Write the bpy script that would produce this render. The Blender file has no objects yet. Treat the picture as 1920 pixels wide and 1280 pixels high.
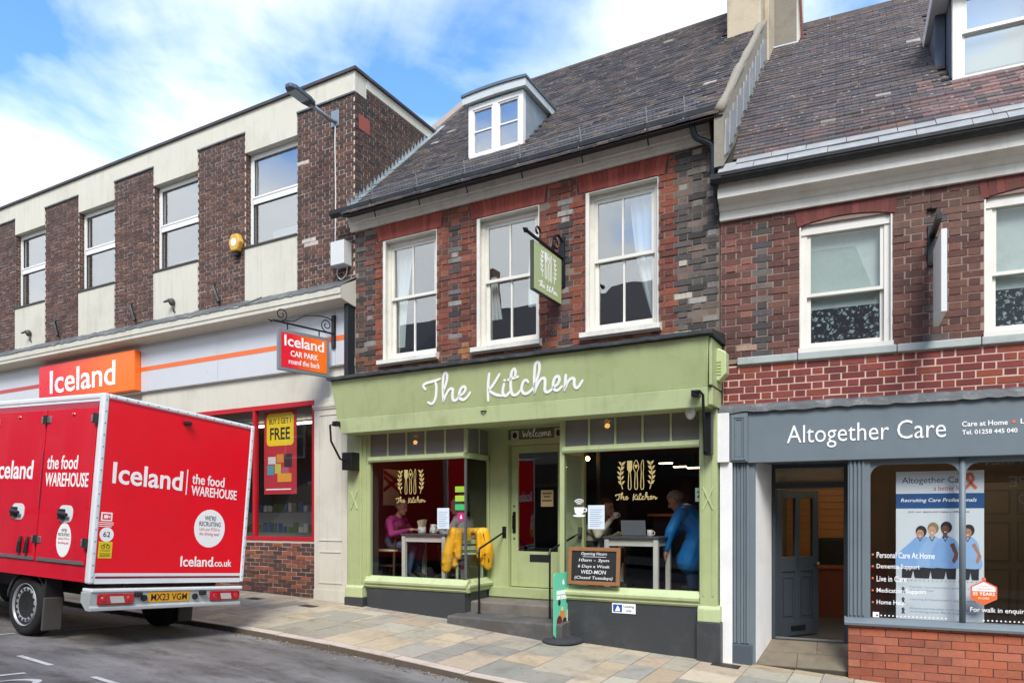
import bpy, math, random
from mathutils import Vector, Matrix, Euler
random.seed(11)
R = math.radians
scene = bpy.context.scene
COL = scene.collection

# ---------------------------------------------------------------- camera
cam_data = bpy.data.cameras.new('camera')
cam = bpy.data.objects.new('camera', cam_data)
COL.objects.link(cam)
cam.location = (7.45, -8.43, 1.64)
cam.rotation_euler = (R(90), 0, R(29.16))
cam_data.sensor_width = 36.0
cam_data.lens = 36.0 * 1350 / 1920
cam_data.shift_y = 330 / 1920
cam_data.clip_start = 0.05
cam_data.clip_end = 2000
scene.camera = cam
CAMP = Vector(cam.location)

# ---------------------------------------------------------------- sky and sun
SUN_EL, SUN_AZ = R(48), R(152)
world = bpy.data.worlds.new('World')
scene.world = world
world.use_nodes = True
wn, wl = world.node_tree.nodes, world.node_tree.links
wn.clear()
w_out = wn.new('ShaderNodeOutputWorld')
w_bg = wn.new('ShaderNodeBackground')
w_sky = wn.new('ShaderNodeTexSky')
w_sky.sky_type = 'NISHITA'
w_sky.sun_disc = False
w_sky.sun_elevation = SUN_EL
w_sky.sun_rotation = SUN_AZ
w_sky.air_density = 1.0
w_sky.dust_density = 0.4
w_sky.ozone_density = 2.0
w_bg.inputs['Strength'].default_value = 0.15
w_geo = wn.new('ShaderNodeTexCoord')
w_sep = wn.new('ShaderNodeSeparateXYZ')
wl.new(w_geo.outputs['Generated'], w_sep.inputs[0])
def wmath(op, a, b=None, clamp=False):
    n = wn.new('ShaderNodeMath'); n.operation = op; n.use_clamp = clamp
    for i, v in enumerate((a, b)):
        if v is None: continue
        if isinstance(v, (int, float)): n.inputs[i].default_value = v
        else: wl.new(v, n.inputs[i])
    return n.outputs[0]
zz = wmath('ADD', wmath('MAXIMUM', w_sep.outputs['Z'], 0.0), 0.22)
comb = wn.new('ShaderNodeCombineXYZ')
wl.new(wmath('DIVIDE', w_sep.outputs['X'], zz), comb.inputs[0])
wl.new(wmath('DIVIDE', w_sep.outputs['Y'], zz), comb.inputs[1])
def wnoise(scale, detail, rough, off, dist=0.0):
    m = wn.new('ShaderNodeMapping'); m.inputs['Location'].default_value = off
    wl.new(comb.outputs[0], m.inputs['Vector'])
    n = wn.new('ShaderNodeTexNoise')
    n.inputs['Scale'].default_value = scale; n.inputs['Detail'].default_value = detail
    n.inputs['Roughness'].default_value = rough; n.inputs['Distortion'].default_value = dist
    wl.new(m.outputs[0], n.inputs['Vector'])
    return n.outputs['Fac']
big = wnoise(1.5, 7.0, 0.52, (8.1, 2.35, 0.0), 0.25)
wisp = wnoise(3.2, 8.0, 0.6, (3.3, 6.2, 0.4), 0.6)
dens = wmath('ADD', wmath('MULTIPLY', big, 0.88), wmath('MULTIPLY', wisp, 0.16))
low = wmath('MULTIPLY', wmath('SUBTRACT', 0.49, w_sep.outputs['Z']), 1.5)       # cloud bank thickens towards the horizon all round
dens = wmath('ADD', dens, wmath('MINIMUM', wmath('MAXIMUM', low, 0.0), 0.3))
w_ramp = wn.new('ShaderNodeValToRGB')
w_ramp.color_ramp.elements[0].position = 0.482
w_ramp.color_ramp.elements[0].color = (0, 0, 0, 1)
w_ramp.color_ramp.elements[1].position = 0.665
w_ramp.color_ramp.elements[1].color = (1, 1, 1, 1)
wl.new(dens, w_ramp.inputs[0])
w_mix = wn.new('ShaderNodeMix'); w_mix.data_type = 'RGBA'
wl.new(w_ramp.outputs[0], w_mix.inputs['Factor'])
w_tint = wn.new('ShaderNodeMix'); w_tint.data_type = 'RGBA'; w_tint.blend_type = 'MULTIPLY'
w_tint.inputs['Factor'].default_value = 1.0
wl.new(w_sky.outputs[0], w_tint.inputs['A'])
w_tint.inputs['B'].default_value = (0.50, 0.70, 0.90, 1)
wl.new(w_tint.outputs['Result'], w_mix.inputs['A'])
w_cl = wn.new('ShaderNodeMix'); w_cl.data_type = 'RGBA'
wl.new(wisp, w_cl.inputs['Factor'])
w_cl.inputs['A'].default_value = (2.8, 3.05, 3.45, 1)
w_cl.inputs['B'].default_value = (4.3, 4.4, 4.45, 1)
wl.new(w_cl.outputs['Result'], w_mix.inputs['B'])
wl.new(w_mix.outputs['Result'], w_bg.inputs['Color'])
wl.new(w_bg.outputs[0], w_out.inputs[0])

sun_data = bpy.data.lights.new('sun', 'SUN')
sun_data.energy = 1.7
sun_data.angle = R(24)
sun_data.color = (1.0, 0.95, 0.87)
sun = bpy.data.objects.new('sun', sun_data)
COL.objects.link(sun)
# Nishita rotation is measured clockwise from +Y
sdir = Vector((math.sin(SUN_AZ) * math.cos(SUN_EL), math.cos(SUN_AZ) * math.cos(SUN_EL), math.sin(SUN_EL)))
sun.rotation_euler = sdir.to_track_quat('Z', 'Y').to_euler()
sun.location = sdir * 60

vs = scene.view_settings
vs.view_transform = 'Standard'
vs.look = 'None'
vs.exposure = 1.52
vs.gamma = 1.0
vs.use_curve_mapping = False
scene.cycles.use_denoising = True
scene.cycles.max_bounces = 8
scene.cycles.transparent_max_bounces = 24
scene.cycles.sample_clamp_indirect = 6.0

# ---------------------------------------------------------------- helpers
def hexlin(h):
    h = h.lstrip('#')
    o = []
    for i in (0, 2, 4):
        c = int(h[i:i+2], 16) / 255
        o.append(c / 12.92 if c <= 0.04045 else ((c + 0.055) / 1.055) ** 2.4)
    return tuple(o)

def lc(c):
    return hexlin(c) if isinstance(c, str) else tuple(c)

MATS = {}
def mat(name, color, rough=0.6, var=0.12, scale=4.0, bump=0.0, bscale=60.0, metal=0.0, spec=0.5,
        dirt=None, dirt_amt=0.0, dirt_scale=1.3, coat=0.0, piece=False, emit=None, estr=0.0, grad=None, streak=0.0, spots=None):
    """procedural principled material: base colour with two octaves of tonal variation, optional dirt patches and relief"""
    if name in MATS: return MATS[name]
    m = bpy.data.materials.new(name); m.use_nodes = True
    nt = m.node_tree; N, L = nt.nodes, nt.links
    b = N['Principled BSDF']
    b.inputs['Roughness'].default_value = rough
    b.inputs['Metallic'].default_value = metal
    b.inputs['Specular IOR Level'].default_value = spec
    if coat: b.inputs['Coat Weight'].default_value = coat
    geo = N.new('ShaderNodeNewGeometry')
    def noise(s, d=5.0, r=0.55):
        n = N.new('ShaderNodeTexNoise'); n.inputs['Scale'].default_value = s
        n.inputs['Detail'].default_value = d; n.inputs['Roughness'].default_value = r
        L.new(geo.outputs['Position'], n.inputs['Vector']); return n.outputs['Fac']
    def mixc(fac, a, bb, mode='MIX'):
        x = N.new('ShaderNodeMix'); x.data_type = 'RGBA'; x.blend_type = mode
        for key, v in (('Factor', fac), ('A', a), ('B', bb)):
            if isinstance(v, (int, float)): x.inputs[key].default_value = v
            elif isinstance(v, tuple): x.inputs[key].default_value = (v + (1,))[:4]
            else: L.new(v, x.inputs[key])
        return x.outputs['Result']
    c = lc(color)
    if grad:                                   # print that fades from one ink to another along a local axis
        ax, a0, a1, c2 = grad
        tc = N.new('ShaderNodeTexCoord'); sp = N.new('ShaderNodeSeparateXYZ')
        L.new(tc.outputs['Object'], sp.inputs[0])
        mr = N.new('ShaderNodeMapRange'); mr.inputs['From Min'].default_value = a0; mr.inputs['From Max'].default_value = a1
        L.new(sp.outputs[ax], mr.inputs['Value'])
        base = mixc(mr.outputs[0], c, lc(c2))
    elif piece:
        oi = N.new('ShaderNodeObjectInfo'); at = N.new('ShaderNodeAttribute'); at.attribute_name = 'bcol'
        base = mixc(1.0, oi.outputs['Color'], at.outputs['Color'], 'MULTIPLY')
    else:
        base = None
    lo, hi = tuple(x * (1 - var) for x in c), tuple(min(1, x * (1 + var)) for x in c)
    if base is None:
        base = mixc(noise(scale), lo, hi)
    else:
        v = 1 - var, 1 + var
        base = mixc(1.0, base, mixc(noise(scale), (v[0],) * 3, (v[1],) * 3), 'MULTIPLY')
    if var:
        base = mixc(1.0, base, mixc(noise(scale * 9, 3.0), (1 - var * .6,) * 3, (1 + var * .6,) * 3), 'MULTIPLY')
    if dirt_amt:
        r = N.new('ShaderNodeValToRGB')
        r.color_ramp.elements[0].position = 0.5; r.color_ramp.elements[1].position = 0.72
        L.new(noise(dirt_scale, 8.0, 0.65), r.inputs[0])
        mm = N.new('ShaderNodeMath'); mm.operation = 'MULTIPLY'; mm.inputs[1].default_value = dirt_amt
        L.new(r.outputs[0], mm.inputs[0])
        base = mixc(mm.outputs[0], base, lc(dirt))
    if streak:                                  # rain streaks: noise stretched down the wall
        mp = N.new('ShaderNodeMapping'); mp.inputs['Scale'].default_value = (9, 9, 0.7)
        L.new(geo.outputs['Position'], mp.inputs['Vector'])
        n = N.new('ShaderNodeTexNoise'); n.inputs['Scale'].default_value = 1.6; n.inputs['Detail'].default_value = 6
        L.new(mp.outputs[0], n.inputs['Vector'])
        r = N.new('ShaderNodeValToRGB'); r.color_ramp.elements[0].position = 0.52; r.color_ramp.elements[1].position = 0.75
        L.new(n.outputs['Fac'], r.inputs[0])
        mm = N.new('ShaderNodeMath'); mm.operation = 'MULTIPLY'; mm.inputs[1].default_value = streak
        L.new(r.outputs[0], mm.inputs[0])
        base = mixc(mm.outputs[0], base, lc(dirt or '#4a443c'))
    if spots:                                   # scattered dried blobs (gum, lichen, bird lime)
        vsc, rad, scol, amt = spots
        vo = N.new('ShaderNodeTexVoronoi'); vo.inputs['Scale'].default_value = vsc
        L.new(geo.outputs['Position'], vo.inputs['Vector'])
        r = N.new('ShaderNodeValToRGB'); r.color_ramp.elements[0].position = rad * .7; r.color_ramp.elements[1].position = rad
        r.color_ramp.elements[0].color = (amt,) * 3 + (1,); r.color_ramp.elements[1].color = (0, 0, 0, 1)
        L.new(vo.outputs['Distance'], r.inputs[0])
        base = mixc(r.outputs[0], base, lc(scol))
    L.new(base, b.inputs['Base Color'])
    if var and not metal:
        mr = N.new('ShaderNodeMapRange')
        mr.inputs['To Min'].default_value = max(0, rough - .1); mr.inputs['To Max'].default_value = min(1, rough + .1)
        L.new(noise(scale * 2.3), mr.inputs['Value']); L.new(mr.outputs[0], b.inputs['Roughness'])
    if bump:
        bp = N.new('ShaderNodeBump'); bp.inputs['Strength'].default_value = bump; bp.inputs['Distance'].default_value = 0.01
        L.new(noise(bscale, 6.0, 0.6), bp.inputs['Height']); L.new(bp.outputs[0], b.inputs['Normal'])
    if emit:
        b.inputs['Emission Color'].default_value = lc(emit) + (1,)
        b.inputs['Emission Strength'].default_value = estr
    MATS[name] = m
    return m

def glass_mat(name, tint=(0.93, 0.96, 0.95), boost=1.0, rough=0.0, wave=0.0, haze=None, haze_amt=0.0):
    """thin window glass: straight-through transmission plus a Schlick mirror reflection, the same from both sides"""
    if name in MATS: return MATS[name]
    m = bpy.data.materials.new(name); m.use_nodes = True
    N, L = m.node_tree.nodes, m.node_tree.links
    N.clear()
    out = N.new('ShaderNodeOutputMaterial'); mx = N.new('ShaderNodeMixShader')
    tr = N.new('ShaderNodeBsdfTransparent'); tr.inputs[0].default_value = tint + (1,)
    gl = N.new('ShaderNodeBsdfGlossy'); gl.inputs['Roughness'].default_value = rough
    geo = N.new('ShaderNodeNewGeometry')
    dt = N.new('ShaderNodeVectorMath'); dt.operation = 'DOT_PRODUCT'
    L.new(geo.outputs['Normal'], dt.inputs[0]); L.new(geo.outputs['Incoming'], dt.inputs[1])
    def mt(op, a, bb=None):
        n = N.new('ShaderNodeMath'); n.operation = op
        for i, v in enumerate((a, bb)):
            if v is None: continue
            if isinstance(v, (int, float)): n.inputs[i].default_value = v
            else: L.new(v, n.inputs[i])
        return n.outputs[0]
    f = mt('POWER', mt('SUBTRACT', 1.0, mt('ABSOLUTE', dt.outputs['Value'])), 5.0)
    f = mt('ADD', mt('MULTIPLY', f, 0.92), 0.045 * boost)
    L.new(f, mx.inputs[0]); L.new(tr.outputs[0], mx.inputs[1]); L.new(gl.outputs[0], mx.inputs[2])
    if wave:
        n = N.new('ShaderNodeTexNoise'); n.inputs['Scale'].default_value = 2.2; n.inputs['Detail'].default_value = 1.0
        L.new(geo.outputs['Position'], n.inputs['Vector'])
        bp = N.new('ShaderNodeBump'); bp.inputs['Strength'].default_value = wave; bp.inputs['Distance'].default_value = 0.02
        L.new(n.outputs['Fac'], bp.inputs['Height']); L.new(bp.outputs[0], gl.inputs['Normal'])
    sh = mx.outputs[0]
    if haze:                                    # diffuse share, for frosted glass and for a painted-in grey reflection
        df = N.new('ShaderNodeBsdfDiffuse'); df.inputs[0].default_value = lc(haze) + (1,)
        m2 = N.new('ShaderNodeMixShader'); m2.inputs[0].default_value = haze_amt
        L.new(sh, m2.inputs[1]); L.new(df.outputs[0], m2.inputs[2]); sh = m2.outputs[0]
    L.new(sh, out.inputs[0])
    MATS[name] = m
    return m

def setp(o, label=None, category=None, group=None, kind=None):
    if label: o['label'] = label
    if category: o['category'] = category
    if group: o['group'] = group
    if kind: o['kind'] = kind
    return o

def empty(name, loc=(0, 0, 0), rot=(0, 0, 0), **kw):
    o = bpy.data.objects.new(name, None)
    o.empty_display_size = 0.2
    o.location = loc; o.rotation_euler = rot
    COL.objects.link(o)
    return setp(o, **kw)

class MB:
    """collects simple solids into one mesh"""
    def __init__(s): s.v = []; s.f = []; s.c = []; s.m = []; s.mi = 0
    def add(s, vs, fs, col=None, M=None):
        n = len(s.v)
        if M is not None: vs = [M @ Vector(p) for p in vs]
        s.v += [tuple(p) for p in vs]
        for f in fs:
            s.f.append(tuple(i + n for i in f)); s.c.append(col or (1, 1, 1)); s.m.append(s.mi)
        return s
    def box(s, x0, x1, y0, y1, z0, z1, col=None, M=None):
        v = [(x0, y0, z0), (x1, y0, z0), (x1, y1, z0), (x0, y1, z0), (x0, y0, z1), (x1, y0, z1), (x1, y1, z1), (x0, y1, z1)]
        return s.add(v, [(0, 3, 2, 1), (4, 5, 6, 7), (0, 1, 5, 4), (1, 2, 6, 5), (2, 3, 7, 6), (3, 0, 4, 7)], col, M)
    def poly(s, pts, col=None, M=None): return s.add(pts, [tuple(range(len(pts)))], col, M)
    def prism(s, pts2, axis, a0, a1, col=None, M=None):
        """extrude a 2-D outline along an axis: x -> (y,z), y -> (x,z), z -> (x,y)"""
        def P(p, a): return {'x': (a, p[0], p[1]), 'y': (p[0], a, p[1]), 'z': (p[0], p[1], a)}[axis]
        n = len(pts2)
        v = [P(p, a0) for p in pts2] + [P(p, a1) for p in pts2]
        area = sum(pts2[i][0] * pts2[(i + 1) % n][1] - pts2[(i + 1) % n][0] * pts2[i][1] for i in range(n))
        fs = [tuple(range(n)), tuple(reversed(range(n, 2 * n)))] + [(i, i + n, (i + 1) % n + n, (i + 1) % n) for i in range(n)]
        flip = (area > 0) == (axis != 'y') 
        if (a1 < a0): flip = not flip
        if flip: fs = [tuple(reversed(f)) for f in fs]
        return s.add(v, fs, col, M)
    def tube(s, pts, r, n=8, cap=True, col=None, M=None):
        pts = [Vector(p) for p in pts]; k = len(pts)
        rs = r if isinstance(r, (list, tuple)) else [r] * k
        v = []; ref = None
        for i, p in enumerate(pts):
            t = (pts[min(i + 1, k - 1)] - pts[max(i - 1, 0)])
            t = t.normalized() if t.length > 1e-9 else Vector((0, 0, 1))
            if ref is None: ref = t.orthogonal().normalized()
            a = ref - t * ref.dot(t)
            a = a.normalized() if a.length > 1e-6 else t.orthogonal().normalized()
            ref = a; b = t.cross(a)
            for j in range(n):
                q = 2 * math.pi * j / n
                v.append(p + (a * math.cos(q) + b * math.sin(q)) * rs[i])
        f = [(i * n + j, i * n + (j + 1) % n, (i + 1) * n + (j + 1) % n, (i + 1) * n + j) for i in range(k - 1) for j in range(n)]
        if cap: f += [tuple(reversed(range(n))), tuple(range((k - 1) * n, k * n))]
        return s.add(v, f, col, M)
    def lathe(s, prof, n=16, M=None, col=None):
        """prof: (radius, z) pairs bottom to top, closed on the axis with end discs"""
        k = len(prof)
        v = [(r * math.cos(2 * math.pi * j / n), r * math.sin(2 * math.pi * j / n), z) for r, z in prof for j in range(n)]
        f = [(i * n + j, i * n + (j + 1) % n, (i + 1) * n + (j + 1) % n, (i + 1) * n + j) for i in range(k - 1) for j in range(n)]
        f += [tuple(reversed(range(n))), tuple(range((k - 1) * n, k * n))]
        return s.add(v, f, col, M)
    def ell(s, c, r, nu=12, nv=8, M=None, col=None):
        rx, ry, rz = r if isinstance(r, (tuple, list)) else (r, r, r)
        v = [(c[0], c[1], c[2] - rz)]
        for i in range(1, nv):
            t = math.pi * i / nv
            for j in range(nu):
                q = 2 * math.pi * j / nu
                v.append((c[0] + rx * math.sin(t) * math.cos(q), c[1] + ry * math.sin(t) * math.sin(q), c[2] - rz * math.cos(t)))
        v.append((c[0], c[1], c[2] + rz)); e = len(v) - 1
        f = [(0, 1 + (j + 1) % nu, 1 + j) for j in range(nu)]
        f += [(1 + i * nu + j, 1 + i * nu + (j + 1) % nu, 1 + (i + 1) * nu + (j + 1) % nu, 1 + (i + 1) * nu + j) for i in range(nv - 2) for j in range(nu)]
        f += [(1 + (nv - 2) * nu + j, 1 + (nv - 2) * nu + (j + 1) % nu, e) for j in range(nu)]
        return s.add(v, f, col, M)
    def ribbon(s, pts, w, d=0.006, M=None):
        """flat brush stroke in the x-z plane (front towards -y) with a small thickness"""
        k = len(pts); L_, R_ = [], []
        ws = w if isinstance(w, (list, tuple)) else [w] * k
        for i in range(k):
            a = pts[max(i - 1, 0)]; b = pts[min(i + 1, k - 1)]
            tx, tz = b[0] - a[0], b[1] - a[1]; l = math.hypot(tx, tz) or 1
            nx, nz = -tz / l, tx / l
            h = ws[i] / 2
            L_.append((pts[i][0] + nx * h, pts[i][1] + nz * h)); R_.append((pts[i][0] - nx * h, pts[i][1] - nz * h))
        v = []
        for y in (-d, 0.0):
            v += [(x, y, z) for x, z in L_] + [(x, y, z) for x, z in R_]
        o = 2 * k; f = []
        for i in range(k - 1):
            f += [(i, i + k, i + 1 + k, i + 1), (i + o, i + 1 + o, i + 1, i), (i + k, i + k + o, i + 1 + k + o, i + 1 + k)]
        f += [(0, o, k + o, k), (k - 1, 2 * k - 1, 2 * k - 1 + o, k - 1 + o)]
        return s.add(v, f, None, M)
    def disc(s, cx, cz, rx, rz, y, d=0.003, n=24, M=None):
        return s.prism([(cx + rx * math.cos(2 * math.pi * i / n), cz + rz * math.sin(2 * math.pi * i / n)) for i in range(n)], 'y', y - d, y, M=M)
    def build(s, name, material, parent=None, smooth=False, bevel=0.0, **kw):
        me = bpy.data.meshes.new(name)
        me.from_pydata(s.v, [], s.f)
        mats = material if isinstance(material, (list, tuple)) else [material]
        for m in mats: me.materials.append(m)
        if len(mats) > 1: me.polygons.foreach_set('material_index', s.m)
        if any(c != (1, 1, 1) for c in s.c):
            at = me.color_attributes.new('bcol', 'FLOAT_COLOR', 'CORNER')
            flat = []
            for f, c in zip(s.f, s.c): flat += (list(c) + [1.0]) * len(f)
            at.data.foreach_set('color', flat)
        if smooth:
            me.polygons.foreach_set('use_smooth', [True] * len(me.polygons))
        me.validate(); me.update()
        o = bpy.data.objects.new(name, me)
        COL.objects.link(o)
        if parent is not None: o.parent = parent
        if bevel:
            bm_ = o.modifiers.new('bevel', 'BEVEL'); bm_.width = bevel; bm_.segments = 2; bm_.limit_method = 'ANGLE'
        elif smooth == 'auto':
            pass
        return setp(o, **kw)

def box(name, x0, x1, y0, y1, z0, z1, material, parent=None, bevel=0.0, **kw):
    return MB().box(x0, x1, y0, y1, z0, z1).build(name, material, parent, bevel=bevel, **kw)

def spline(pts, n=6):
    """Catmull-Rom through 2-D or 3-D points"""
    out = []; k = len(pts)
    for i in range(k - 1):
        p0, p1, p2, p3 = pts[max(i - 1, 0)], pts[i], pts[i + 1], pts[min(i + 2, k - 1)]
        for j in range(n):
            t = j / n
            out.append(tuple(0.5 * (2 * b + (c - a) * t + (2 * a - 5 * b + 4 * c - d) * t * t + (3 * b - a - 3 * c + d) * t ** 3)
                             for a, b, c, d in zip(p0, p1, p2, p3)))
    out.append(tuple(pts[-1]))
    return out

_font_cache = {}
def text_mesh(s, size=1.0, sx=1.0, bold=0.0, depth=0.004, spacing=1.0, align='LEFT', shear=0.0, res=3):
    cu = bpy.data.curves.new('lettering', 'FONT')
    cu.body = s; cu.size = size; cu.extrude = depth; cu.offset = bold; cu.resolution_u = res
    cu.space_character = spacing; cu.align_x = align; cu.shear = shear; cu.fill_mode = 'FRONT' if depth == 0 else 'BOTH'
    o = bpy.data.objects.new('lettering', cu)
    me = bpy.data.meshes.new_from_object(o)
    bpy.data.objects.remove(o); bpy.data.curves.remove(cu)
    for v in me.vertices: v.co.x *= sx
    return me

def text(name, s, material, parent, M, width=None, height=None, bold=0.0, depth=0.004, spacing=1.0, align='LEFT', size=1.0, shear=0.0, res=3):
    """lettering as a thin solid; M places its local x-y plane; width / height fit it to the measured size"""
    me = text_mesh(s, 1.0, 1.0, bold, 0.0005, spacing, 'LEFT', shear, res)
    xs = [v.co.x for v in me.vertices]; ys = [v.co.y for v in me.vertices]
    w0, h0 = max(xs) - min(xs), max(ys) - min(ys)
    sy = (height / h0) if height else size
    sx = (width / w0) if width else sy
    off = {'LEFT': min(xs), 'CENTER': (min(xs) + max(xs)) / 2, 'RIGHT': max(xs)}[align]
    y0 = min(ys)
    for v in me.vertices:
        v.co = M @ Vector(((v.co.x - off) * sx, (v.co.y - (y0 if height else 0)) * sy, v.co.z / 0.0005 * depth))
    me.materials.append(material); me.update()
    o = bpy.data.objects.new(name, me); COL.objects.link(o)
    if parent is not None: o.parent = parent
    return o

def face_front(x, y, z):
    """text lying on a wall that faces -y"""
    return Matrix.Translation((x, y, z)) @ Matrix.Rotation(R(90), 4, 'X')

def proj(p):
    """rough picture position and depth of a world point, used only to rank which repeated pieces show largest"""
    a = R(29.16); d = Vector(p) - CAMP
    dep = -d.x * math.sin(a) + d.y * math.cos(a)
    if dep < 0.3: return None
    l = d.x * math.cos(a) + d.y * math.sin(a)
    return (960 + 1350 * l / dep, 970 - 1350 * d.z / dep, dep)

# unit brick: five faces are enough, its back is bedded in the mortar
def unit_piece(name, material, edge=1.0):
    mb = MB().box(-.5, .5, -.5, .5, -.5, .5)
    me = bpy.data.meshes.new(name); me.from_pydata(mb.v, [], mb.f); me.materials.append(material)
    at = me.color_attributes.new('bcol', 'FLOAT_COLOR', 'CORNER')
    flat = []
    for i in range(6): flat += [edge if i == 2 else 1.0] * 3 + [1.0] if False else ([edge if i == 2 else 1.0] * 3 + [1.0]) * 4
    at.data.foreach_set('color', flat)
    me.update()
    return me

def lay_pieces(name, pieces, unit, material, parent, Wm, limit=300, hidden=None, edge=1.0):
    """pieces: (location, size, rotation euler or None, colour). The ones showing largest become single objects, the rest one mesh."""
    def rank(p):
        q = proj(Wm @ Vector(p[0]))
        if q is None or not (-10 < q[0] < 1930 and -10 < q[1] < 1290): return -1.0
        if hidden and hidden(q): return -0.5
        return max(p[1]) / q[2]
    order = sorted(pieces, key=rank, reverse=True)
    single, rest = order[:limit], order[limit:]
    if len(order) <= limit: single, rest = order, []
    for loc, size, rot, col in single:
        o = bpy.data.objects.new(name, unit)
        o.location = loc; o.scale = size
        if rot is not None: o.rotation_euler = rot
        o.color = tuple(col) + (1,)
        o.parent = parent
        COL.objects.link(o)
    if rest:
        mb = MB()
        for loc, size, rot, col in rest:
            M = Matrix.Translation(loc)
            if rot is not None: M = M @ Euler(rot).to_matrix().to_4x4()
            h = [x / 2 for x in size]
            mb.box(-h[0], h[0], -h[1], h[1], -h[2], h[2], tuple(col), M)
            if edge != 1.0: mb.c[-4] = tuple(c * edge for c in col)
        plural = name + ('es' if name.endswith('s') else 's')
        mb.build(plural, material, parent, kind='stuff')

def brick_courses(a0, a1, z0, z1, pz, sl, joint, bond, holes, colfn, plane, axis='x', depth=0.05, proud=0.007, jit=1.0, rnd=None, top=None):
    """brick boxes on a wall plane. axis x: wall faces -y at y=plane; axis y: wall faces +x at x=plane."""
    rnd = rnd or random
    out = []; hd = (sl + joint) / 2 - joint
    row = 0; z = z0
    while z < z1 - 0.02:
        zt = min(z + pz - joint, z1)
        free = [(a0, a1)]
        for h in holes:
            if h[2] < zt - 0.01 and h[3] > z + 0.01:
                nf = []
                for s, e in free:
                    if h[1] <= s or h[0] >= e: nf.append((s, e)); continue
                    if h[0] > s: nf.append((s, h[0]))
                    if h[1] < e: nf.append((h[1], e))
                free = nf
        if top:                                       # sloping upper limit
            free = [(max(s, top(zt)[0]), min(e, top(zt)[1])) for s, e in free]
        if bond == 'flemish':
            seq = [sl, hd]; start = a0 - (row % 2) * ((sl + joint) * 0.75 + 0.0) 
        elif bond == 'stretcher':
            seq = [sl]; start = a0 - (row % 2) * (sl + joint) / 2
        elif bond == 'garden':
            seq = [sl] if row % 2 == 0 else [hd, hd, sl]; start = a0 - (row % 3) * (sl + joint) * 0.31
        x = start; i = 0
        while x < a1:
            w = seq[i % len(seq)]; i += 1
            for s, e in free:
                p0, p1 = max(x, s), min(x + w, e)
                if p1 - p0 > 0.025:
                    j = proud + rnd.uniform(-0.003, 0.003) * jit
                    dz = rnd.uniform(-0.0025, 0.0025) * jit; dw = rnd.uniform(0, 0.006) * jit
                    ac, zc = (p0 + p1) / 2, (z + zt) / 2
                    col = colfn(ac, zc, rnd)
                    if col is None: continue
                    th = depth + j
                    if axis == 'x':
                        out.append(((ac, plane - j + th / 2, zc + dz), (p1 - p0 - dw, th, zt - z - abs(dz)), (0, rnd.uniform(-.006, .006) * jit, 0), col))
                    else:
                        out.append(((plane + j - th / 2, ac, zc + dz), (th, p1 - p0 - dw, zt - z - abs(dz)), (rnd.uniform(-.006, .006) * jit, 0, 0), col))
            x += w + joint
        z += pz; row += 1
    return out

def vary(c, amt, r):
    k = 1 + r.uniform(-amt, amt)
    return tuple(max(0.005, x * k * (1 + r.uniform(-amt, amt) * .25)) for x in c)

# ---------------------------------------------------------------- ground levels (street falls towards +x)
GP = [(-60, 1.6), (-12, .78), (-2.4, .41), (-.7, .365), (.2, .335), (1.9, .245), (3.8, .09), (5.3, .02), (7, -.08), (12, -.32), (60, -1.4)]
def gz(x):
    if x <= GP[0][0]: return GP[0][1]
    for (a, za), (b, zb) in zip(GP, GP[1:]):
        if x <= b: return za + (zb - za) * (x - a) / (b - a)
    return GP[-1][1]
KERB_Y = -2.15
def pz(x, y): return gz(x) + 0.026 * y
def rz(x, y):
    d = min(max(KERB_Y - y, 0), 8)
    camber = 0.0705 * d - 0.0028 * d * d
    return gz(x) - 0.135 + camber

def sheet(name, xs, ys, fn, material, **kw):
    v = [(x, y, fn(x, y)) for y in ys for x in xs]; n = len(xs)
    f = [(j * n + i, j * n + i + 1, (j + 1) * n + i + 1, (j + 1) * n + i) for j in range(len(ys) - 1) for i in range(n - 1)]
    return MB().add(v, f).build(name, material, smooth=True, **kw)

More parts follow.
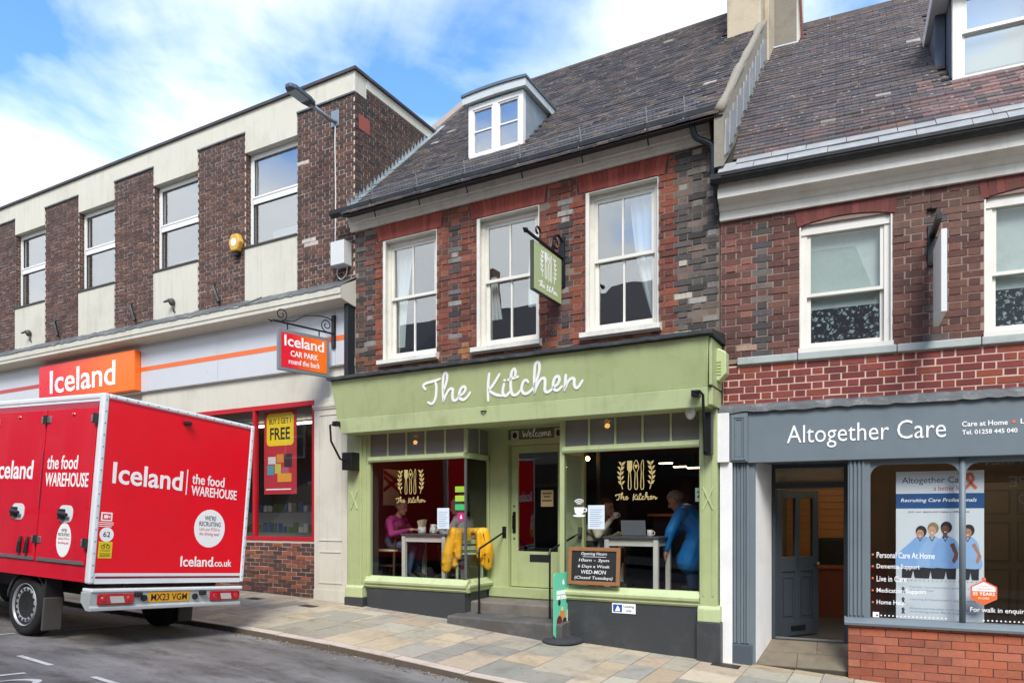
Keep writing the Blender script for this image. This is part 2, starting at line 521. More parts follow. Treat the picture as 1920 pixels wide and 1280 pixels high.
def asphalt():
    m = bpy.data.materials.new('asphalt'); m.use_nodes = True
    N, L = m.node_tree.nodes, m.node_tree.links; b = N['Principled BSDF']
    geo = N.new('ShaderNodeNewGeometry')
    def noise(s, d, r=.6, mapscale=None):
        n = N.new('ShaderNodeTexNoise'); n.inputs['Scale'].default_value = s; n.inputs['Detail'].default_value = d; n.inputs['Roughness'].default_value = r
        src = geo.outputs['Position']
        if mapscale:
            mp = N.new('ShaderNodeMapping'); mp.inputs['Scale'].default_value = mapscale; L.new(src, mp.inputs['Vector']); src = mp.outputs[0]
        L.new(src, n.inputs['Vector']); return n.outputs['Fac']
    def ramp(src, p0, c0, p1, c1):
        r = N.new('ShaderNodeValToRGB'); r.color_ramp.elements[0].position = p0; r.color_ramp.elements[1].position = p1
        r.color_ramp.elements[0].color = c0 + (1,); r.color_ramp.elements[1].color = c1 + (1,)
        L.new(src, r.inputs[0]); return r.outputs[0]
    def mul(a, b_):
        x = N.new('ShaderNodeMix'); x.data_type = 'RGBA'; x.blend_type = 'MULTIPLY'; x.inputs['Factor'].default_value = 1
        L.new(a, x.inputs['A']); L.new(b_, x.inputs['B']); return x.outputs['Result']
    worn = ramp(noise(.55, 4, .5, (.25, 1.6, 1)), .45, (.86, .85, .84), .6, (1.12, 1.1, 1.08))
    base = ramp(noise(1.3, 8, .68, (.6, 1.2, 1)), .36, (.105, .098, .09), .64, (.225, .215, .203))
    grit = ramp(noise(160, 3, .7), .3, (.62,) * 3, .72, (1.32,) * 3)
    stain = ramp(noise(2.6, 9, .72, (.75, 1.4, 1)), .50, (1,) * 3, .68, (.44, .39, .34))
    L.new(mul(mul(mul(base, grit), stain), worn), b.inputs['Base Color'])
    b.inputs['Roughness'].default_value = .85
    bp = N.new('ShaderNodeBump'); bp.inputs['Strength'].default_value = .55; bp.inputs['Distance'].default_value = .01
    L.new(noise(130, 4, .7), bp.inputs['Height']); L.new(bp.outputs[0], b.inputs['Normal'])
    return m
M_ASPH = asphalt()
def span(a, b, n): return [a + (b - a) * i / n for i in range(n + 1)]
sheet('road', [-60, -40, -25] + span(-14, 14, 56) + [25, 40, 60], span(-8.2, KERB_Y + .12, 24), rz, M_ASPH, kind='structure')
M_FAR = mat('far_ground', '#6a675f', .9, .15, .5)
sheet('ground', [-600, -120, -60, 0, 60, 120, 600], [-600, -120, -40, 0, 40, 120, 600], lambda x, y: -1.9, M_FAR, kind='structure')

# painted bay markings on the road
M_PAINT = mat('road_paint', '#c9c8c0', .7, .12, 7, .25, 150, dirt='#6f6f6c', dirt_amt=.55, dirt_scale=9)
def marking(name, pts, label):
    mb = MB(); v = [(x, y, rz(x, y) + .005) for x, y in pts]
    mb.add(v, [tuple(range(len(v)))]); return mb.build(name, M_PAINT, kind='structure', label=label)
def dash(x0, y0, x1, y1, w, label):
    dx, dy = x1 - x0, y1 - y0; l = math.hypot(dx, dy); nx, ny = -dy / l * w / 2, dx / l * w / 2
    n = 6; mb = MB(); v = []
    for i in range(n + 1):
        t = i / n
        for s in (1, -1):
            x, y = x0 + dx * t + nx * s, y0 + dy * t + ny * s; v.append((x, y, rz(x, y) + .005))
    mb.add(v, [(2 * i, 2 * i + 1, 2 * i + 3, 2 * i + 2) for i in range(n)])
    return mb.build('road_marking', M_PAINT, kind='structure', label=label)

# pavement: mixed buff and grey slabs in courses square to the shops
def slab_end(x): return 0.02 if x < 5.5 else (x - 5.5) * math.tan(R(5)) - .05
M_BED = mat('pavement_bed', '#6d6455', .95, .2, 6)
pv_x = span(-14, 14, 56)
v = []; n = len(pv_x)
for x in pv_x:
    y1 = max(.02, slab_end(x)) + .9
    v += [(x, KERB_Y, pz(x, KERB_Y) - .022), (x, y1, pz(x, y1) - .022)]
pavement = MB().add(v, [(2 * i, 2 * i + 2, 2 * i + 3, 2 * i + 1) for i in range(n - 1)]).build('pavement', M_BED, kind='structure')
M_SLAB = mat('paving_slab', '#ffffff', .82, .2, 16, .3, 90, piece=True, dirt='#4f493f', dirt_amt=.5, dirt_scale=2.6, spots=(5.5, .1, '#4a463f', .55))
U_SLAB = unit_piece('paving_slab', M_SLAB)
prnd = random.Random(5)
slabs = []
x = -14.0
SC = ['#a99a82', '#ae9f85', '#9f9481', '#938c7f', '#8c877d', '#9b917f', '#b1a48b', '#a6957b', '#948d7d', '#a49c8a']
while x < 13.6:
    w = prnd.choice((.3, .38, .45, .52)); xc = x + w / 2
    y = KERB_Y + .004; yend = slab_end(xc) + (.0 if xc < 5.5 else .02)
    while y < yend - .05:
        l = min(prnd.choice((.3, .38, .46, .6, .72)), yend - y)
        if yend - (y + l) < .12: l = yend - y
        yc = y + l / 2
        sx = math.atan((gz(xc + .2) - gz(xc - .2)) / .4)
        slabs.append(((xc, yc, pz(xc, yc) - .03 + prnd.uniform(-.0025, .0025)), (w - .007, l - .007, .06),
                      (R(1.49) + prnd.uniform(-.002, .002), -sx + prnd.uniform(-.002, .002), 0), vary(hexlin(prnd.choice(SC)), .1, prnd)))
        y += l
    x += w
lay_pieces('paving_slab', slabs, U_SLAB, M_SLAB, pavement, Matrix(), 300)

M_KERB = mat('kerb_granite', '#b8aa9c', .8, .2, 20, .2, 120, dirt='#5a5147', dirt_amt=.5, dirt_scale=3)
M_KERBF = mat('kerb_shade_grime', '#5d5245', .9, .3, 12, .4, 60, dirt='#3a332a', dirt_amt=.5, dirt_scale=6)  # front face darkened: its shade painted in, together with road grime
kerb = MB()
kerb.add([p for x in pv_x for p in ((x, KERB_Y - .145, rz(x, KERB_Y - .145) - .2), (x, KERB_Y - .005, rz(x, KERB_Y) - .2), (x, KERB_Y - .005, pz(x, KERB_Y) - .03), (x, KERB_Y - .145, pz(x, KERB_Y) - .03))],
         [(4 * i + a, 4 * i + b, 4 * i + 4 + b, 4 * i + 4 + a) for i in range(n - 1) for a, b in ((1, 0), (2, 1), (3, 2), (0, 3))])
kerb = kerb.build('kerb', mat('kerb_bed', '#55504a', .95), kind='structure')
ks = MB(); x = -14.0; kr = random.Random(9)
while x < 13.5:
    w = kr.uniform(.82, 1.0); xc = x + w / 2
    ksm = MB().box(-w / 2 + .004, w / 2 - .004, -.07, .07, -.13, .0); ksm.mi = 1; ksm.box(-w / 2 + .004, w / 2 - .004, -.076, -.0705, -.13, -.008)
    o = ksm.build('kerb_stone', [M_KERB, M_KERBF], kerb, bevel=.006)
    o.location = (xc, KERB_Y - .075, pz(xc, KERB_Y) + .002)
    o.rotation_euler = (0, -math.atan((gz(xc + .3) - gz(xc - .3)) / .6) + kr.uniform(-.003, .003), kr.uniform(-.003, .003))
    x += w
# inspection covers let into the slabs
M_IRON = mat('cast_iron', '#3a352f', .6, .25, 30, .5, 200, metal=.3)
for (xc, yc, w, l, nm) in ((-.35, -.62, .26, .16, 'small iron drain cover set in slabs by the cream pilaster'), (-1.55, -.55, .26, .16, 'small iron drain cover set in slabs by the brown brick base'),
                           (5.62, -.26, .3, .16, 'rusty iron cover at the foot of the white pilaster')):
    o = MB().box(-w / 2, w / 2, -l / 2, l / 2, -.02, .004).build('drain_cover', M_IRON, bevel=.004, label=nm, category='drain cover', group='iron covers in the pavement')
    o.location = (xc, yc, pz(xc, yc) + .002); o.rotation_euler = (R(1.49), -math.atan((gz(xc + .3) - gz(xc - .3)) / .6), 0)
mh = MB().box(-.36, .36, -.3, .3, -.02, .003).build('manhole_cover', mat('slab_cover', '#8f8a7d', .85, .15, 12, .2, 90), bevel=.003,
      label='square recessed manhole cover in the slabs before the dark stallriser', category='manhole cover')
mh.location = (.55, -.95, pz(.55, -.95) + .002); mh.rotation_euler = (R(1.49), .05, 0)

# ---------------------------------------------------------------- shared wall helpers
def wall_cells(x0, x1, z0, z1, y0, y1, holes, mb=None):
    mb = mb or MB()
    xs = sorted({x0, x1} | {min(max(h[i], x0), x1) for h in holes for i in (0, 1)})
    for a, b in zip(xs, xs[1:]):
        if b - a < 1e-4: continue
        zs = [(z0, z1)]
        for h in holes:
            if h[0] < (a + b) / 2 < h[1]:
                nz = []
                for s, e in zs:
                    if h[3] <= s or h[2] >= e: nz.append((s, e)); continue
                    if h[2] > s: nz.append((s, h[2]))
                    if h[3] < e: nz.append((h[3], e))
                zs = nz
        for s, e in zs: mb.box(a, b, y0, y1, s, e)
    return mb

def frame_mb(x0, x1, z0, z1, y0, y1, w, wb=None, mb=None):
    wb = w if wb is None else wb; mb = mb or MB()
    mb.box(x0, x0 + w, y0, y1, z0, z1); mb.box(x1 - w, x1, y0, y1, z0, z1)
    mb.box(x0 + w, x1 - w, y0, y1, z1 - w, z1); mb.box(x0 + w, x1 - w, y0, y1, z0, z0 + wb)
    return mb

def room(name, x0, x1, y0, y1, z0, z1, wallm, floorm, ceilm, parent, t=.05):
    mb = MB()
    mb.mi = 0; mb.box(x0 - t, x0, y0, y1, z0, z1); mb.box(x1, x1 + t, y0, y1, z0, z1); mb.box(x0 - t, x1 + t, y1, y1 + t, z0 - t, z1 + t)
    mb.mi = 1; mb.box(x0 - t, x1 + t, y0, y1, z0 - t, z0)
    mb.mi = 2; mb.box(x0 - t, x1 + t, y0, y1, z1, z1 + t)
    return mb.build(name, [wallm, floorm, ceilm], parent)

M_PVC = mat('white_frame', '#dcdcd8', .4, .05, 3)
M_PANE = glass_mat('window_glass', boost=7.5, wave=.03)
M_PANE_NET = glass_mat('clear_sash_glass', boost=1.3, wave=.03)
M_PANE_OLD = glass_mat('old_window_glass', boost=5.5, wave=.06)
M_SHOPGLASS = glass_mat('shop_glass', tint=(.97, .98, .975), boost=1.0, wave=.012)
M_GREYROOM = mat('office_wall', '#9aa0a2', .9, .08, 1)
M_DKROOM = mat('dim_room_wall', '#4c4b4a', .9, .1, 1)
M_CARPET = mat('carpet', '#4a4743', .95, .15, 12)
M_LEAD = mat('lead_sheet', '#5b5e5f', .55, .22, 7, .3, 30, metal=.35, dirt='#a9a9a2', dirt_amt=.5, dirt_scale=5)
M_BLACK = mat('black_metal', '#131416', .42, .15, 10, metal=.2)
M_WHITE_PRINT = mat('white_print', '#eceae6', .45, .02, 5)

# ================================================================ brown brick shop building (left)
M_CREAM = mat('cream_render', '#c4c0b0', .72, .05, 1.2, .12, 60, dirt='#857d68', dirt_amt=.28, dirt_scale=1.1, streak=.22)
M_MORT_A = mat('mortar_brown_wall', '#b5a796', .95, .15, 5, .3, 150)
M_BRICK = mat('brick', '#ffffff', .88, .24, 34, .45, 120, piece=True, dirt='#332c29', dirt_amt=.35, dirt_scale=1.7)
M_BRICK_OLD = mat('brick_old', '#ffffff', .9, .32, 30, .7, 70, piece=True, dirt='#2e2926', dirt_amt=.7, dirt_scale=2.6, streak=.4, spots=(16, .12, '#8a8278', .5))
M_BRICK_RED = mat('brick_red', '#ffffff', .9, .26, 30, .55, 80, piece=True, dirt='#3a2d28', dirt_amt=.6, dirt_scale=2.2, streak=.35, spots=(13, .1, '#8a7a6e', .4))
U_BRICK = unit_piece('brick', M_BRICK)
U_BRICK_OLD = unit_piece('brick', M_BRICK_OLD)
U_BRICK_RED = unit_piece('brick', M_BRICK_RED)
IB = empty('shop_building', (0, 0, 0), label='brown brick and cream panel shop building with white fascia, behind the red van', category='building')
XL = -13.0
bays = [(-2.40, -1.20), (-4.85, -3.615), (-7.25, -6.06), (-9.63, -8.47), (-12.0, -10.85)]
W_Z0, W_Z1 = 6.2, 7.78
holes = [(a, b, 5.3, 8.14) for a, b in bays]
ice_wall = wall_cells(XL, 0.0, 5.0, 8.14, 0.0, .25, holes)
ice_wall.box(-.25, 0.0, .25, 7.0, 5.0, 8.30)
ice_wall = ice_wall.build('wall', M_MORT_A, IB)
def ice_col(a, z, r):
    base = r.choice(('#553b34', '#4b352f', '#5d4239', '#503933', '#463532', '#624439'))
    c = vary(hexlin(base), .16, r)
    if (-1.02 < a < -.8 and 5.93 < z < 6.06) or (-1.2 < a < -.9 and 7.28 < z < 7.36): return vary(hexlin('#b5aea4'), .1, r)
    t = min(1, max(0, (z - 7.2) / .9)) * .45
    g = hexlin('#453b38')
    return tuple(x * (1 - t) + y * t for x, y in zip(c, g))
br = random.Random(21)
pcs = brick_courses(XL, 0.005, 5.29, 8.14, .0662, .185, .011, 'flemish', holes, ice_col, 0.0, rnd=br)
def ice_ret(a, z, r):
    if z < 6.28 + .971 * a - .12 or a > 3.2: return None
    return vary(hexlin(r.choice(('#41322d', '#4b3730', '#3a302d', '#533c33'))), .18, r)
pcs += brick_courses(.0, 3.4, 6.0, 8.28, .0662, .185, .011, 'flemish', [], ice_ret, 0.0, axis='y', rnd=br)
for a, b in bays:                                        # brick cheeks of the window bays
    pcs += brick_courses(.0, .105, 6.2, 7.78, .0662, .095, .0105, 'stretcher', [], ice_col, a, axis='y', rnd=br)
lay_pieces('brick', pcs, U_BRICK, M_BRICK, ice_wall, Matrix(), 300, hidden=lambda q: q[0] < 330)
# cream band, lintels and panels
cr = MB().box(XL, .012, -.014, .25, 8.14, 8.455)
cr.box(-.25, .02, .25, 7.0, 8.30, 8.45)
cr.build('parapet_band', M_CREAM, IB)
for a, b in bays:
    box('lintel_panel', a, b, -.0139, .2, 7.78, 8.14, M_CREAM, IB)
    box('spandrel_panel', a - .012, b - .004, -.016, .2, 5.28, 6.185, M_CREAM, IB, bevel=.005)
M_DARKTRIM = mat('dark_trim', '#3a3532', .6, .2, 8, dirt='#777777', dirt_amt=.3)
MB().box(XL, .05, -.05, .3, 8.455, 8.50).box(-.3, .055, .3, 7.0, 8.45, 8.495).build('parapet_capping', M_DARKTRIM, IB)
for a, b in zip([XL] + [q[1] for q in reversed(bays)], [q[0] for q in reversed(bays)] + [0.0]):
    box('lead_drip', a, b + .006, -.028, .02, 8.115, 8.14, M_LEAD, IB)
iroom = room('room', XL, -.3, .3, 4.0, 5.3, 8.05, M_GREYROOM, M_CARPET, mat('ceiling_tile', '#b9bab6', .9, .05), IB)
M_RUBBER = mat('black_seal', '#222426', .6, .1)
for i, (a, b) in enumerate(bays):
    fr = frame_mb(a + .004, b - .004, W_Z0, W_Z1 - .004, .10, .17, .055, .05)
    zt = 6.985
    fr.box(a + .055, b - .055, .10, .17, zt - .045, zt + .045)
    w = fr.build('window', M_PVC, IB)
    for z0, z1 in ((W_Z0 + .05, zt - .045), (zt + .045, W_Z1 - .06)):
        frame_mb(a + .055, b - .055, z0, z1, .118, .15, .012).build('seal', M_RUBBER, w)
        p = MB().box(a + .06, b - .06, .130, .136, z0, z1); p.build('pane', M_PANE, w)
    frame_mb(a + .055, b - .055, zt + .05, W_Z1 - .06, .092, .118, .03).build('opening_light', M_PVC, w)
    box('sill', a - .03, b, -.035, .12, W_Z0 - .03, W_Z0, M_DARKTRIM, w)
    if i in (0, 1, 2):
        MB().box(a + .1, b - .2, .5, .54, 5.4, 6.62 - .1 * i).build('blind', mat('paper_stack', '#c9cdd0', .8, .08, 3), w)

# small fittings on the upper wall
for k, (x, z, w_) in enumerate(((-7.99, 5.54, 'second'), (-5.43, 5.51, 'third'), (-3.09, 5.52, 'fourth'))):
    o = MB()
    o.tube([(x - .1, -.03, z + .15), (x + .0, -.05, z - .02), (x + .1, -.07, z - .17)], .026, 6)
    o.box(x - .13, x - .07, -.02, .005, z + .1, z + .2)
    o.build('bracket_arm', M_BLACK, label='black iron stay leaning out from %s brown brick pier' % ('the leftmost complete', 'the middle', 'the alarm-box')[k],
            category='bracket', group='iron stays above the white fascia')
for k, (x, z) in enumerate(((-8.97, 5.5), (-4.23, 5.47))):
    o = MB(); o.tube([(x, 0, z - .12), (x, -.05, z - .1), (x, -.06, z)], .014, 6); o.ell((x - .02, -.07, z + .06), (.05, .06, .07), 8, 6); o.tube([(x - .04, -.1, z + .09), (x - .13, -.16, z + .05)], [.035, .012], 6)
    o.build('spotlight', mat('old_spotlight', '#4e4a44', .6, .3, 20, metal=.4), smooth=True, label='small weathered spotlight on cream panel under the %s window' % ('far left', 'third')[k],
            category='spotlight', group='small spotlights on the cream panels')
# burglar alarm box (six-sided, yellow)
al = empty('alarm_box', (-2.56, -.09, 6.28), label='yellow six-sided burglar alarm box on brown brick pier', category='alarm box')
hexa = [(.14 * math.cos(R(60 * i)), .165 * math.sin(R(60 * i))) for i in range(6)]
MB().prism(hexa, 'y', -.03, .08).build('cover', mat('alarm_yellow', '#c79a3c', .45, .06, 4), al, bevel=.02)
MB().disc(0, .0, .065, .065, -.031, .003, 20).build('badge', M_WHITE_PRINT, al)
MB().prism([(-.06, -.165), (.06, -.165), (.045, -.22), (-.045, -.22)], 'y', 0, .08).build('strobe', M_BLACK, al, bevel=.01)
# street lamp bracketed to the corner pier
sl = empty('street_lamp', (-.38, 0, 7.83), label='grey flat LED street lamp on arm from the brick corner pier', category='street lamp')
M_GALV = mat('galvanised', '#8b9398', .45, .12, 8, metal=.6)
MB().box(-.09, .07, -.02, .0, -.13, .12).build('wall_plate', M_GALV, sl, bevel=.004)
MB().tube([(0, -.01, -.06), (0, -.12, -.08), (0.01, -.56, -.06)], .032, 10).build('arm', M_GALV, sl, smooth=True)
MB().prism([(-.06, -.5), (.06, -.5), (.095, -.62), (.095, -.92), (.05, -1.0), (-.05, -1.0), (-.095, -.92), (-.095, -.62)], 'z', -.005, .06, M=Matrix.Translation((0, 0, -.1)) @ Matrix.Rotation(R(-4), 4, 'X')).build('lantern', mat('lamp_grey', '#4d565c', .4, .08, 5, metal=.3), sl, bevel=.012)
MB().prism([(-.08, -.66), (.08, -.66), (.08, -.92), (-.08, -.92)], 'z', -.014, -.004, M=Matrix.Translation((0, 0, -.1)) @ Matrix.Rotation(R(-4), 4, 'X')).build('lens', mat('lamp_lens', '#9aa7ad', .25, .03), sl)
MB().tube([(0, -.02, -.13), (.0, -.025, -.4), (.01, -.02, -1.2), (0, -.02, -1.98)], .009, 6).build('cable', mat('white_cable', '#c9c8c0', .5, .1), sl)
# grey junction box with looped cable
jb = empty('junction_box', (-.19, -.09, 5.66), label='white electrical junction box with looped cable on the brick corner', category='junction box')
MB().box(-.14, .13, -.09, .09, -.18, .18).build('case', mat('box_white', '#c6c7c4', .5, .08, 6), jb, bevel=.008)
MB().tube(spline([(-.12, .05, -.18), (-.13, .05, -.28), (-.05, .05, -.36), (.05, .05, -.3), (.07, .05, -.18)]), .008, 6).build('cable', MATS['white_cable'], jb)
pl = MB().box(-.003, .012, .08, .33, 7.62, 7.84).build('wall_plate', mat('red_plate', '#8f4a3e', .7, .15, 10), label='faded red square plate on the brick side wall above the roof', category='wall plate')

# shopfront cornice and white fascia
cor = [(.0, 5.26), (-.34, 5.085), (-.35, 5.07), (-.35, 4.972), (-.335, 4.96), (-.335, 4.905), (-.325, 4.90), (-.05, 4.852), (0, 4.852)]
MB().prism(cor, 'x', XL, .026).build('cornice', M_CREAM, IB)
ld = MB(); lr = random.Random(3); x = XL
while x < .0:
    w = min(1.1, .03 - x)
    v = []
    for i in range(13):
        t = i / 12; xx = x + w * t; wob = lr.uniform(-.012, .012)
        v += [(xx, .01, 5.31 + wob), (xx, -.33, 5.098 + wob * .4), (xx, -.362, 5.07 + wob)]
    ld.add(v, [(3 * i + k, 3 * i + 3 + k, 3 * i + 4 + k, 3 * i + 1 + k) for i in range(12) for k in (0, 1)])
    x += w
ld.build('lead_flashing', M_LEAD, IB)
M_PANELW = mat('white_panel', '#bfc2c5', .32, .04, 1.5, dirt='#9a9a98', dirt_amt=.15)
for a, b in ((-13, -10.4), (-10.4, -8.0), (-8.0, -5.2), (-5.2, -3.03), (-3.03, -.34), (-.34, -.06)):
    fp = box('fascia_panel', a + .003, b - .003, -.06, -.005, 3.99, 4.851, M_PANELW, IB)
M_ORANGE = mat('orange_vinyl', '#dd6b36', .4, .03)
for a, b in ((-5.2, -3.034), (-3.026, -.343), (-.337, -.063)):
    box('stripe', a, b, -.0625, -.0602, 4.36, 4.44, M_ORANGE, IB)
box('stripe', -13, -8.3, -.0625, -.0602, 4.36, 4.44, mat('red_vinyl', '#b5443f', .4, .05), IB)
sgn = MB().box(0, 3.19, -.14, 0, 0, .75).build('shop_sign', mat('sign_fade', '#d8182b', .3, .02, grad=(0, .5, 2.6, '#f0701c')), bevel=.015,
    label='red to orange fascia sign with white shop name above the van', category='sign')
sgn.location = (-8.34, -.062, 4.0)
text('lettering', 'Iceland', M_WHITE_PRINT, sgn, face_front(.42, -.141, .15), width=2.2, height=.47, bold=.012, depth=.006)
ice_low = wall_cells(XL, -.10, .0, 3.99, .0, .2, [(-5.2, -.78, 1.28, 3.5)])
ice_low.build('lower_wall', M_CREAM, IB)
# pilaster with moulded panel
pi = MB(); g0 = gz(-.4) - .1
pi.box(-.78, -.10, -.06, 0, g0, 3.50).box(-.78, -.10, -.075, 0, g0, .52)
pi.build('pilaster', M_CREAM, IB)
pm = MB()
for z0, z1 in ((.62, 1.12), (1.28, 3.25)):
    frame_mb(-.68, -.20, z0, z1, -.07, -.058, .02, mb=pm)
pm.box(-.80, -.08, -.085, -.0, 3.36, 3.40).box(-.79, -.09, -.075, 0, 3.33, 3.36)
pm.build('pilaster_moulding', M_CREAM, IB)
# brick base under the window
pb = brick_courses(-5.2, -.785, gz(-3) - .12, 1.255, .0662, .20, .0105, 'stretcher', [],
     lambda a, z, r: vary(hexlin(r.choice(('#5b3a30', '#6f4234', '#4a322d', '#7f4a36', '#54372f', '#3f2e2b', '#8a4e37'))), .12, r), -.02, rnd=random.Random(8))
bw = box('base_wall', -5.2, -.782, -.02, .1, gz(-3) - .2, 1.27, M_MORT_A, IB)
lay_pieces('brick', pb, U_BRICK, M_BRICK, bw, Matrix(), 300, hidden=lambda q: q[0] < 440)
M_REDFRAME = mat('red_frame', '#b01a26', .35, .05, 4)
rf = frame_mb(-5.2, -.785, 1.272, 3.495, -.03, .05, .075, .06)
for xm in (-2.18, -3.65): rf.box(xm - .03, xm + .03, -.025, .05, 1.33, 3.42)
rf = rf.build('shop_window', M_REDFRAME, IB)
for a, b in ((-5.13, -3.68), (-3.62, -2.21), (-2.15, -.86)): MB().box(a, b, .010, .016, 1.33, 3.42).build('pane', M_SHOPGLASS, rf)
M_STOREW = mat('store_wall', '#77736d', .9, .1, 1)
sr = room('shop_interior', -7, -.12, .22, 6.0, .55, 3.6, M_STOREW, mat('store_floor', '#6f6b66', .6, .1), mat('store_ceiling', '#8e8d89', .9, .05), IB)
M_TUBE = mat('lit_tube', '#ffffff', .5, 0, emit='#fff4e0', estr=1.6)
for k in (1, 3):
    box('light_tube', -4.6, -1.9, 1.0 + k * 1.0, 1.07 + k * 1.0, 3.5, 3.54, M_TUBE, sr)
M_REDP = mat('red_board', '#a3182a', .6, .06)
box('red_panel', -.7, -.3, .28, .34, 1.0, 2.5, M_REDP, sr)
shr = random.Random(31)
for k in range(4):                                        # chest freezers and shelf rows in the dim store
    y = 2.0 + k * .95
    u = box('shelf_unit', -4.8, -1.0, y, y + .35, .56, 1.75, mat('shelf_grey', '#8a8882', .6, .1), sr)
    for j in range(26):
        xx = -4.75 + j * .14
        for zz_ in (.95, 1.35, 1.76):
            box('package', xx, xx + shr.uniform(.08, .13), y - .02, y + .1, zz_, zz_ + shr.uniform(.1, .2),
                mat('pack_%d' % shr.randrange(7), shr.choice(('#7d2b2b', '#2d4f78', '#b9a046', '#c7c3b8', '#4d6d3c', '#8a5a2e', '#70305c')), .5, .1), u) if k < 1 else None
# sale poster hanging inside the glass
po = empty('sale_poster', (-1.70, .10, 2.03), label='red sale poster with yellow offer panel hanging inside the red-framed window', category='poster')
box('sheet', -.375, .375, 0, .006, 0, 1.38, mat('poster_red', '#b22b35', .5, .04), po)
def rrect(x0, x1, z0, z1, r, n=5):
    out = []
    for cx, cz, a0 in ((x1 - r, z1 - r, 0), (x0 + r, z1 - r, 90), (x0 + r, z0 + r, 180), (x1 - r, z0 + r, 270)):
        for i in range(n + 1):
            a = R(a0 + 90 * i / n); out.append((cx + r * math.cos(a), cz + r * math.sin(a)))
    return out
M_INK = mat('black_ink', '#1c1a18', .6, .02)
pan = MB().prism(rrect(-.31, .31, .80, 1.34, .07), 'y', -.004, -.001).build('offer_panel', mat('poster_yellow', '#e6c51a', .5, .03), po)
text('lettering', 'BUY 2 GET 1', M_INK, pan, face_front(0, -.005, 1.16), width=.5, height=.095, align='CENTER', bold=.008, depth=.001)
text('lettering', 'FREE', M_INK, pan, face_front(0, -.005, .90), width=.46, height=.2, align='CENTER', bold=.02, depth=.001)
for k, (x0, x1, z0, z1, c) in enumerate(((-.28, -.1, .5, .62, '#c9c4be'), (-.08, .08, .52, .66, '#c98433'), (.1, .27, .44, .66, '#2f2a2c'), (-.3, -.14, .32, .48, '#4f8f98'), (-.12, .02, .34, .5, '#b9b04b'), (.04, .2, .34, .44, '#b05768'), (-.06, .26, .2, .34, '#d8952f'))):
    box('product_print', x0, x1, -.003, -.001, z0, z1, mat('print_%d' % k, c, .5, .2, 30), po)
box('strap_line', -.33, .25, -.003, -.001, .07, .09, M_WHITE_PRINT, po)
# black service duct at the joint with the next house
box('service_duct', -.075, .0, -.16, .0, 3.72, 4.92, mat('duct_black', '#22272b', .5, .1), IB, bevel=.004)
MB().tube([(-.13, -.085, 4.85), (-.12, -.09, 4.5), (-.13, -.085, 3.3)], .007, 6).build('cable', MATS['white_cable'], IB)

# car park sign on a wrought-iron bracket
cs = empty('hanging_sign', (-.36, -.06, 4.45), (0, 0, R(-13.4)), label='red to orange car park sign hanging from iron scroll bracket', category='hanging sign')
def flat_bar(mb, pts, r): mb.tube(pts, r, 6)
b_ = MB().box(-.04, .04, -.03, 0, -.2, .3).build('wall_plate', M_BLACK, cs)
b_ = MB(); flat_bar(b_, [(0, -.02, .02), (0, -1.04, .03)], .016); b_.tube([(0, -1.02, .03), (0, -1.05, .03), (0, -1.12, .03)], [.0, .04, .0], 6)
flat_bar(b_, spline([(0, -.03, .22), (0, -.2, .25), (0, -.5, .2), (0, -.7, .08), (0, -.88, .06)]), .008)
def scroll(cx, cz, r, turns, flip=1):
    return [(0, cx + flip * r * (1 - .75 * t) * math.cos(t * turns * 2 * math.pi - 1.57), cz + r * (1 - .75 * t) * math.sin(t * turns * 2 * math.pi - 1.57)) for t in [i / 28 for i in range(29)]]
flat_bar(b_, scroll(-.9, .14, .1, 1.4), .009); flat_bar(b_, scroll(-.14, .13, .1, 1.4, -1), .009)
for yy in (-.27, -.80): flat_bar(b_, [(0, yy, .02), (0, yy, -.07)], .01)
b_.build('bracket', M_BLACK, cs)
MB().box(-.025, .025, -.96, -.11, -.67, -.07).build('sign_frame', mat('sign_frame_grey', '#7d8285', .5, .08, metal=.3), cs, bevel=.004)
bd = MB().box(.0255, .029, -.915, -.155, -.62, -.12).build('sign_board', mat('sign_fade_two', '#d8182b', .3, .02, grad=(1, -.75, -.3, '#f0701c')), cs)
SIDE = lambda y, z: Matrix.Translation((.03, y, z)) @ Matrix.Rotation(R(90), 4, 'Z') @ Matrix.Rotation(R(90), 4, 'X')
text('lettering', 'Iceland', M_WHITE_PRINT, bd, SIDE(-.535, -.31), width=.66, height=.16, align='CENTER', bold=.014, depth=.003)
text('lettering', 'CAR PARK', M_WHITE_PRINT, bd, SIDE(-.535, -.45), width=.46, height=.085, align='CENTER', bold=.012, depth=.003)
text('lettering', 'round the back', M_WHITE_PRINT, bd, SIDE(-.535, -.565), width=.52, height=.08, align='CENTER', bold=.006, depth=.003)

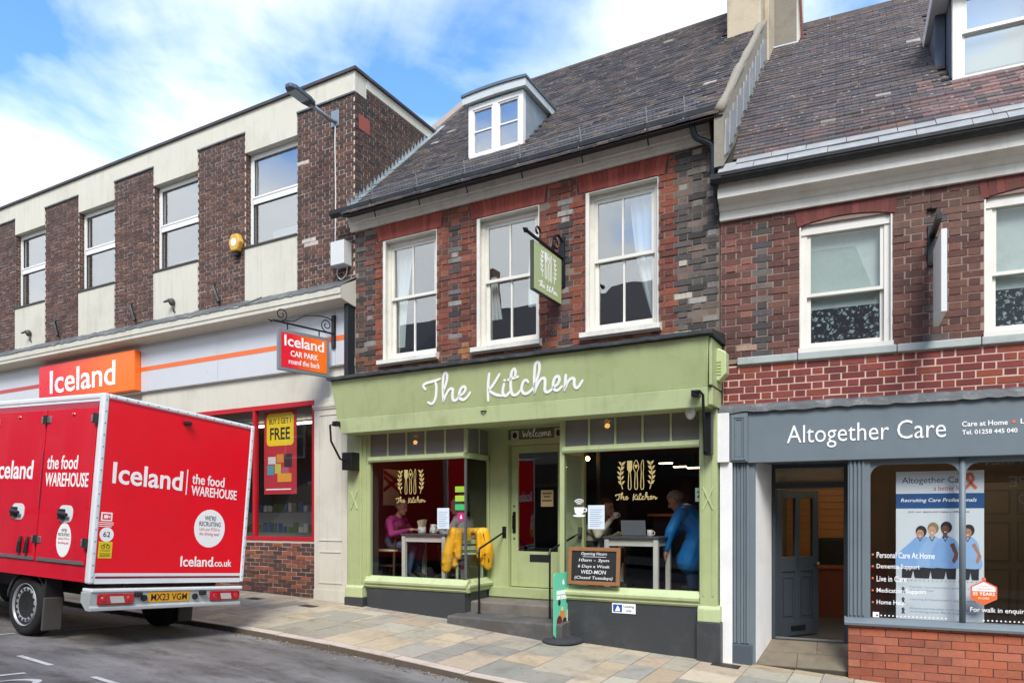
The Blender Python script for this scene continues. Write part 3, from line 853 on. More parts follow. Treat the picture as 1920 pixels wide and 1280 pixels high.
# ================================================================ red brick cafe house with green shopfront (middle)
KB = empty('cafe_building', (0, 0, 0), label='old red brick house with green shopfront, tiled roof and small dormer', category='building')
M_MORT_B = mat('mortar_old', '#74675b', .95, .25, 9, .3, 150, dirt='#4a4139', dirt_amt=.5, dirt_scale=2.4)
KWIN = [(.545, 1.52), (2.19, 3.155), (3.815, 4.765)]
KZ0, KZ1 = 3.97, 5.75
kholes = [(a, b, KZ0, KZ1) for a, b in KWIN]
kw = wall_cells(.0, 5.49, 3.45, 6.2, .0, .24, kholes).build('wall', M_MORT_B, KB)
box('party_wall', 5.47, 5.56, .03, 5.0, -.4, 5.4, M_MORT_B, KB)
def kit_col(a, z, r):
    d = min(min(abs(a - w[0]), abs(a - w[1])) for w in KWIN)
    inside = any(w[0] < a < w[1] for w in KWIN)
    if z < 4.12 and r.random() < .62 and d > .12 and a < 5.0: return vary(hexlin(r.choice(('#8a5a36', '#6b4634', '#4a3a32', '#7a4a32', '#a06a3c'))), .18, r)
    if (d < .225 and not (a > 5.0)) or inside or (z > 5.68 and .35 < a < 5.0 and r.random() < .75):
        return vary(hexlin(r.choice(('#78402f', '#824533', '#6c372b', '#6f4034', '#62372d', '#874c37'))), .14, r)
    q = r.random()
    if a > 4.95:
        c = r.choice(('#4a4542', '#57514c', '#3b3836', '#5f5852', '#6a5a50')) if q < .86 else r.choice(('#8f8a82', '#7d7770', '#a49c90'))
    elif q < .62: c = r.choice(('#453c3a', '#3a3434', '#4f4340', '#574744'))
    elif q < .82: c = r.choice(('#6d4238', '#5f3b34', '#70483c'))
    else: c = r.choice(('#8f8a84', '#7f7a75', '#6a6562'))
    return vary(hexlin(c), .15, r)
arch = [(a - .13, b + .13, KZ1, 5.985) for a, b in KWIN]
krnd = random.Random(44)
kp = brick_courses(.02, 5.485, 3.70, 6.0, .0757, .218, .009, 'flemish', kholes + arch, kit_col, .0, rnd=krnd, jit=2.4)
kp += [((5.485, y, z), (.03, .2, .064), None, vary(hexlin('#4a4340'), .2, krnd)) for z in [3.74 + .0757 * i for i in range(30)] for y in (.12,)]
lay_pieces('brick', kp, U_BRICK_OLD, M_BRICK_OLD, kw, Matrix(), 300)
M_GAUGE = mat('gauged_brick', '#ffffff', .85, .14, 14, .25, 100, piece=True, dirt='#4a2a22', dirt_amt=.35, dirt_scale=3)
U_VOUS = unit_piece('voussoir', M_GAUGE)
for a, b in KWIN:                                            # flat arches of rubbed brick
    ar = box('flat_arch', a - .12, b + .12, -.002, .1, KZ1, 5.985, mat('arch_joint', '#5a2f28', .95, .1), KB)
    nv = 17; cx = (a + b) / 2
    for i in range(nv):
        t = (i + .5) / nv; x = a - .10 + (b - a + .2) * t
        o = bpy.data.objects.new('voussoir', U_VOUS); o.location = (x, .02, (KZ1 + 5.985) / 2 + .002); o.scale = ((b - a + .2) / nv - .003, .06 + krnd.uniform(0, .004), .229)
        o.rotation_euler = (0, (t - .5) * .42, 0); o.color = vary(hexlin(krnd.choice(('#8a4133', '#93473a', '#813a2f'))), .1, krnd) + (1,)
        o.parent = ar; COL.objects.link(o)

M_OLDWHITE = mat('old_white_paint', '#d6d2c6', .6, .06, 3, .15, 40, dirt='#8a8272', dirt_amt=.35, dirt_scale=4.5, streak=.18)
M_FRAMEW = mat('window_white', '#d6d3c8', .5, .05, 4, dirt='#9a927f', dirt_amt=.25, dirt_scale=6)
M_CURTAIN = mat('net_curtain', '#d9dde0', .9, .05, 2)
def curtain(name, pts_l, pts_r, z_top, y, parent, n=14, m=10):
    """gathered cloth hung between two edges given as (x, z) lines"""
    v = []
    for j in range(m + 1):
        t = j / m
        for i in range(n + 1):
            s = i / n
            xl = pts_l[0] + (pts_l[1] - pts_l[0]) * t + (pts_l[2] * math.sin(t * math.pi)); xr = pts_r[0] + (pts_r[1] - pts_r[0]) * t + (pts_r[2] * math.sin(t * math.pi))
            v.append((xl + (xr - xl) * s, y + .018 * math.sin(s * 22 + t * 2), z_top[0] + (z_top[1] - z_top[0]) * t))
    f = [(j * (n + 1) + i, j * (n + 1) + i + 1, (j + 1) * (n + 1) + i + 1, (j + 1) * (n + 1) + i) for j in range(m) for i in range(n)]
    return MB().add(v, f).build(name, M_CURTAIN, parent, smooth=True)
kroom = room('room', .25, 5.25, .26, 3.2, 3.72, 5.95, mat('bedroom_wall', '#4c4e50', .9, .06), M_CARPET, mat('bedroom_ceiling', '#a9aaa8', .9, .04), KB)
for i, (a, b) in enumerate(KWIN):
    rv = MB().box(a, a + .012, .0, .16, KZ0, KZ1).box(b - .012, b, .0, .16, KZ0, KZ1).box(a + .012, b - .012, .0, .16, KZ1 - .012, KZ1)
    frame_mb(a + .012, b - .012, KZ0, KZ1 - .012, .10, .2, .065, .05, mb=rv)
    rv.box(a + .012, a + .05, -.006, .012, KZ0, KZ1 - .012)
    w = rv.build('window', M_FRAMEW, KB)
    x0, x1 = a + .077, b - .077; zm = 4.90; xm = (x0 + x1) / 2 - .02
    up = frame_mb(x0, x1, zm - .02, KZ1 - .077, .115, .15, .045, .04); up.box(xm - .012, xm + .012, .118, .147, zm + .02, KZ1 - .12)
    up.build('upper_sash', M_FRAMEW, w)
    lo = frame_mb(x0, x1, KZ0 + .05, zm + .03, .152, .185, .045, .075); lo.box(xm - .01, xm + .014, .155, .182, KZ0 + .12, zm)
    lo.build('lower_sash', M_FRAMEW, w)
    for p0, p1 in ((x0 + .045, xm - .012), (xm + .012, x1 - .045)):
        MB().box(p0, p1, .130, .134, zm + .02, KZ1 - .122).build('pane', M_PANE_OLD, w)
        MB().box(p0, p1, .167, .171, KZ0 + .125, zm - .015).build('pane', M_PANE_OLD, w)
    MB().prism([(-.095, 3.965), (-.095, 3.905), (-.02, 3.885), (.12, 3.89), (.12, 3.995), (0, 3.99)], 'x', a - .05, b + .045).build('sill', M_OLDWHITE, w)
    if i == 0: curtain('curtain', (x0, x0 + .02, 0), (x0 + .32, x0 + .16, -.02), (5.66, 4.2), .24, w)
    if i == 1:
        curtain('curtain', (x1 - .1, x1 - .22, -.05), (x1, x1, 0), (5.66, 4.5), .24, w)
        curtain('curtain', (x0, x0, 0), (x0 + .1, x0 + .2, 0), (5.0, 4.4), .25, w)
    if i == 2: curtain('curtain', (xm + .05, x1 - .06, -.06), (x1 + .02, x1 + .02, 0), (5.66, 4.05), .24, w)

# cornice, gutter, roof guard
prof = [(0, 5.985), (-.05, 5.985), (-.055, 6.045), (-.075, 6.05), (-.085, 6.085), (-.10, 6.09), (-.135, 6.235), (.0, 6.235)]
MB().prism(prof, 'x', -.05, 5.40).build('cornice', M_OLDWHITE, KB)
M_GUTTER = mat('gutter_black', '#17191b', .5, .2, 12, dirt='#5a5d58', dirt_amt=.25, dirt_scale=8)
gp = [(-.135, 6.245), (-.165, 6.195), (-.215, 6.165), (-.265, 6.17), (-.295, 6.20), (-.30, 6.255), (-.285, 6.255), (-.28, 6.21), (-.255, 6.185), (-.22, 6.18), (-.18, 6.205), (-.15, 6.245)]
gut = MB().prism(gp, 'x', -.25, 5.52).build('gutter', M_GUTTER, KB)
for x in (.55, 1.35, 2.15, 3.0, 3.85, 4.7):
    MB().tube([(x, -.17, 6.05), (x, -.2, 6.12), (x, -.29, 6.17), (x, -.31, 6.26)], .009, 5).build('bracket', M_GUTTER, gut)
K_A = math.atan(.971)
def k_roof(y): return 6.42 + .971 * y
M_TILE = mat('roof_tile', '#ffffff', .85, .3, 24, .5, 90, piece=True, dirt='#6a645a', dirt_amt=.4, dirt_scale=5, spots=(9, .17, '#a8a294', .75))
U_TILE = unit_piece('roof_tile', M_TILE, 3.4)
deck = MB().prism([(-.32, k_roof(-.32)), (3.36, k_roof(3.36)), (7.0, 6.2), (3.36, 6.2), (.26, 6.2), (-.0, 6.2)], 'x', .0, 5.60)
deck = deck.build('roof', mat('roof_batten', '#2c2624', .95, .1), KB)
def tiles(y0, y1, slope, zfn, xa, xb, colfn, skip, gauge=.098, tw=.163, rnd=None, sag=.0):
    out = []; ang = math.atan(slope); ca, sa = math.cos(ang), math.sin(ang)
    n = int((y1 - y0) / (gauge * ca)); L_ = .155
    for j in range(n):
        s = j * gauge
        x = xa - (j % 2) * tw / 2
        row = rnd.uniform(-.006, .006)
        while x < xb:
            p0, p1 = max(x, xa), min(x + tw, xb)
            x += tw
            if p1 - p0 < .04: continue
            xc = (p0 + p1) / 2
            yy = y0 + (s + L_ / 2) * ca; zc = zfn(yy) + .03 + row + rnd.uniform(-.003, .003) + sag * math.sin(xc * 1.3 + j * .12)
            if skip(xc, yy): continue
            out.append(((xc, yy, zc), (p1 - p0 - .004, L_, .024), (ang - .13 + rnd.uniform(-.035, .035), rnd.uniform(-.02, .02), rnd.uniform(-.015, .015)), colfn(xc, yy, rnd)))
    return out
def ktile(x, y, r):
    q = r.random()
    c = r.choice(('#3c393a', '#454040', '#353437', '#49423f', '#504743', '#3d3b40'))
    if q > .997: c = r.choice(('#8f8b83', '#97918a'))
    elif q > .93: c = '#574d49'
    return vary(hexlin(c), .2, r)
DX0, DX1, DY = 1.80, 2.70, .40
kt = tiles(-.33, 3.34, .971, k_roof, .02, 5.58, ktile, lambda x, y: (DX0 - .02 < x < DX1 + .02 and DY - .02 < y < 1.35) or (x > 5.06 and y > 2.12), rnd=random.Random(2), sag=.004)
lay_pieces('roof_tile', kt, U_TILE, M_TILE, deck, Matrix(), 300, edge=3.4)
M_RIDGE = mat('ridge_tile', '#4a4038', .85, .25, 12, .3, 60, dirt='#8a7f5f', dirt_amt=.4, dirt_scale=6)
for i in range(13):
    x = -.1 + i * .44
    if x > 4.9: break
    MB().prism([(3.24, 9.60), (3.27, 9.68), (3.33, 9.725), (3.39, 9.725), (3.45, 9.68), (3.48, 9.60)], 'x', x + .003, x + .437).build('ridge_tile', M_RIDGE, deck)
# stepped lead flashing against the neighbouring wall
fl = MB()
for i in range(27):
    y = -.20 + i * .088; z = k_roof(y)
    fl.add([(.006, y, z + .03), (.006, y + .1, z + .125), (.006, y + .035, z + .185), (.012, y, z + .03), (.012, y + .1, z + .125), (.012, y + .035, z + .185)], [(0, 1, 2), (5, 4, 3), (0, 2, 5, 3), (1, 4, 5, 2)])
fl.build('step_flashing', mat('bright_lead', '#9aa6a8', .45, .15, 9, metal=.4), KB, kind='stuff')
MB().prism([(-.25, k_roof(-.25) + .045), (2.25, k_roof(2.25) + .045), (2.25, k_roof(2.25) + .06), (-.25, k_roof(-.25) + .06)], 'x', .004, .13).build('flashing_soaker', MATS['bright_lead'], KB)
MB().prism([(2.0, k_roof(2.0) - .15), (3.36, k_roof(3.36) - .15), (3.36, k_roof(3.36) + .1), (2.0, k_roof(2.0) + .1)], 'x', -.22, .03).build('verge_coping', mat('verge_mortar', '#8a7d74', .9, .15, 5, .3, 40), KB)
# wire snow guard along the eaves
M_WIRE = mat('galvanised_wire', '#7f8487', .5, .1, metal=.5)
sg = empty('snow_guard', (0, -.2, 6.2), label='wire mesh snow guard along the eaves of the cafe roof', category='snow guard')
def gpt(x, h): return (x, -.03 - h * .25, .09 + h)
for h in (.01, .065, .12): MB().tube([gpt(.12, h), gpt(5.3, h)], .0045, 4).build('rail_wire', M_WIRE, sg)
vw = MB(); x = .12
while x < 5.3:
    vw.tube([gpt(x, 0), gpt(x, .12)], .003, 4); x += .052
vw.build('mesh_wires', M_WIRE, sg, kind='stuff')
for x in (.55, 1.35, 2.15, 3.0, 3.85, 4.7, 5.15): MB().tube([(x, -.11, -.03), gpt(x, .0), gpt(x, .17)], .008, 5).build('stay', M_WIRE, sg)
# downpipes
M_PIPE = mat('downpipe_blue_black', '#27333a', .45, .15, 8)
MB().tube(spline([(5.24, -.24, 6.2), (5.24, -.22, 6.08), (5.27, -.17, 6.0), (5.37, -.12, 5.95), (5.44, -.10, 5.88), (5.45, -.10, 5.7), (5.45, -.10, 5.45)], 4), .036, 10).build('downpipe', M_PIPE, KB, smooth=True)
MB().tube([(5.45, -.10, 5.52), (5.45, -.10, 5.46)], .045, 10).build('pipe_collar', M_PIPE, KB)

# dormer
dm = empty('dormer', (0, 0, 0)); dm.parent = KB
M_DLEAD = mat('dormer_lead', '#8c99a0', .5, .18, 4, .15, 20, metal=.25, dirt='#b9c2c4', dirt_amt=.5, dirt_scale=3)
dz0, dz1 = 6.80, 7.60
fr = frame_mb(DX0, DX1, dz0, dz1, DY, DY + .08, .07, .08)
mx_ = (DX0 + DX1) / 2
fr.box(mx_ - .045, mx_ + .045, DY, DY + .08, dz0 + .08, dz1 - .07)
fr = fr.build('dormer_frame', M_PVC, dm)
for p0, p1 in ((DX0 + .07, mx_ - .045), (mx_ + .045, DX1 - .07)):
    frame_mb(p0, p1, dz0 + .08, dz1 - .07, DY + .012, DY + .06, .022).box(p0, p1, DY + .02, DY + .05, 7.205, 7.225).build('casement', M_PVC, dm)
    MB().box(p0 + .03, p1 - .03, DY + .035, DY + .04, dz0 + .09, dz1 - .08).build('pane', M_PANE, dm)
for xa, xb in ((DX0, DX0 + .03), (DX1 - .03, DX1)):
    MB().prism([(DY + .08, dz0 - .02), (DY + .08, dz1 + .02), (1.32, dz1 + .02), (1.32, k_roof(1.3))], 'x', xa, xb).build('cheek', M_DLEAD, dm)
def arc(x0, x1, z, rise, n=12): return [(x0 + (x1 - x0) * i / n, z + rise * (1 - (2 * i / n - 1) ** 2)) for i in range(n + 1)]
a0, a1 = DX0 - .07, DX1 + .07
MB().prism(arc(a0, a1, 7.61, .018) + list(reversed(arc(a0, a1, 7.715, .022))), 'y', DY - .06, 1.5).build('bargeboard', mat('dormer_trim', '#b9c0bf', .5, .1, 4, dirt='#7e8a88', dirt_amt=.4, dirt_scale=5), dm)
MB().prism(arc(a0 - .015, a1 + .015, 7.717, .022) + list(reversed(arc(a0 - .015, a1 + .015, 7.752, .026))), 'y', DY - .08, 1.6).build('lead_roof', mat('dormer_roof', '#5d6a72', .5, .12, 5, metal=.3), dm)
room('dormer_room', DX0 + .03, DX1 - .03, DY + .09, 1.3, 6.75, 7.6, mat('attic_wall', '#3f444a', .9, .05), M_CARPET, MATS['attic_wall'] if 'attic_wall' in MATS else M_DKROOM, dm, t=.01)

# rendered chimney on the party wall
ch = empty('chimney', (5.33, 2.6, 8.3)); ch.parent = KB
M_RENDER = mat('chimney_render', '#b3a58c', .9, .12, 2.5, .3, 30, dirt='#6f6654', dirt_amt=.5, dirt_scale=2)
MB().box(-.235, .235, -.45, .5, -.1, 2.6).build('stack', M_RENDER, ch, bevel=.02)
MB().box(-.27, .25, -.50, -.44, -.12, .12).build('apron', MATS['bright_lead'], ch, bevel=.01)
MB().box(.236, .30, -.2, .3, -.3, 2.6).build('side_fillet', M_RENDER, ch, bevel=.01)
MB().box(-.28, .28, -.5, .55, 2.6, 2.75).build('cap_course', M_RENDER, ch, bevel=.02)
for yy in (-.2, .25): MB().lathe([(.12, 2.75), (.13, 2.8), (.1, 2.85), (.095, 3.1), (.12, 3.14)], 14, Matrix.Translation((0, yy, 0))).build('chimney_pot', mat('terracotta', '#8f5a42', .85, .1), ch, smooth=True)
# slate-hung cheek where this roof stands above the next one
def c_roofz(y): return 5.62 + 1.0 * (y + .05)
ck = MB().prism([(-.30, 5.55), (2.25, 7.75), (3.36, 8.8), (3.36, k_roof(3.36) + .02), (2.15, k_roof(2.15) + .05), (-.30, k_roof(-.30) + .03)], 'x', 5.50, 5.605).build('roof_cheek', mat('cheek_mortar', '#857e70', .95, .2, 10, .5, 40), KB)
M_SLATE = mat('slate', '#8b8d8c', .6, .2, 9, .2, 40, dirt='#b5b3ab', dirt_amt=.4, dirt_scale=6)
srn = random.Random(4)
for i in range(13):
    y = -.27 + i * .19; zb = 5.62 + 1.0 * (y + .3) - .05
    zt = k_roof(y) - .08
    MB().prism([(y, zb + .08), (y + .21, zb + .22), (y + .24, zt + .13), (y + .05, zt + .02)], 'x', 5.604 + .006 * (i % 2), 5.618 + .006 * (i % 2)).build('cheek_slate', M_SLATE, ck)
MB().tube([(5.56, y, k_roof(y) + .06 + srn.uniform(-.015, .015)) for y in span(-.32, 2.1, 16)], [.05 + srn.uniform(-.012, .012) for _ in range(17)], 8).build('mortar_fillet', MATS['cheek_mortar'], KB, smooth=True)

# ---------------------------------------------------------------- green shopfront
M_GREEN = mat('sage_green', '#a3ad7b', .45, .05, 1.5, .06, 60, dirt='#7d8757', dirt_amt=.32, dirt_scale=2.6, streak=.26, spots=(9, .05, '#6d6a4d', .6))
M_GREEN2 = mat('light_sage', '#b0bb8a', .42, .05, 2, .05, 60, dirt='#7d865a', dirt_amt=.4, dirt_scale=2.6, streak=.22, spots=(11, .05, '#6d6a4d', .6))
M_GRANITE = mat('dark_granite', '#36393a', .5, .3, 40, .1, 200, dirt='#5f6062', dirt_amt=.3, dirt_scale=3)
fz = [(-.56, 3.62), (-.475, 3.085)]
fas = MB().add([(.03, -.56, 3.62), (5.50, -.56, 3.62), (5.475, -.475, 3.08), (.085, -.475, 3.08), (.03, 0, 3.62), (5.50, 0, 3.62), (5.475, 0, 3.08), (.085, 0, 3.08)],
              [(0, 3, 2, 1), (4, 5, 6, 7), (0, 1, 5, 4), (3, 7, 6, 2), (0, 4, 7, 3), (1, 2, 6, 5)]).build('fascia', M_GREEN, KB, bevel=.006)
ra = MB().add([(.085, -.49, 3.077), (5.475, -.49, 3.077), (5.465, -.46, 2.865), (.14, -.46, 2.865), (.085, .0, 3.077), (5.475, .0, 3.077), (5.465, .0, 2.865), (.14, .0, 2.865)],
              [(0, 3, 2, 1), (4, 5, 6, 7), (0, 1, 5, 4), (3, 7, 6, 2), (0, 4, 7, 3), (1, 2, 6, 5)]).build('fascia_rail', M_GREEN2, KB, bevel=.006)
MB().box(5.476, 5.525, -.47, -.05, 2.88, 3.07).box(5.50, 5.53, -.53, -.05, 3.09, 3.60).build('end_block', M_GREEN, KB, bevel=.006)
lw = random.Random(6); v = []; nn = 60
for i in range(nn + 1):
    x = .0 + 5.56 * i / nn; wob = lw.uniform(-.006, .006); edge = -.62 + lw.uniform(-.006, .006)
    v += [(x, .0, 3.745), (x, edge, 3.672 + wob), (x, edge, 3.632 + wob), (x, -.55, 3.624), (x, 0, 3.624)]
MB().add(v, [(5 * i + k, 5 * i + 5 + k, 5 * i + 6 + k, 5 * i + 1 + k) for i in range(nn) for k in range(4)] + [(0, 1, 2, 3, 4), tuple(reversed(range(5 * nn, 5 * nn + 5)))]).build('lead_capping', mat('dark_lead', '#3a3e40', .5, .25, 9, .3, 30, metal=.3, dirt='#6d7272', dirt_amt=.4, dirt_scale=5), KB)
KITCHEN = [[(0.024,0.225),(-0.006,0.263),(0.009,0.292),(0.075,0.310),(0.163,0.320),(0.221,0.330),(0.276,0.342)],
  [(0.195,0.305),(0.205,0.257),(0.200,0.203),(0.183,0.121),(0.148,0.053),(0.097,0.027),(0.046,0.051)],
  [(0.314,0.182),(0.343,0.233),(0.379,0.306),(0.391,0.376),(0.371,0.413),(0.339,0.383),(0.316,0.288),(0.301,0.171),(0.296,0.039)],
  [(0.296,0.043),(0.347,0.126),(0.400,0.186),(0.442,0.200),(0.461,0.179),(0.449,0.111),(0.449,0.056),(0.478,0.039),(0.520,0.059),(0.555,0.097)],
  [(0.555,0.097),(0.618,0.121),(0.656,0.164),(0.652,0.199),(0.625,0.208),(0.583,0.176),(0.555,0.114),(0.562,0.061),(0.611,0.040),(0.666,0.064),(0.701,0.096),(0.724,0.126)],
  [(1.036,0.339),(1.015,0.248),(0.999,0.135),(0.988,-0.005)],
  [(1.186,0.317),(1.131,0.248),(1.065,0.175),(1.005,0.134)],
  [(1.005,0.134),(1.052,0.096),(1.118,0.062),(1.203,0.044)],
  [(1.243,0.193),(1.220,0.127),(1.213,0.071),(1.236,0.041),(1.275,0.049),(1.314,0.085)],
  [(1.248,0.235),(1.256,0.228)],
  [(1.406,0.256),(1.418,0.328),(1.397,0.360),(1.361,0.317),(1.340,0.218),(1.333,0.117),(1.346,0.054),(1.385,0.037),(1.429,0.053),(1.467,0.089)],
  [(1.301,0.232),(1.378,0.248),(1.448,0.258)],
  [(1.584,0.179),(1.562,0.206),(1.524,0.195),(1.493,0.137),(1.487,0.082),(1.518,0.046),(1.569,0.047),(1.625,0.081),(1.656,0.111)],
  [(1.656,0.111),(1.706,0.195),(1.749,0.301),(1.755,0.377),(1.733,0.410),(1.699,0.372),(1.681,0.274),(1.668,0.165),(1.662,0.039)],
  [(1.662,0.042),(1.699,0.118),(1.749,0.185),(1.792,0.209),(1.816,0.193),(1.816,0.130),(1.807,0.065),(1.829,0.036),(1.877,0.048),(1.926,0.088)],
  [(1.926,0.088),(1.980,0.115),(2.010,0.156),(2.010,0.199),(1.983,0.213),(1.950,0.189),(1.926,0.131),(1.926,0.077),(1.956,0.047),(1.998,0.054),(2.040,0.088)],
  [(2.103,0.221),(2.091,0.149),(2.075,0.040)],
  [(2.078,0.047),(2.117,0.125),(2.158,0.164),(2.193,0.171),(2.209,0.148),(2.205,0.095),(2.223,0.056),(2.258,0.064),(2.292,0.103),(2.316,0.133)]]
def script(strokes, name, material, parent, M, scale=1.0, w=.028, d=.008):
    mb = MB()
    for s in strokes:
        p = spline([(x * scale, z * scale) for x, z in s], 5)
        n = len(p); ws = [w * scale * (.82 + .3 * math.sin(math.pi * min(1, i / (n - 1))) ** .5) for i in range(n)]
        mb.ribbon(p, ws, d, M)
        for e in (p[0], p[-1]):
            r = w * scale * .4
            mb.prism([(e[0] + r * math.cos(q * .785), e[1] + r * math.sin(q * .785)) for q in range(8)], 'y', -d * .97, 0, M=M)
    return mb.build(name, material, parent)
FM = Matrix.Translation((1.68, -.486, 3.145)) @ Matrix.Rotation(math.atan((.56 - .475) / .54), 4, 'X')
script(KITCHEN, 'lettering', mat('letter_white', '#eeeeea', .35, .02), fas, FM, 1.0, .032, .007)
MB().ell((2.6, -.482, 3.0), (.03, .012, .014), 8, 6).prism([(2.555, 3.02), (2.60, 2.985), (2.645, 3.02), (2.62, 3.0), (2.6, 3.02), (2.58, 3.0)], 'y', -.50, -.475).build('badge', M_GREEN, ra)

def gbox(name, *a, **k): return box(name, *a, M_GREEN, KB, bevel=.005, **k)
# pilasters
for x0, x1, nm in ((.03, .30, 'l'), (5.315, 5.505, 'r')):
    p = MB().box(x0, x1, -.2, .0, .63, 2.87)
    p = p.build('pilaster', M_GREEN, KB, bevel=.005)
    f = MB(); w_ = x1 - x0
    f.box(x0 + .03, x0 + .05, -.208, -.198, .75, 2.6).box(x1 - .05, x1 - .03, -.208, -.198, .75, 2.6)
    f.build('reeding', M_GREEN, p)
    xm = (x0 + x1) / 2; zc = 1.86 if nm == 'r' else 1.9
    for sgn_ in (1, -1):
        MB().ribbon([(xm - sgn_ * .06, zc - .13), (xm + sgn_ * .06, zc + .13)], .016, .014, Matrix.Translation((0, -.2 - .001 * (sgn_ > 0), 0))).build('cross_bar', M_GREEN2, p)
    MB().box(x0 - .02, x1 + .04, -.235, 0, .46, .60).prism([(-.235, .60), (-.2, .64), (0, .64), (0, .60)], 'x', x0 - .02, x1 + .04).build('plinth', M_GREEN2, p, bevel=.008)
    MB().box(x0 - .03, x1 + .05, -.24, 0, gz(xm) - .2, .458).build('plinth_block', M_GRANITE, p, bevel=.01)
def bay(x0, x1, ret_x, left):
    """a projecting shop window: stallriser, sill, glazing, five top lights, and a glazed return beside the door"""
    yb = -.15
    b = empty('bay_window', ((x0 + x1) / 2, yb, .6)); b.parent = KB
    off = Matrix.Translation(-Vector(b.location))
    def put(mb, name, m, **k):
        mb.v = [tuple(off @ Vector(p)) for p in mb.v]
        return mb.build(name, m, b, **k)
    rx0, rx1 = (ret_x - .03, ret_x + .0) if left else (ret_x, ret_x + .03)
    g = min(gz(x0), gz(x1)) - .25
    put(MB().box(x0 - .04, x1, yb - .02, yb + .1, g, .615).box(*((x1 - .10, x1 + .0) if left else (x0 - .04, x0 + .1)), yb + .1, .5, g, .615), 'stallriser', M_GRANITE, bevel=.006)
    sp = [(yb - .03, .615), (yb - .05, .64), (yb - .045, .665), (yb - .075, .685), (yb - .08, .715), (yb - .05, .73), (yb + .0, .79), (yb + .06, .79), (yb + .06, .615)]
    put(MB().prism(sp, 'x', x0 - .05, x1 + .05 * left), 'sill', M_GREEN2)
    rs = [((x1 if left else x0) + (1 if left else -1) * (-p[0] + yb), p[1]) for p in sp]
    put(MB().prism(rs, 'y', yb + .0, .5), 'return_sill', M_GREEN2)
    put(MB().box(x0 - .05, x0 + .012, yb - .01, yb + .05, .79, 2.9), 'post', M_GREEN)
    if not left: put(MB().box(x1 - .012, x1 + .01, yb - .01, yb + .05, .79, 2.9), 'post', M_GREEN)
    put(MB().prism([(yb - .035, 2.455), (yb - .05, 2.48), (yb - .045, 2.52), (yb - .02, 2.535), (yb + .05, 2.535), (yb + .05, 2.455)], 'x', x0 - .0, x1 + .0), 'transom', M_GREEN2)
    xr = x1 if left else x0
    put(MB().box(xr - .02, xr + .02, yb + .05, .5, 2.455, 2.53), 'return_transom', M_GREEN2)
    put(MB().box(x0, x1, yb + .01, yb + .016, .79, 2.455), 'pane', M_SHOPGLASS)
    put(MB().box(xr - .003, xr + .003, yb + .03, .48, .79, 2.455), 'return_pane', M_SHOPGLASS)
    put(MB().box(xr - .014, xr + .014, yb - .004, yb + .024, .79, 2.455), 'corner_bar', mat('corner_alloy', '#6d7070', .35, .05, metal=.5))
    put(MB().box(xr - .022, xr + .022, yb - .006, yb + .04, 2.53, 2.9), 'corner_post', M_GREEN)
    M_TOP = glass_mat('textured_glass', (.55, .57, .55), boost=1.0, rough=.25, haze='#8a8780', haze_amt=.72)  # textured glass; the haze colour paints in a grey reflection
    for i in range(5):
        a, c = x0 + (x1 - x0) * i / 5, x0 + (x1 - x0) * (i + 1) / 5
        if i: put(MB().box(a - .013, a + .013, yb - .004, yb + .04, 2.53, 2.9), 'mullion', M_GREEN2)
        put(MB().box(a + .013, c - .013, yb + .012, yb + .018, 2.535, 2.88), 'top_light', M_TOP)
    for i in range(2):
        ya = yb + .03 + .31 * i
        put(MB().box(xr - .004, xr + .004, ya + .012, ya + .3, 2.53, 2.88), 'top_light', M_TOP)
    put(MB().box(xr - .013, xr + .013, yb + .33, yb + .355, 2.53, 2.9), 'mullion', M_GREEN2)
    put(MB().box(xr - .02, xr + .02, .44, .5, .7, 2.9), 'jamb', M_GREEN)
    return b
bay(.42, 2.10, 2.10, True)
bay(3.58, 5.31, 3.58, False)
box('bay_side_post', .30, .372, -.18, .0, .63, 2.87, M_GREEN, KB, bevel=.004)
box('soffit', .14, 5.47, -.455, .6, 2.885, 2.93, M_GREEN, KB)
# recessed entrance
dr = MB().box(2.12, 2.42, .47, .58, .62, 2.9).box(3.28, 3.575, .47, .58, .62, 2.9).box(2.42, 3.28, .47, .58, 2.665, 2.74).box(2.12, 3.575, .44, .6, .52, .655)
dr.build('door_frame', M_GREEN, KB, bevel=.004)
door = empty('door', (2.43, .545, .665)); door.parent = KB
M_DGREEN = M_GREEN
dl = frame_mb(0, .84, 0, 1.995, 0, .045, .105, .5).box(.105, .735, .012, .035, .13, .4).build('leaf', M_DGREEN, door, bevel=.004)
MB().box(.1, .74, .018, .024, .49, 1.895).build('pane', M_SHOPGLASS, door)
MB().box(.30, .60, -.006, .01, .355, .46).build('letter_plate', mat('plate_dark', '#33373a', .4, .1, metal=.6), door, bevel=.004)
MB().box(.03, .075, -.012, 0, .76, 1.06).tube([(.052, -.01, .8), (.052, -.05, .82), (.052, -.05, 1.0), (.052, -.01, 1.02)], .01, 8).build('handle', mat('dark_bronze', '#2c2823', .4, .1, metal=.7), door)
MB().ell((.05, -.004, .68), .014, 8, 6).ell((.05, -.004, 1.14), .014, 8, 6).build('lock', mat('dark_bronze', '#2c2823'), door)
nt = MB().box(.47, .66, .010, .013, 1.13, 1.36).build('notice', mat('kraft_card', '#b59c6c', .8, .08, 20), door)
for z_, w_ in ((1.30, .07), (1.255, .05), (1.20, .075)): box('faded_line', .565 - w_, .565 + w_, .009, .010, z_, z_ + .025, mat('brown_ink', '#6b5a3c', .8, .3, 60), nt)
box('overlight', 2.42, 3.575, .50, .56, 2.74, 2.9, mat('olive_panel', '#5d6244', .6, .06), KB)
we = MB().box(2.44, 3.5, .478, .499, 2.72, 2.885).build('welcome_panel', MATS['olive_panel'], KB, bevel=.004)
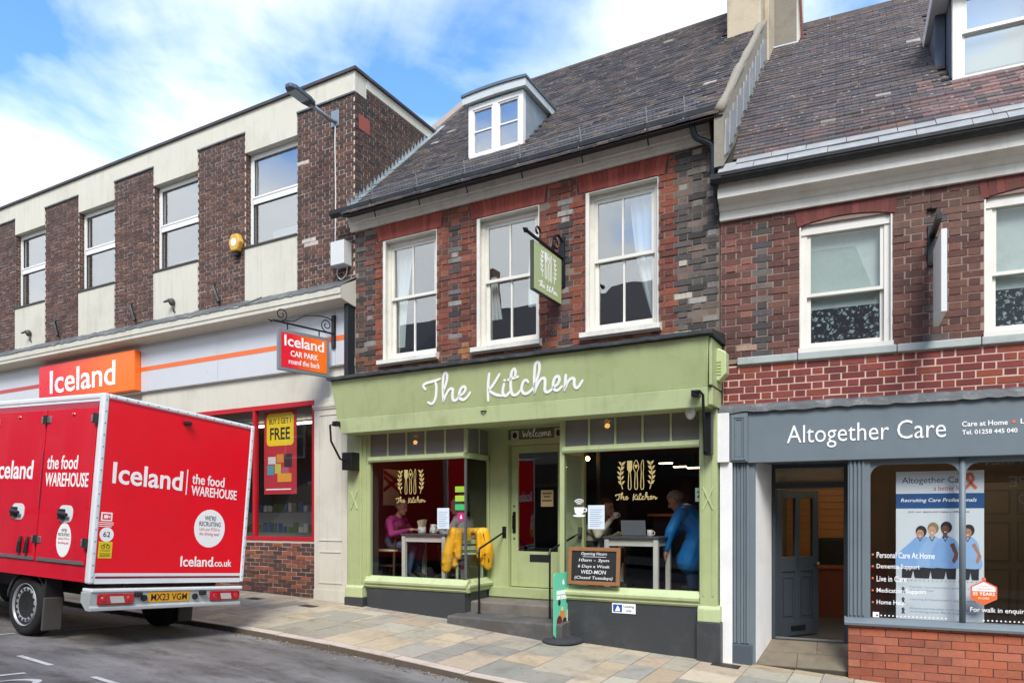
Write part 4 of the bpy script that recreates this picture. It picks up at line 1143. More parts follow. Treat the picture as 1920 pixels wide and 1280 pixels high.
WEL = [[(0, .16), (.02, .02), (.06, .1), (.1, .02), (.15, .17)], [(.16, .06), (.2, .07), (.21, .1), (.18, .11), (.165, .05), (.19, .01), (.24, .04)], [(.24, .04), (.3, .15), (.29, .19), (.265, .12), (.27, .02), (.31, .03)],
       [(.37, .09), (.34, .1), (.325, .05), (.35, .01), (.39, .04)], [(.44, .1), (.41, .08), (.41, .02), (.45, .01), (.47, .06), (.44, .1), (.49, .08)], [(.5, .1), (.5, .01), (.53, .1), (.55, .09), (.55, .02), (.58, .1), (.605, .09), (.605, .02), (.64, .04)],
       [(.64, .04), (.68, .07), (.69, .1), (.66, .11), (.645, .05), (.67, .01), (.72, .05)]]
script(WEL, 'lettering', M_WHITE_PRINT, we, Matrix.Translation((2.655, .477, 2.76)), .62, .018, .003)
for x in (2.53, 3.21):
    box('tile', x - .06, x + .06, .470, .478, 2.735, 2.868, mat('cream_tile', '#b9b4a0', .5, .05), KB)
    MB().disc(x, 2.80, .035, .045, .4695, .004, 10).build('motif', M_INK, we)
M_STEP = mat('step_stone', '#6d675d', .85, .2, 9, .3, 70, dirt='#3d3a35', dirt_amt=.5, dirt_scale=3)
MB().prism([(.5, .0), (.5, .5), (-.0, .495), (-.02, .48), (-.02, .0)], 'x', 2.10, 3.58).build('step', M_STEP, KB, bevel=.01)
MB().prism([(-.02, -.1), (-.02, .345), (-.40, .33), (-.42, .31), (-.42, -.1)], 'x', 1.98, 3.68).build('step', mat('step_dark', '#4c4a47', .8, .2, 9, .3, 70, dirt='#77726a', dirt_amt=.5, dirt_scale=3), KB, bevel=.01)
box('riser_board', 2.12, 3.57, .46, .5, .5, .62, M_GREEN, KB)
# hand rails on both sides of the steps
for k, (px_, py_, bx, by, lab) in enumerate(((2.29, -.10, 2.36, .46, 'black iron handrail on the bay side of the cafe steps, near the yellow jacket'), (3.34, -.06, 3.55, .42, 'black iron handrail by the opening-hours board and cafe door'))):
    h = empty('handrail', (px_, py_, .335), label=lab, category='handrail', group='handrails at the cafe steps')
    MB().tube([(0, 0, 0), (0, 0, .86), (.0, .02, .9)], .014, 8).lathe([(.035, 0), (.035, .01), (.015, .015)], 12).build('post', M_BLACK, h)
    e = (bx - px_, by - py_, 1.10)
    MB().tube([(0, -.04, .82), (0, 0, .88), e], .014, 8).build('rail', M_BLACK, h)
    MB().box(e[0] - .03, e[0] + .03, e[1], e[1] + .012, e[2] - .08, e[2] + .08).build('wall_plate', M_BLACK, h)
# window lettering and motif (gold vinyl)
M_GOLD = mat('gold_vinyl', '#b3a068', .4, .08, 12)
def motif(mb, M, s):
    """two leaf sprays round a fork, spoon and knife"""
    for sg_ in (-1, 1):
        x = sg_ * .19
        mb.ribbon(spline([((x + sg_ * .0) * s, 0), ((x + sg_ * .035) * s, .16 * s), (x * s, .36 * s)], 5), .009 * s * 1.3, .002, M)
        for i in range(5):
            z = .07 + i * .065; xx = x + sg_ * .03 * math.sin((z) / .36 * math.pi)
            for sd in (-1, 1):
                cx, cz = xx + sd * .032, z + .022; d = Vector((sd * .8, 0, .6))
                pts = [((xx + sd * .004) * s, (z - .01) * s), ((cx - .004 * sd) * s, (cz - .02) * s), ((cx + .018 * sd) * s, (cz + .022) * s), ((cx - .014 * sd) * s, (cz + .014) * s)]
                if sd < 0: pts.reverse()
                mb.prism(pts, 'y', -.002, 0, M=M)
    for x, kind in ((-.09, 'fork'), (0, 'spoon'), (.085, 'knife')):
        o = spline([((x - .012) * s, .22 * s), ((x - .02) * s, .03 * s), (x * s, -.005 * s), ((x + .02) * s, .03 * s), ((x + .012) * s, .22 * s)], 5)
        mb.ribbon(o, .008 * s * 1.3, .002, M)
        if kind == 'fork':
            mb.prism([((x - .035) * s, .38 * s), ((x - .035) * s, .27 * s), ((x - .012) * s, .22 * s), ((x + .012) * s, .22 * s), ((x + .035) * s, .27 * s), ((x + .035) * s, .38 * s)], 'y', -.002, 0, M=M)
        elif kind == 'spoon':
            mb.ribbon(spline([((x - .012) * s, .22 * s), ((x - .038) * s, .3 * s), (x * s, .385 * s), ((x + .038) * s, .3 * s), ((x + .012) * s, .22 * s)], 5), .01 * s, .002, M)
            mb.prism([(x * s, .27 * s), ((x + .024) * s, .31 * s), ((x + .012) * s, .33 * s), (x * s, .315 * s), ((x - .012) * s, .33 * s), ((x - .024) * s, .31 * s)], 'y', -.002, 0, M=M)
        else:
            mb.ribbon(spline([((x - .012) * s, .22 * s), ((x - .016) * s, .32 * s), ((x + .01) * s, .385 * s), ((x + .02) * s, .3 * s), ((x + .012) * s, .22 * s)], 5), .008 * s, .002, M)
    return mb
for xc, nm in ((1.165, 'left'), (4.535, 'right')):
    g = empty('window_vinyl', (xc, -.1425, 1.85), label='gold cutlery and leaf vinyl with cafe name on the %s window' % ('bay with the yellow jacket' if nm == 'left' else 'bay with the blue-coated man'), category='window vinyl', group='gold vinyls on the cafe glass')
    motif(MB(), Matrix.Translation((0, 0, .135)), .9).build('motif', M_GOLD, g)
    script(KITCHEN, 'lettering', M_GOLD, g, Matrix.Translation((-.26, 0, 0)), .225, .045, .002)
# hanging cafe sign on bracket
hs = empty('hanging_sign', (3.5, 0, 4.95), label='pale green cafe sign with white leaf motif on scrolled black bracket', category='hanging sign')
bk = MB(); bk.box(-.035, .035, -.03, .0, -.35, .3)
bk.tube([(0, -.02, .02), (0, -1.0, .04)], .02, 8).tube([(0, -.98, .04), (0, -1.02, .04), (0, -1.1, .045)], [.0, .035, .0], 6)
bk.tube(scroll(-.72, .13, .09, 1.0), .014, 6).tube(spline([(0, -.03, .24), (0, -.16, .27), (0, -.3, .18), (0, -.36, .05)]), .016, 6)
bk.tube(scroll(-.22, .13, .1, 1.4, -1), .012, 6); bk.tube([(0, -.03, -.3), (0, -.2, -.1), (0, -.32, .0)], .012, 6)
bk.build('bracket', M_BLACK, hs)
MB().box(-.024, .024, -.87, -.10, -.605, -.02).build('sign_frame', mat('sign_edge', '#3a3d2c', .5, .1), hs, bevel=.004)
sb = MB().box(.0245, .030, -.86, -.11, -.595, -.03).build('sign_board', mat('sign_green', '#a3af7d', .4, .05, 3), hs, bevel=.003)
SM = Matrix.Translation((.031, -.485, -.42)) @ Matrix.Rotation(R(90), 4, 'Z')
motif(MB(), SM @ Matrix.Translation((0, 0, .02)), .85).build('motif', M_WHITE_PRINT, sb)
script(KITCHEN, 'lettering', M_WHITE_PRINT, sb, SM @ Matrix.Translation((-.26, 0, -.12)), .22, .045, .002)
# flood lamps under the fascia
def flood(x, lab, flip=1):
    f = empty('flood_lamp', (x, -.47, 3.0), label=lab, category='lamp', group='black swan lamps under the green fascia')
    MB().box(-.05, .04, -.09, .01, -.03, .04).build('mount', M_BLACK, f, bevel=.006)
    return f
f = flood(.11, 'black swan-neck lamp with square head at the cream pilaster end of the fascia')
MB().tube([(0, -.09, 0), (-.05, -.13, -.02), (-.04, -.12, -.25), (.02, -.0, -.5), (.05, .15, -.55)], .016, 6).build('arm', M_BLACK, f)
MB().box(-.02, .17, .08, .26, -.66, -.40).build('head', M_BLACK, f, bevel=.012)
f = flood(5.36, 'black swan-neck lamp with upright tube at the white pilaster end of the fascia')
MB().tube([(0, -.08, 0.02), (.05, -.10, .02), (.08, -.08, -.02), (.08, .0, -.6), (.06, .1, -.62)], .016, 6).build('arm', M_BLACK, f)
MB().box(.03, .12, .12, .24, -.66, -.18).build('head', M_BLACK, f, bevel=.012)
MB().ell((5.24, -.32, 2.84), (.06, .06, .09), 14, 10).build('dome_sensor', mat('dome_white', '#cfcfca', .35, .03), smooth=True, label='white dome security sensor under the right end of green fascia', category='sensor')
sp_ = empty('alarm_sounder', (5.53, -.3, 3.36), label='pale green louvred alarm box on the fascia return', category='alarm box')
MB().prism([(-.10, -.16), (.02, -.2), (.1, -.12), (.1, .12), (.02, .17), (-.10, .16)], 'y', -.0, .16).build('case', M_GREEN2, sp_, bevel=.012)
for i in range(5): MB().box(-.09, .05, -.008, .0, -.13 + i * .035, -.115 + i * .035).build('louvre', M_GREEN, sp_)
# loading sign, opening-hours board, pavement sign
ls = empty('loading_sign', (4.39, -.172, .545), label='small white and blue loading sign on the dark granite stallriser', category='sign')
box('plate', -.15, .15, -.006, 0, -.06, .06, M_WHITE_PRINT, ls, bevel=.002)
MB().prism([(-.135, -.045), (-.02, -.045), (-.02, .045), (-.135, .045)], 'y', -.008, -.006).build('blue_square', mat('sign_blue', '#1f4f97', .4, .03), ls)
MB().prism([(-.11, -.035), (-.045, -.035), (-.05, .0), (-.075, .035), (-.09, .01)], 'y', -.0095, -.008).build('figure', M_WHITE_PRINT, ls)
text('lettering', 'Loading', M_INK, ls, face_front(.065, -.0065, .005), width=.13, height=.035, align='CENTER', depth=.0008, bold=.01)
text('lettering', 'only', M_INK, ls, face_front(.065, -.0065, -.045), width=.07, height=.035, align='CENTER', depth=.0008, bold=.01)
M_PINE = mat('oak_frame', '#8a6038', .55, .2, 18, .1, 60)
cb = empty('opening_hours_board', (4.02, -.235, .815), (R(-4), 0, 0), label='wood-framed chalkboard with opening hours standing on the green sill', category='chalkboard')
frame_mb(-.34, .34, 0, .46, -.02, .015, .045).build('frame', M_PINE, cb, bevel=.004)
bb = box('slate', -.30, .30, -.008, .008, .04, .42, mat('chalkboard', '#181a19', .8, .15, 8), cb)
M_CHALK = mat('chalk', '#d8d8d4', .9, .1, 60)
for z_, s_, w_ in ((.355, 'Opening Hours', .34), (.275, '10am - 3pm', .40), (.20, '6 Days a Week', .42), (.135, 'WED-MON', .33), (.06, '(Closed Tuesdays)', .50)):
    text('chalk_line', s_, M_CHALK, bb, face_front(-.0, -.0085, z_), width=w_, height=.047, align='CENTER', depth=.0006, bold=.006, shear=.15)
box('underline', -.15, .16, -.0092, -.008, .343, .348, M_CHALK, bb)
ps = empty('pavement_sign', (3.62, -.26, pz(3.62, -.26)), (0, 0, R(-9)), label='mint green swinging pavement sign on dark rubber base by the steps', category='pavement sign')
MB().lathe([(.30, 0), (.30, .02), (.24, .05), (.08, .075), (.06, .08)], 28, Matrix.Diagonal((.82, 1, 1, 1))).build('base', mat('rubber_base', '#2f3032', .8, .1, 10), ps, smooth=False)
pm_ = Matrix.Rotation(R(90), 4, 'Z')
MB().prism(rrect(-.2, .2, .06, .86, .05), 'y', -.008, .008, M=pm_).build('panel', mat('sign_mint', '#62bf9c', .4, .05, 3), ps)
prx = MB
def pside(mb): mb.v = [tuple(pm_ @ Vector(p)) for p in mb.v]; return mb
pside(MB().prism([(.0, .78), (.03, .73), (.0, .70), (-.03, .73)], 'y', -.0095, -.008)).build('leaf_print', M_WHITE_PRINT, ps)
pside(MB().box(-.15, .15, -.0095, -.008, .59, .64)).build('heading_strip', M_WHITE_PRINT, ps)
pside(MB().box(-.15, -.07, -.0095, -.008, .53, .58)).build('heading_block', M_WHITE_PRINT, ps)
pside(MB().box(-.06, .15, -.0095, -.008, .53, .58)).build('heading_block', M_WHITE_PRINT, ps)
for k, (x, z, rx, rz_, c) in enumerate(((-.09, .49, .03, .04, '#1c2b28'), (.08, .5, .02, .03, '#2a3f36'), (-.03, .34, .06, .07, '#c9853f'), (-.09, .25, .06, .08, '#6b1f2b'), (.03, .24, .05, .06, '#2b2a35'), (.10, .30, .035, .1, '#cfc7b5'), (-.03, .41, .03, .03, '#b9d08a'), (.03, .2, .04, .04, '#e6e2da'))):
    pside(MB().disc(x, z, rx, rz_, -.008 - .0004 * k, .001, 12)).build('food_print', mat('food_%d' % k, c, .5, .2, 40), ps)
# papers and stickers on the cafe glass
def paper(name, x0, x1, z0, z1, lab, y=-.1435, col='#c9d3da', lines=9, cat='notice', grp=None):
    p = empty(name, ((x0 + x1) / 2, y, z0), label=lab, category=cat); 
    if grp: p['group'] = grp
    w, h = (x1 - x0) / 2, z1 - z0
    s = box('sheet', -w, w, -.0015, 0, 0, h, mat('paper_' + col[1:], col, .7, .03), p)
    for i in range(lines): box('text_line', -w * .75, w * (.4 + .35 * ((i * 7) % 3) / 2), -.0022, -.0015, h * (.1 + .78 * i / lines), h * (.1 + .78 * i / lines) + h * .022, mat('grey_ink', '#7d8fa0', .7, .05), s)
    return p
paper('menu', 1.63, 1.83, 1.485, 1.775, 'printed menu sheet taped inside the left bay, beside the green stickers')
paper('menu', 3.91, 4.13, 1.50, 1.795, 'printed menu sheet taped in the right bay beside the cup sticker')
for k, (z, c) in enumerate(((2.03, '#8db52a'), (1.905, '#9cbf2f'), (1.785, '#2fae5c'))):
    s = paper('hygiene_sticker', 1.93, 2.085, z - .04, z + .04, '%s green hygiene rating sticker at the glass corner' % ('topmost', 'middle', 'lowest, deeper')[k], col=c, lines=2, cat='sticker', grp='stickers at the glass corner')
pk = paper('sticker', 1.97, 2.085, 1.60, 1.71, 'small magenta square sticker with white drop under the green ones', col='#b01e63', lines=0, cat='sticker')
MB().prism([(.0, .085), (.02, .04), (.0, .02), (-.02, .04)], 'y', -.0025, -.0015).build('drop', M_WHITE_PRINT, pk)
wf = empty('cup_sticker', (3.79, -.1435, 1.70), label='white coffee cup sticker with signal waves on the right bay glass', category='sticker')
MB().prism([(-.07, .07), (-.055, 0), (-.03, -.02), (.03, -.02), (.055, 0), (.07, .07)], 'y', -.0015, 0).disc(0, -.035, .085, .015, 0, .0015, 16).build('cup', M_WHITE_PRINT, wf)
for r_ in (.03, .055, .08): MB().ribbon([(r_ * math.cos(R(a)), .09 + r_ * math.sin(R(a))) for a in range(40, 145, 10)], .012, .0015).build('wave', M_WHITE_PRINT, wf)
MB().ribbon(spline([(.065, .055), (.1, .05), (.095, .02), (.055, .015)]), .012, .0015).build('cup_handle', M_WHITE_PRINT, wf)

# ================================================================ care office house (right), turned 5 degrees with the bend of the street
CB = empty('office_building', (5.5, 0, 0), (0, 0, R(5)), label='red brick house with grey care office shopfront and mossy tiled roof', category='building')
CW = Matrix.Translation((5.5, 0, 0)) @ Matrix.Rotation(R(5), 4, 'Z')
UR = 5.2
CWIN = [(.85, 1.76), (2.58, 3.49), (4.2, 5.05)]
CZ0, CZ1 = 3.455, 4.86
choles = [(a, b, CZ0, CZ1) for a, b in CWIN]
M_MORT_C = mat('mortar_grey_pink', '#8a766a', .95, .2, 6, .3, 150, dirt='#5d5048', dirt_amt=.4, dirt_scale=2)
M_MORT_P = mat('mortar_pale', '#c9aa98', .95, .08, 9, .2, 150)
cw = wall_cells(.005, UR, 3.40, 5.2, .0, .24, choles).build('wall', M_MORT_C, CB)
def care_col(a, z, r):
    if z > 4.86 + .1 and r.random() < .8: return vary(hexlin(r.choice(('#64403a', '#5b3a36', '#6b4640', '#4f3a37'))), .12, r)
    q = r.random()
    if .42 < a < .58 and q < .75: return vary(hexlin(r.choice(('#5a5450', '#4f4a48', '#686058', '#44403f'))), .15, r)
    if 2.0 < a < 2.22 and q < .6: return vary(hexlin(r.choice(('#5d5450', '#6b4e46', '#4f4643'))), .15, r)
    if z < 3.75 and a < .55 and q < .3: return vary(hexlin(r.choice(('#a98a78', '#8f6a58', '#b39a88'))), .12, r)
    if a < .3 and q < .5: return vary(hexlin(r.choice(('#75493f', '#6a423a', '#7d5346'))), .12, r)
    if z > 4.5 and 1.8 < a < 2.6: return vary(hexlin(r.choice(('#65493f', '#6d5145', '#5c433a'))), .1, r)
    return vary(hexlin(r.choice(('#5f3f37', '#583932', '#66443a', '#523732', '#6a463b'))), .12, r)
cp = brick_courses(.01, UR, 3.465, 5.06, .0757, .218, .0085, 'flemish', [(a - .06, b + .06, z0, z1 + .16) if False else (a, b, z0, z1) for a, b, z0, z1 in choles], care_col, .0, rnd=random.Random(77), jit=1.9)
lay_pieces('brick', cp, U_BRICK_RED, M_BRICK_RED, cw, CW, 300)
# brick band between fascia and string course
cb2 = box('brick_band', .03, UR, -.012, .2, 2.84, 3.372, M_MORT_P, CB)
cp2 = brick_courses(.04, UR, 2.905, 3.372, .0772, .222, .0135, 'flemish', [], lambda a, z, r: vary(hexlin(r.choice(('#74342f', '#6d2f2b', '#7c3932', '#682d2a', '#84402f'))), .1, r), -.012, rnd=random.Random(78), proud=.006)
lay_pieces('brick', cp2, U_BRICK, M_BRICK, cb2, CW, 300)
M_STONE = mat('grey_stone', '#a1a8a4', .85, .15, 6, .3, 60, dirt='#6a6f6b', dirt_amt=.5, dirt_scale=3)
for k, (a, b) in enumerate(((.19, .83), (.83, 1.80), (1.80, 2.55), (2.55, 3.5), (3.5, UR))):
    MB().box(a + .003, b - .003, -.055, .1, 3.372, 3.455).build('string_course', M_STONE, CB, bevel=.01)
M_SASHW = mat('sash_white', '#d3d0c6', .5, .05, 4, dirt='#a39b8a', dirt_amt=.2, dirt_scale=5)
M_NET = mat('net_frost', '#a9b0ad', .9, .14, 5, dirt='#8a918e', dirt_amt=.5, dirt_scale=3)
def floral():
    m = bpy.data.materials.new('floral_cloth'); m.use_nodes = True
    N, L = m.node_tree.nodes, m.node_tree.links; b = N['Principled BSDF']; b.inputs['Roughness'].default_value = .9
    tc = N.new('ShaderNodeTexCoord')
    v = N.new('ShaderNodeTexVoronoi'); v.inputs['Scale'].default_value = 19; v.inputs['Randomness'].default_value = 1
    n = N.new('ShaderNodeTexNoise'); n.inputs['Scale'].default_value = 38; n.inputs['Detail'].default_value = 4; n.inputs['Distortion'].default_value = 1.4
    L.new(tc.outputs['Object'], v.inputs['Vector']); L.new(tc.outputs['Object'], n.inputs['Vector'])
    mm = N.new('ShaderNodeMath'); mm.operation = 'MULTIPLY_ADD'; mm.inputs[1].default_value = -.55
    L.new(v.outputs['Distance'], mm.inputs[0]); L.new(n.outputs['Fac'], mm.inputs[2])
    r = N.new('ShaderNodeValToRGB'); e = r.color_ramp.elements
    e[0].position = .30; e[0].color = (.012, .016, .024, 1); e[1].position = .44; e[1].color = (.30, .36, .38, 1)
    L.new(mm.outputs[0], r.inputs[0]); L.new(r.outputs[0], b.inputs['Base Color'])
    return m
M_FLORAL = floral()
for a, b in CWIN:
    rv = MB().box(a, a + .015, .0, .1, CZ0, CZ1).box(b - .015, b, .0, .1, CZ0, CZ1)
    frame_mb(a + .015, b - .015, CZ0, CZ1, .045, .14, .06, .06, mb=rv)
    w = rv.build('window', M_SASHW, CB)
    MB().prism([(a, CZ1 - .10)] + arc(a, b, CZ1 - .01, .055, 10) + [(b, CZ1 - .10)], 'y', .03, .2).build('arched_head', M_SASHW, w)
    x0, x1, zm = a + .075, b - .075, 4.10
    frame_mb(x0, x1, zm - .02, CZ1 - .06, .06, .095, .038, .035).build('upper_sash', M_SASHW, w)
    frame_mb(x0, x1, CZ0 + .06, zm + .02, .098, .13, .038, .06).build('lower_sash', M_SASHW, w)
    MB().box(x0 + .03, x1 - .03, .075, .079, zm, CZ1 - .1).build('pane', M_PANE_NET, w)
    MB().box(x0 + .03, x1 - .03, .112, .116, CZ0 + .1, zm).build('pane', M_PANE_NET, w)
    MB().box(x0, x1, .150, .156, 3.9, CZ1).build('net_blind', M_NET, w)
    MB().box(x0, x1, .136, .142, CZ0, 3.95).build('floral_panel', M_FLORAL, w)
    box('sill', a - .01, b + .01, -.045, .1, CZ0 - .0, CZ0 + .045, M_SASHW, w)
    # segmental brick head
    hd = MB().prism(arc(a - .02, b + .02, CZ1 - .02, .065, 10) + list(reversed(arc(a - .08, b + .08, 5.06, .0, 10))), 'y', -.004, .1).build('brick_head', mat('head_joint', '#5c332c', .95, .1), CB)
    for i in range(14):
        t = (i + .5) / 14; x = a - .04 + (b - a + .08) * t
        z0_ = CZ1 - .015 + .065 * (1 - (2 * t - 1) ** 2)
        o = bpy.data.objects.new('voussoir', U_VOUS); o.scale = ((b - a + .08) / 14 - .003, .06, 5.055 - z0_); o.location = (x, .018, (5.055 + z0_) / 2)
        o.rotation_euler = (0, (t - .5) * .28, 0); o.color = vary(hexlin(random.choice(('#703a34', '#68352f', '#763f37'))), .08, random) + (1,); o.parent = hd; COL.objects.link(o)
room('room', .1, UR, .27, 3, 3.2, 5.1, M_DKROOM, M_CARPET, M_DKROOM, CB)
# eaves: cornice, gutter, slate course, tiles
M_CORW = mat('cornice_white', '#d4d1c6', .55, .05, 3, .08, 40, dirt='#958d7c', dirt_amt=.35, dirt_scale=3, streak=.15)
MB().prism([(0, 5.04), (-.05, 5.04), (-.055, 5.13), (-.075, 5.14), (-.11, 5.19), (-.19, 5.215), (-.215, 5.23), (-.22, 5.41), (0, 5.41)], 'x', .0, UR).build('cornice', M_CORW, CB)
MB().prism([(y - .05, z - .80) for y, z in gp], 'x', -.06, UR).build('gutter', M_GUTTER, CB)
MB().tube([(-.02, -.27, 5.43), (-.02, -.24, 5.36), (-.03, -.1, 5.3), (-.03, -.06, 5.1)], .03, 8).build('gutter_outlet', M_GUTTER, CB)
def c_roof(y): return 5.78 + y
dk = MB().prism([(-.36, c_roof(-.36)), (3.42, c_roof(3.42)), (6.5, 6.0), (3.4, 5.42), (-.2, 5.42)], 'x', .06, UR).build('roof', MATS['roof_batten'], CB)
er = random.Random(12)
x = .02
while x < UR - .05:
    w = er.uniform(.26, .5)
    for j, (s0, ln, dz) in enumerate(((-.35, .17, .022), (-.245, .15, .034))):
        xx = x + (.18 if j else 0)
        o = MB().box(-w / 2 + .003, w / 2 - .003, 0, ln * 1.414, -.006, .008).build('eaves_slate', M_SLATE, dk)
        o.location = (xx + w / 2, s0, c_roof(s0) + dz); o.rotation_euler = (R(43 + er.uniform(-1.5, 1.5)), 0, er.uniform(-.01, .01))
    x += w
def ctile(x, y, r):
    q = r.random()
    c = r.choice(('#494344', '#514948', '#434042', '#544a47', '#4e4745', '#484549'))
    if y < .5 and q < .45: c = r.choice(('#524441', '#584845', '#4c403f', '#5c4b47'))
    if x > 2.1 and y < .8 and q < .7: c = r.choice(('#69544f', '#705a54', '#625050'))
    if q > .996: c = r.choice(('#8a857c', '#959086', '#7d776e'))
    return vary(hexlin(c), .17, r)
CD_U0, CD_Y = 2.36, .66
ct = tiles(-.14, 3.40, 1.0, c_roof, .16, UR, ctile, lambda x, y: (x > CD_U0 - .02 and CD_Y - .02 < y < 2.6) or (x < .74 and y > 2.85), rnd=random.Random(3), sag=.008, gauge=.105)
lay_pieces('roof_tile', ct, U_TILE, M_TILE, dk, CW, 300, edge=3.4)
for i in range(11):
    x = .72 + i * .42
    MB().prism([(3.30, 9.13), (3.33, 9.21), (3.39, 9.25), (3.45, 9.25), (3.51, 9.21), (3.54, 9.13)], 'x', x + .003, x + .417).build('ridge_tile', M_RIDGE, dk)
# second chimney stack
c2 = empty('chimney', (.5, 3.2, 8.6)); c2.parent = CB
M_REND2 = mat('chimney_render_dark', '#7d766a', .9, .15, 2.5, .3, 30, dirt='#4f4a42', dirt_amt=.5, dirt_scale=2)
MB().box(-.2, .18, -.3, .5, -.2, 2.6).build('stack', M_REND2, c2, bevel=.02)
MB().box(-.22, .22, -.42, -.28, -.12, .03).build('apron', MATS['bright_lead'], c2, bevel=.01)
MB().box(.18, .26, -.25, .5, .1, 2.6).build('side_pier', mat('chimney_white', '#c9c4b8', .8, .08), c2, bevel=.01)
MB().tube([(.27, -.28, .1), (.2, -.31, 1.6)], .018, 6).build('stay_bar', mat('stay_red', '#6d3a34', .7, .1), c2)
# dormer at the right edge
cd = empty('dormer', (0, 0, 0)); cd.parent = CB
d0, d1, dzb, dzt = CD_U0 + .03, 3.95, 6.44, 7.42
fr = MB().box(d0, d0 + .09, CD_Y, CD_Y + .1, dzb, dzt).box(d1 - .09, d1, CD_Y, CD_Y + .1, dzb, dzt).box(d0 + .09, d1 - .09, CD_Y, CD_Y + .1, dzt - .06, dzt).box(d0 + .09, d1 - .09, CD_Y, CD_Y + .1, dzb, dzb + .035)
fr.box(3.12, 3.18, CD_Y, CD_Y + .1, dzb + .035, dzt - .06)
fr.build('dormer_frame', M_SASHW, cd)
for p0, p1 in ((d0 + .09, 3.12), (3.18, d1 - .09)):
    frame_mb(p0, p1, 6.95, dzt - .06, CD_Y + .015, CD_Y + .05, .045, .035).build('upper_sash', M_PVC, cd)
    frame_mb(p0, p1, dzb + .035, 6.97, CD_Y + .052, CD_Y + .085, .03, .03).build('lower_sash', M_PVC, cd)
    MB().box(p0 + .03, p1 - .03, CD_Y + .03, CD_Y + .034, 6.97, dzt - .1).build('pane', M_PANE, cd)
    MB().box(p0 + .03, p1 - .03, CD_Y + .067, CD_Y + .071, dzb + .06, 6.95).build('pane', M_PANE, cd)
    box('blind', p0, p1, CD_Y + .13, CD_Y + .14, dzb, dzt, mat('pale_blind', '#b8c8c6', .8, .05), cd)
MB().prism([(CD_Y + .1, dzb - .03), (CD_Y + .1, dzt), (1.95, dzt), (1.7, c_roof(1.68))], 'x', CD_U0 + .01, CD_U0 + .05).build('cheek', mat('dark_slate_cheek', '#4f5a68', .6, .2, 8), cd)
MB().prism([(CD_Y + .02, dzb - .02), (CD_Y - .06, dzb - .06), (CD_Y - .07, dzb - .045), (CD_Y + .02, dzb + .0)], 'x', d0 - .05, d1 + .05).build('sill', M_LEAD, cd)
MB().box(CD_U0 - .16, d1 + .2, CD_Y - .14, 2.4, dzt, dzt + .16).build('roof_edge', M_PVC, cd, bevel=.008)
MB().box(CD_U0 - .10, CD_U0 + .0, 1.0, 1.55, 6.75, 7.42).build('corner_post', MATS['dark_slate_cheek'], cd)

# projecting sign seen on edge
pj = empty('projecting_sign', (2.15, 0, 4.0), label='white projecting board seen edge-on between two upper sash windows', category='hanging sign')
pj.parent = None; pj.matrix_world = CW @ Matrix.Translation((2.15, 0, 4.0))
MB().box(-.07, .0, -.03, .0, .23, .66).build('wall_plate', M_BLACK, pj, bevel=.004)
MB().box(-.045, .0, -.55, -.03, .52, .58).build('arm', M_BLACK, pj)
MB().box(-.03, .02, -.72, -.12, -.42, .36).build('board', mat('board_white', '#cfcfcb', .4, .04), pj, bevel=.004)
MB().ell((-.03, -.02, .82), (.05, .03, .02), 8, 6).build('hook', M_BLACK, pj)

# ---------------------------------------------------------------- grey shopfront
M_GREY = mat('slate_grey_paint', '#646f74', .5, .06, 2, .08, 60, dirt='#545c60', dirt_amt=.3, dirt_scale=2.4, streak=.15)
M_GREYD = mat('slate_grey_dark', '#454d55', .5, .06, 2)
M_WPIL = mat('white_pilaster_paint', '#d9d8d6', .7, .04, 2, .15, 50, dirt='#9c9890', dirt_amt=.2, dirt_scale=3)
ls_ = random.Random(15); v = []; nn = 70
for i in range(nn + 1):
    x = .0 + UR * i / nn; w = ls_.uniform(-.007, .007); w2 = ls_.uniform(-.011, .007)
    v += [(x, .0, 2.935 + w), (x, -.10, 2.91 + w), (x, -.135, 2.875 + w2 * .4), (x, -.14, 2.826 + w2), (x, -.10, 2.83)]
MB().add(v, [(5 * i + k, 5 * i + 5 + k, 5 * i + 6 + k, 5 * i + 1 + k) for i in range(nn) for k in range(4)]).build('lead_flashing', M_LEAD, CB)
cf = MB().box(.315, UR, -.10, .0, 2.255, 2.83).build('fascia', M_GREY, CB, bevel=.006)
text('lettering', 'Altogether Care', M_WHITE_PRINT, cf, face_front(.725, -.101, 2.395), width=1.51, height=.255, depth=.006, bold=-.004)
text('lettering', 'Care at Home', M_WHITE_PRINT, cf, face_front(2.375, -.101, 2.555), width=.385, height=.052, depth=.003, bold=.012)
MB().disc(2.81, 2.583, .016, .016, -.1, .004, 14).build('dot', mat('dot_orange', '#d0674a', .5, .02), cf)
text('lettering', 'Live in Care', M_WHITE_PRINT, cf, face_front(2.865, -.101, 2.56), width=.36, height=.05, depth=.003, bold=.012)
text('lettering', 'Tel. 01258 445 040', M_WHITE_PRINT, cf, face_front(2.375, -.101, 2.475), width=.465, height=.045, depth=.003, bold=.014)
cap = MB().box(.125, .315, -.125, .0, 2.265, 2.82)
cap = cap.build('pilaster_cap', M_GREY, CB, bevel=.005)
frame_mb(.14, .30, 2.285, 2.79, -.14, -.125, .03).build('panel_frame', M_GREY, cap, bevel=.004)
frame_mb(.175, .265, 2.32, 2.755, -.134, -.125, .012).build('panel_bead', M_GREY, cap)
g_ = gz(5.7) - .15
pl_ = MB().box(.15, .39, -.05, .0, g_, 2.26).build('pilaster', M_GREY, CB)
for i, xx in enumerate((.155, .195, .235, .27, .295)): MB().box(xx, xx + (.028 if i % 2 == 0 else .012), -.068 - .006 * (i % 2), -.05, .22, 2.26).build('flute', M_GREY, pl_, bevel=.004)
MB().box(.13, .36, -.10, .0, g_, .21).build('plinth', M_GREYD, pl_, bevel=.006)
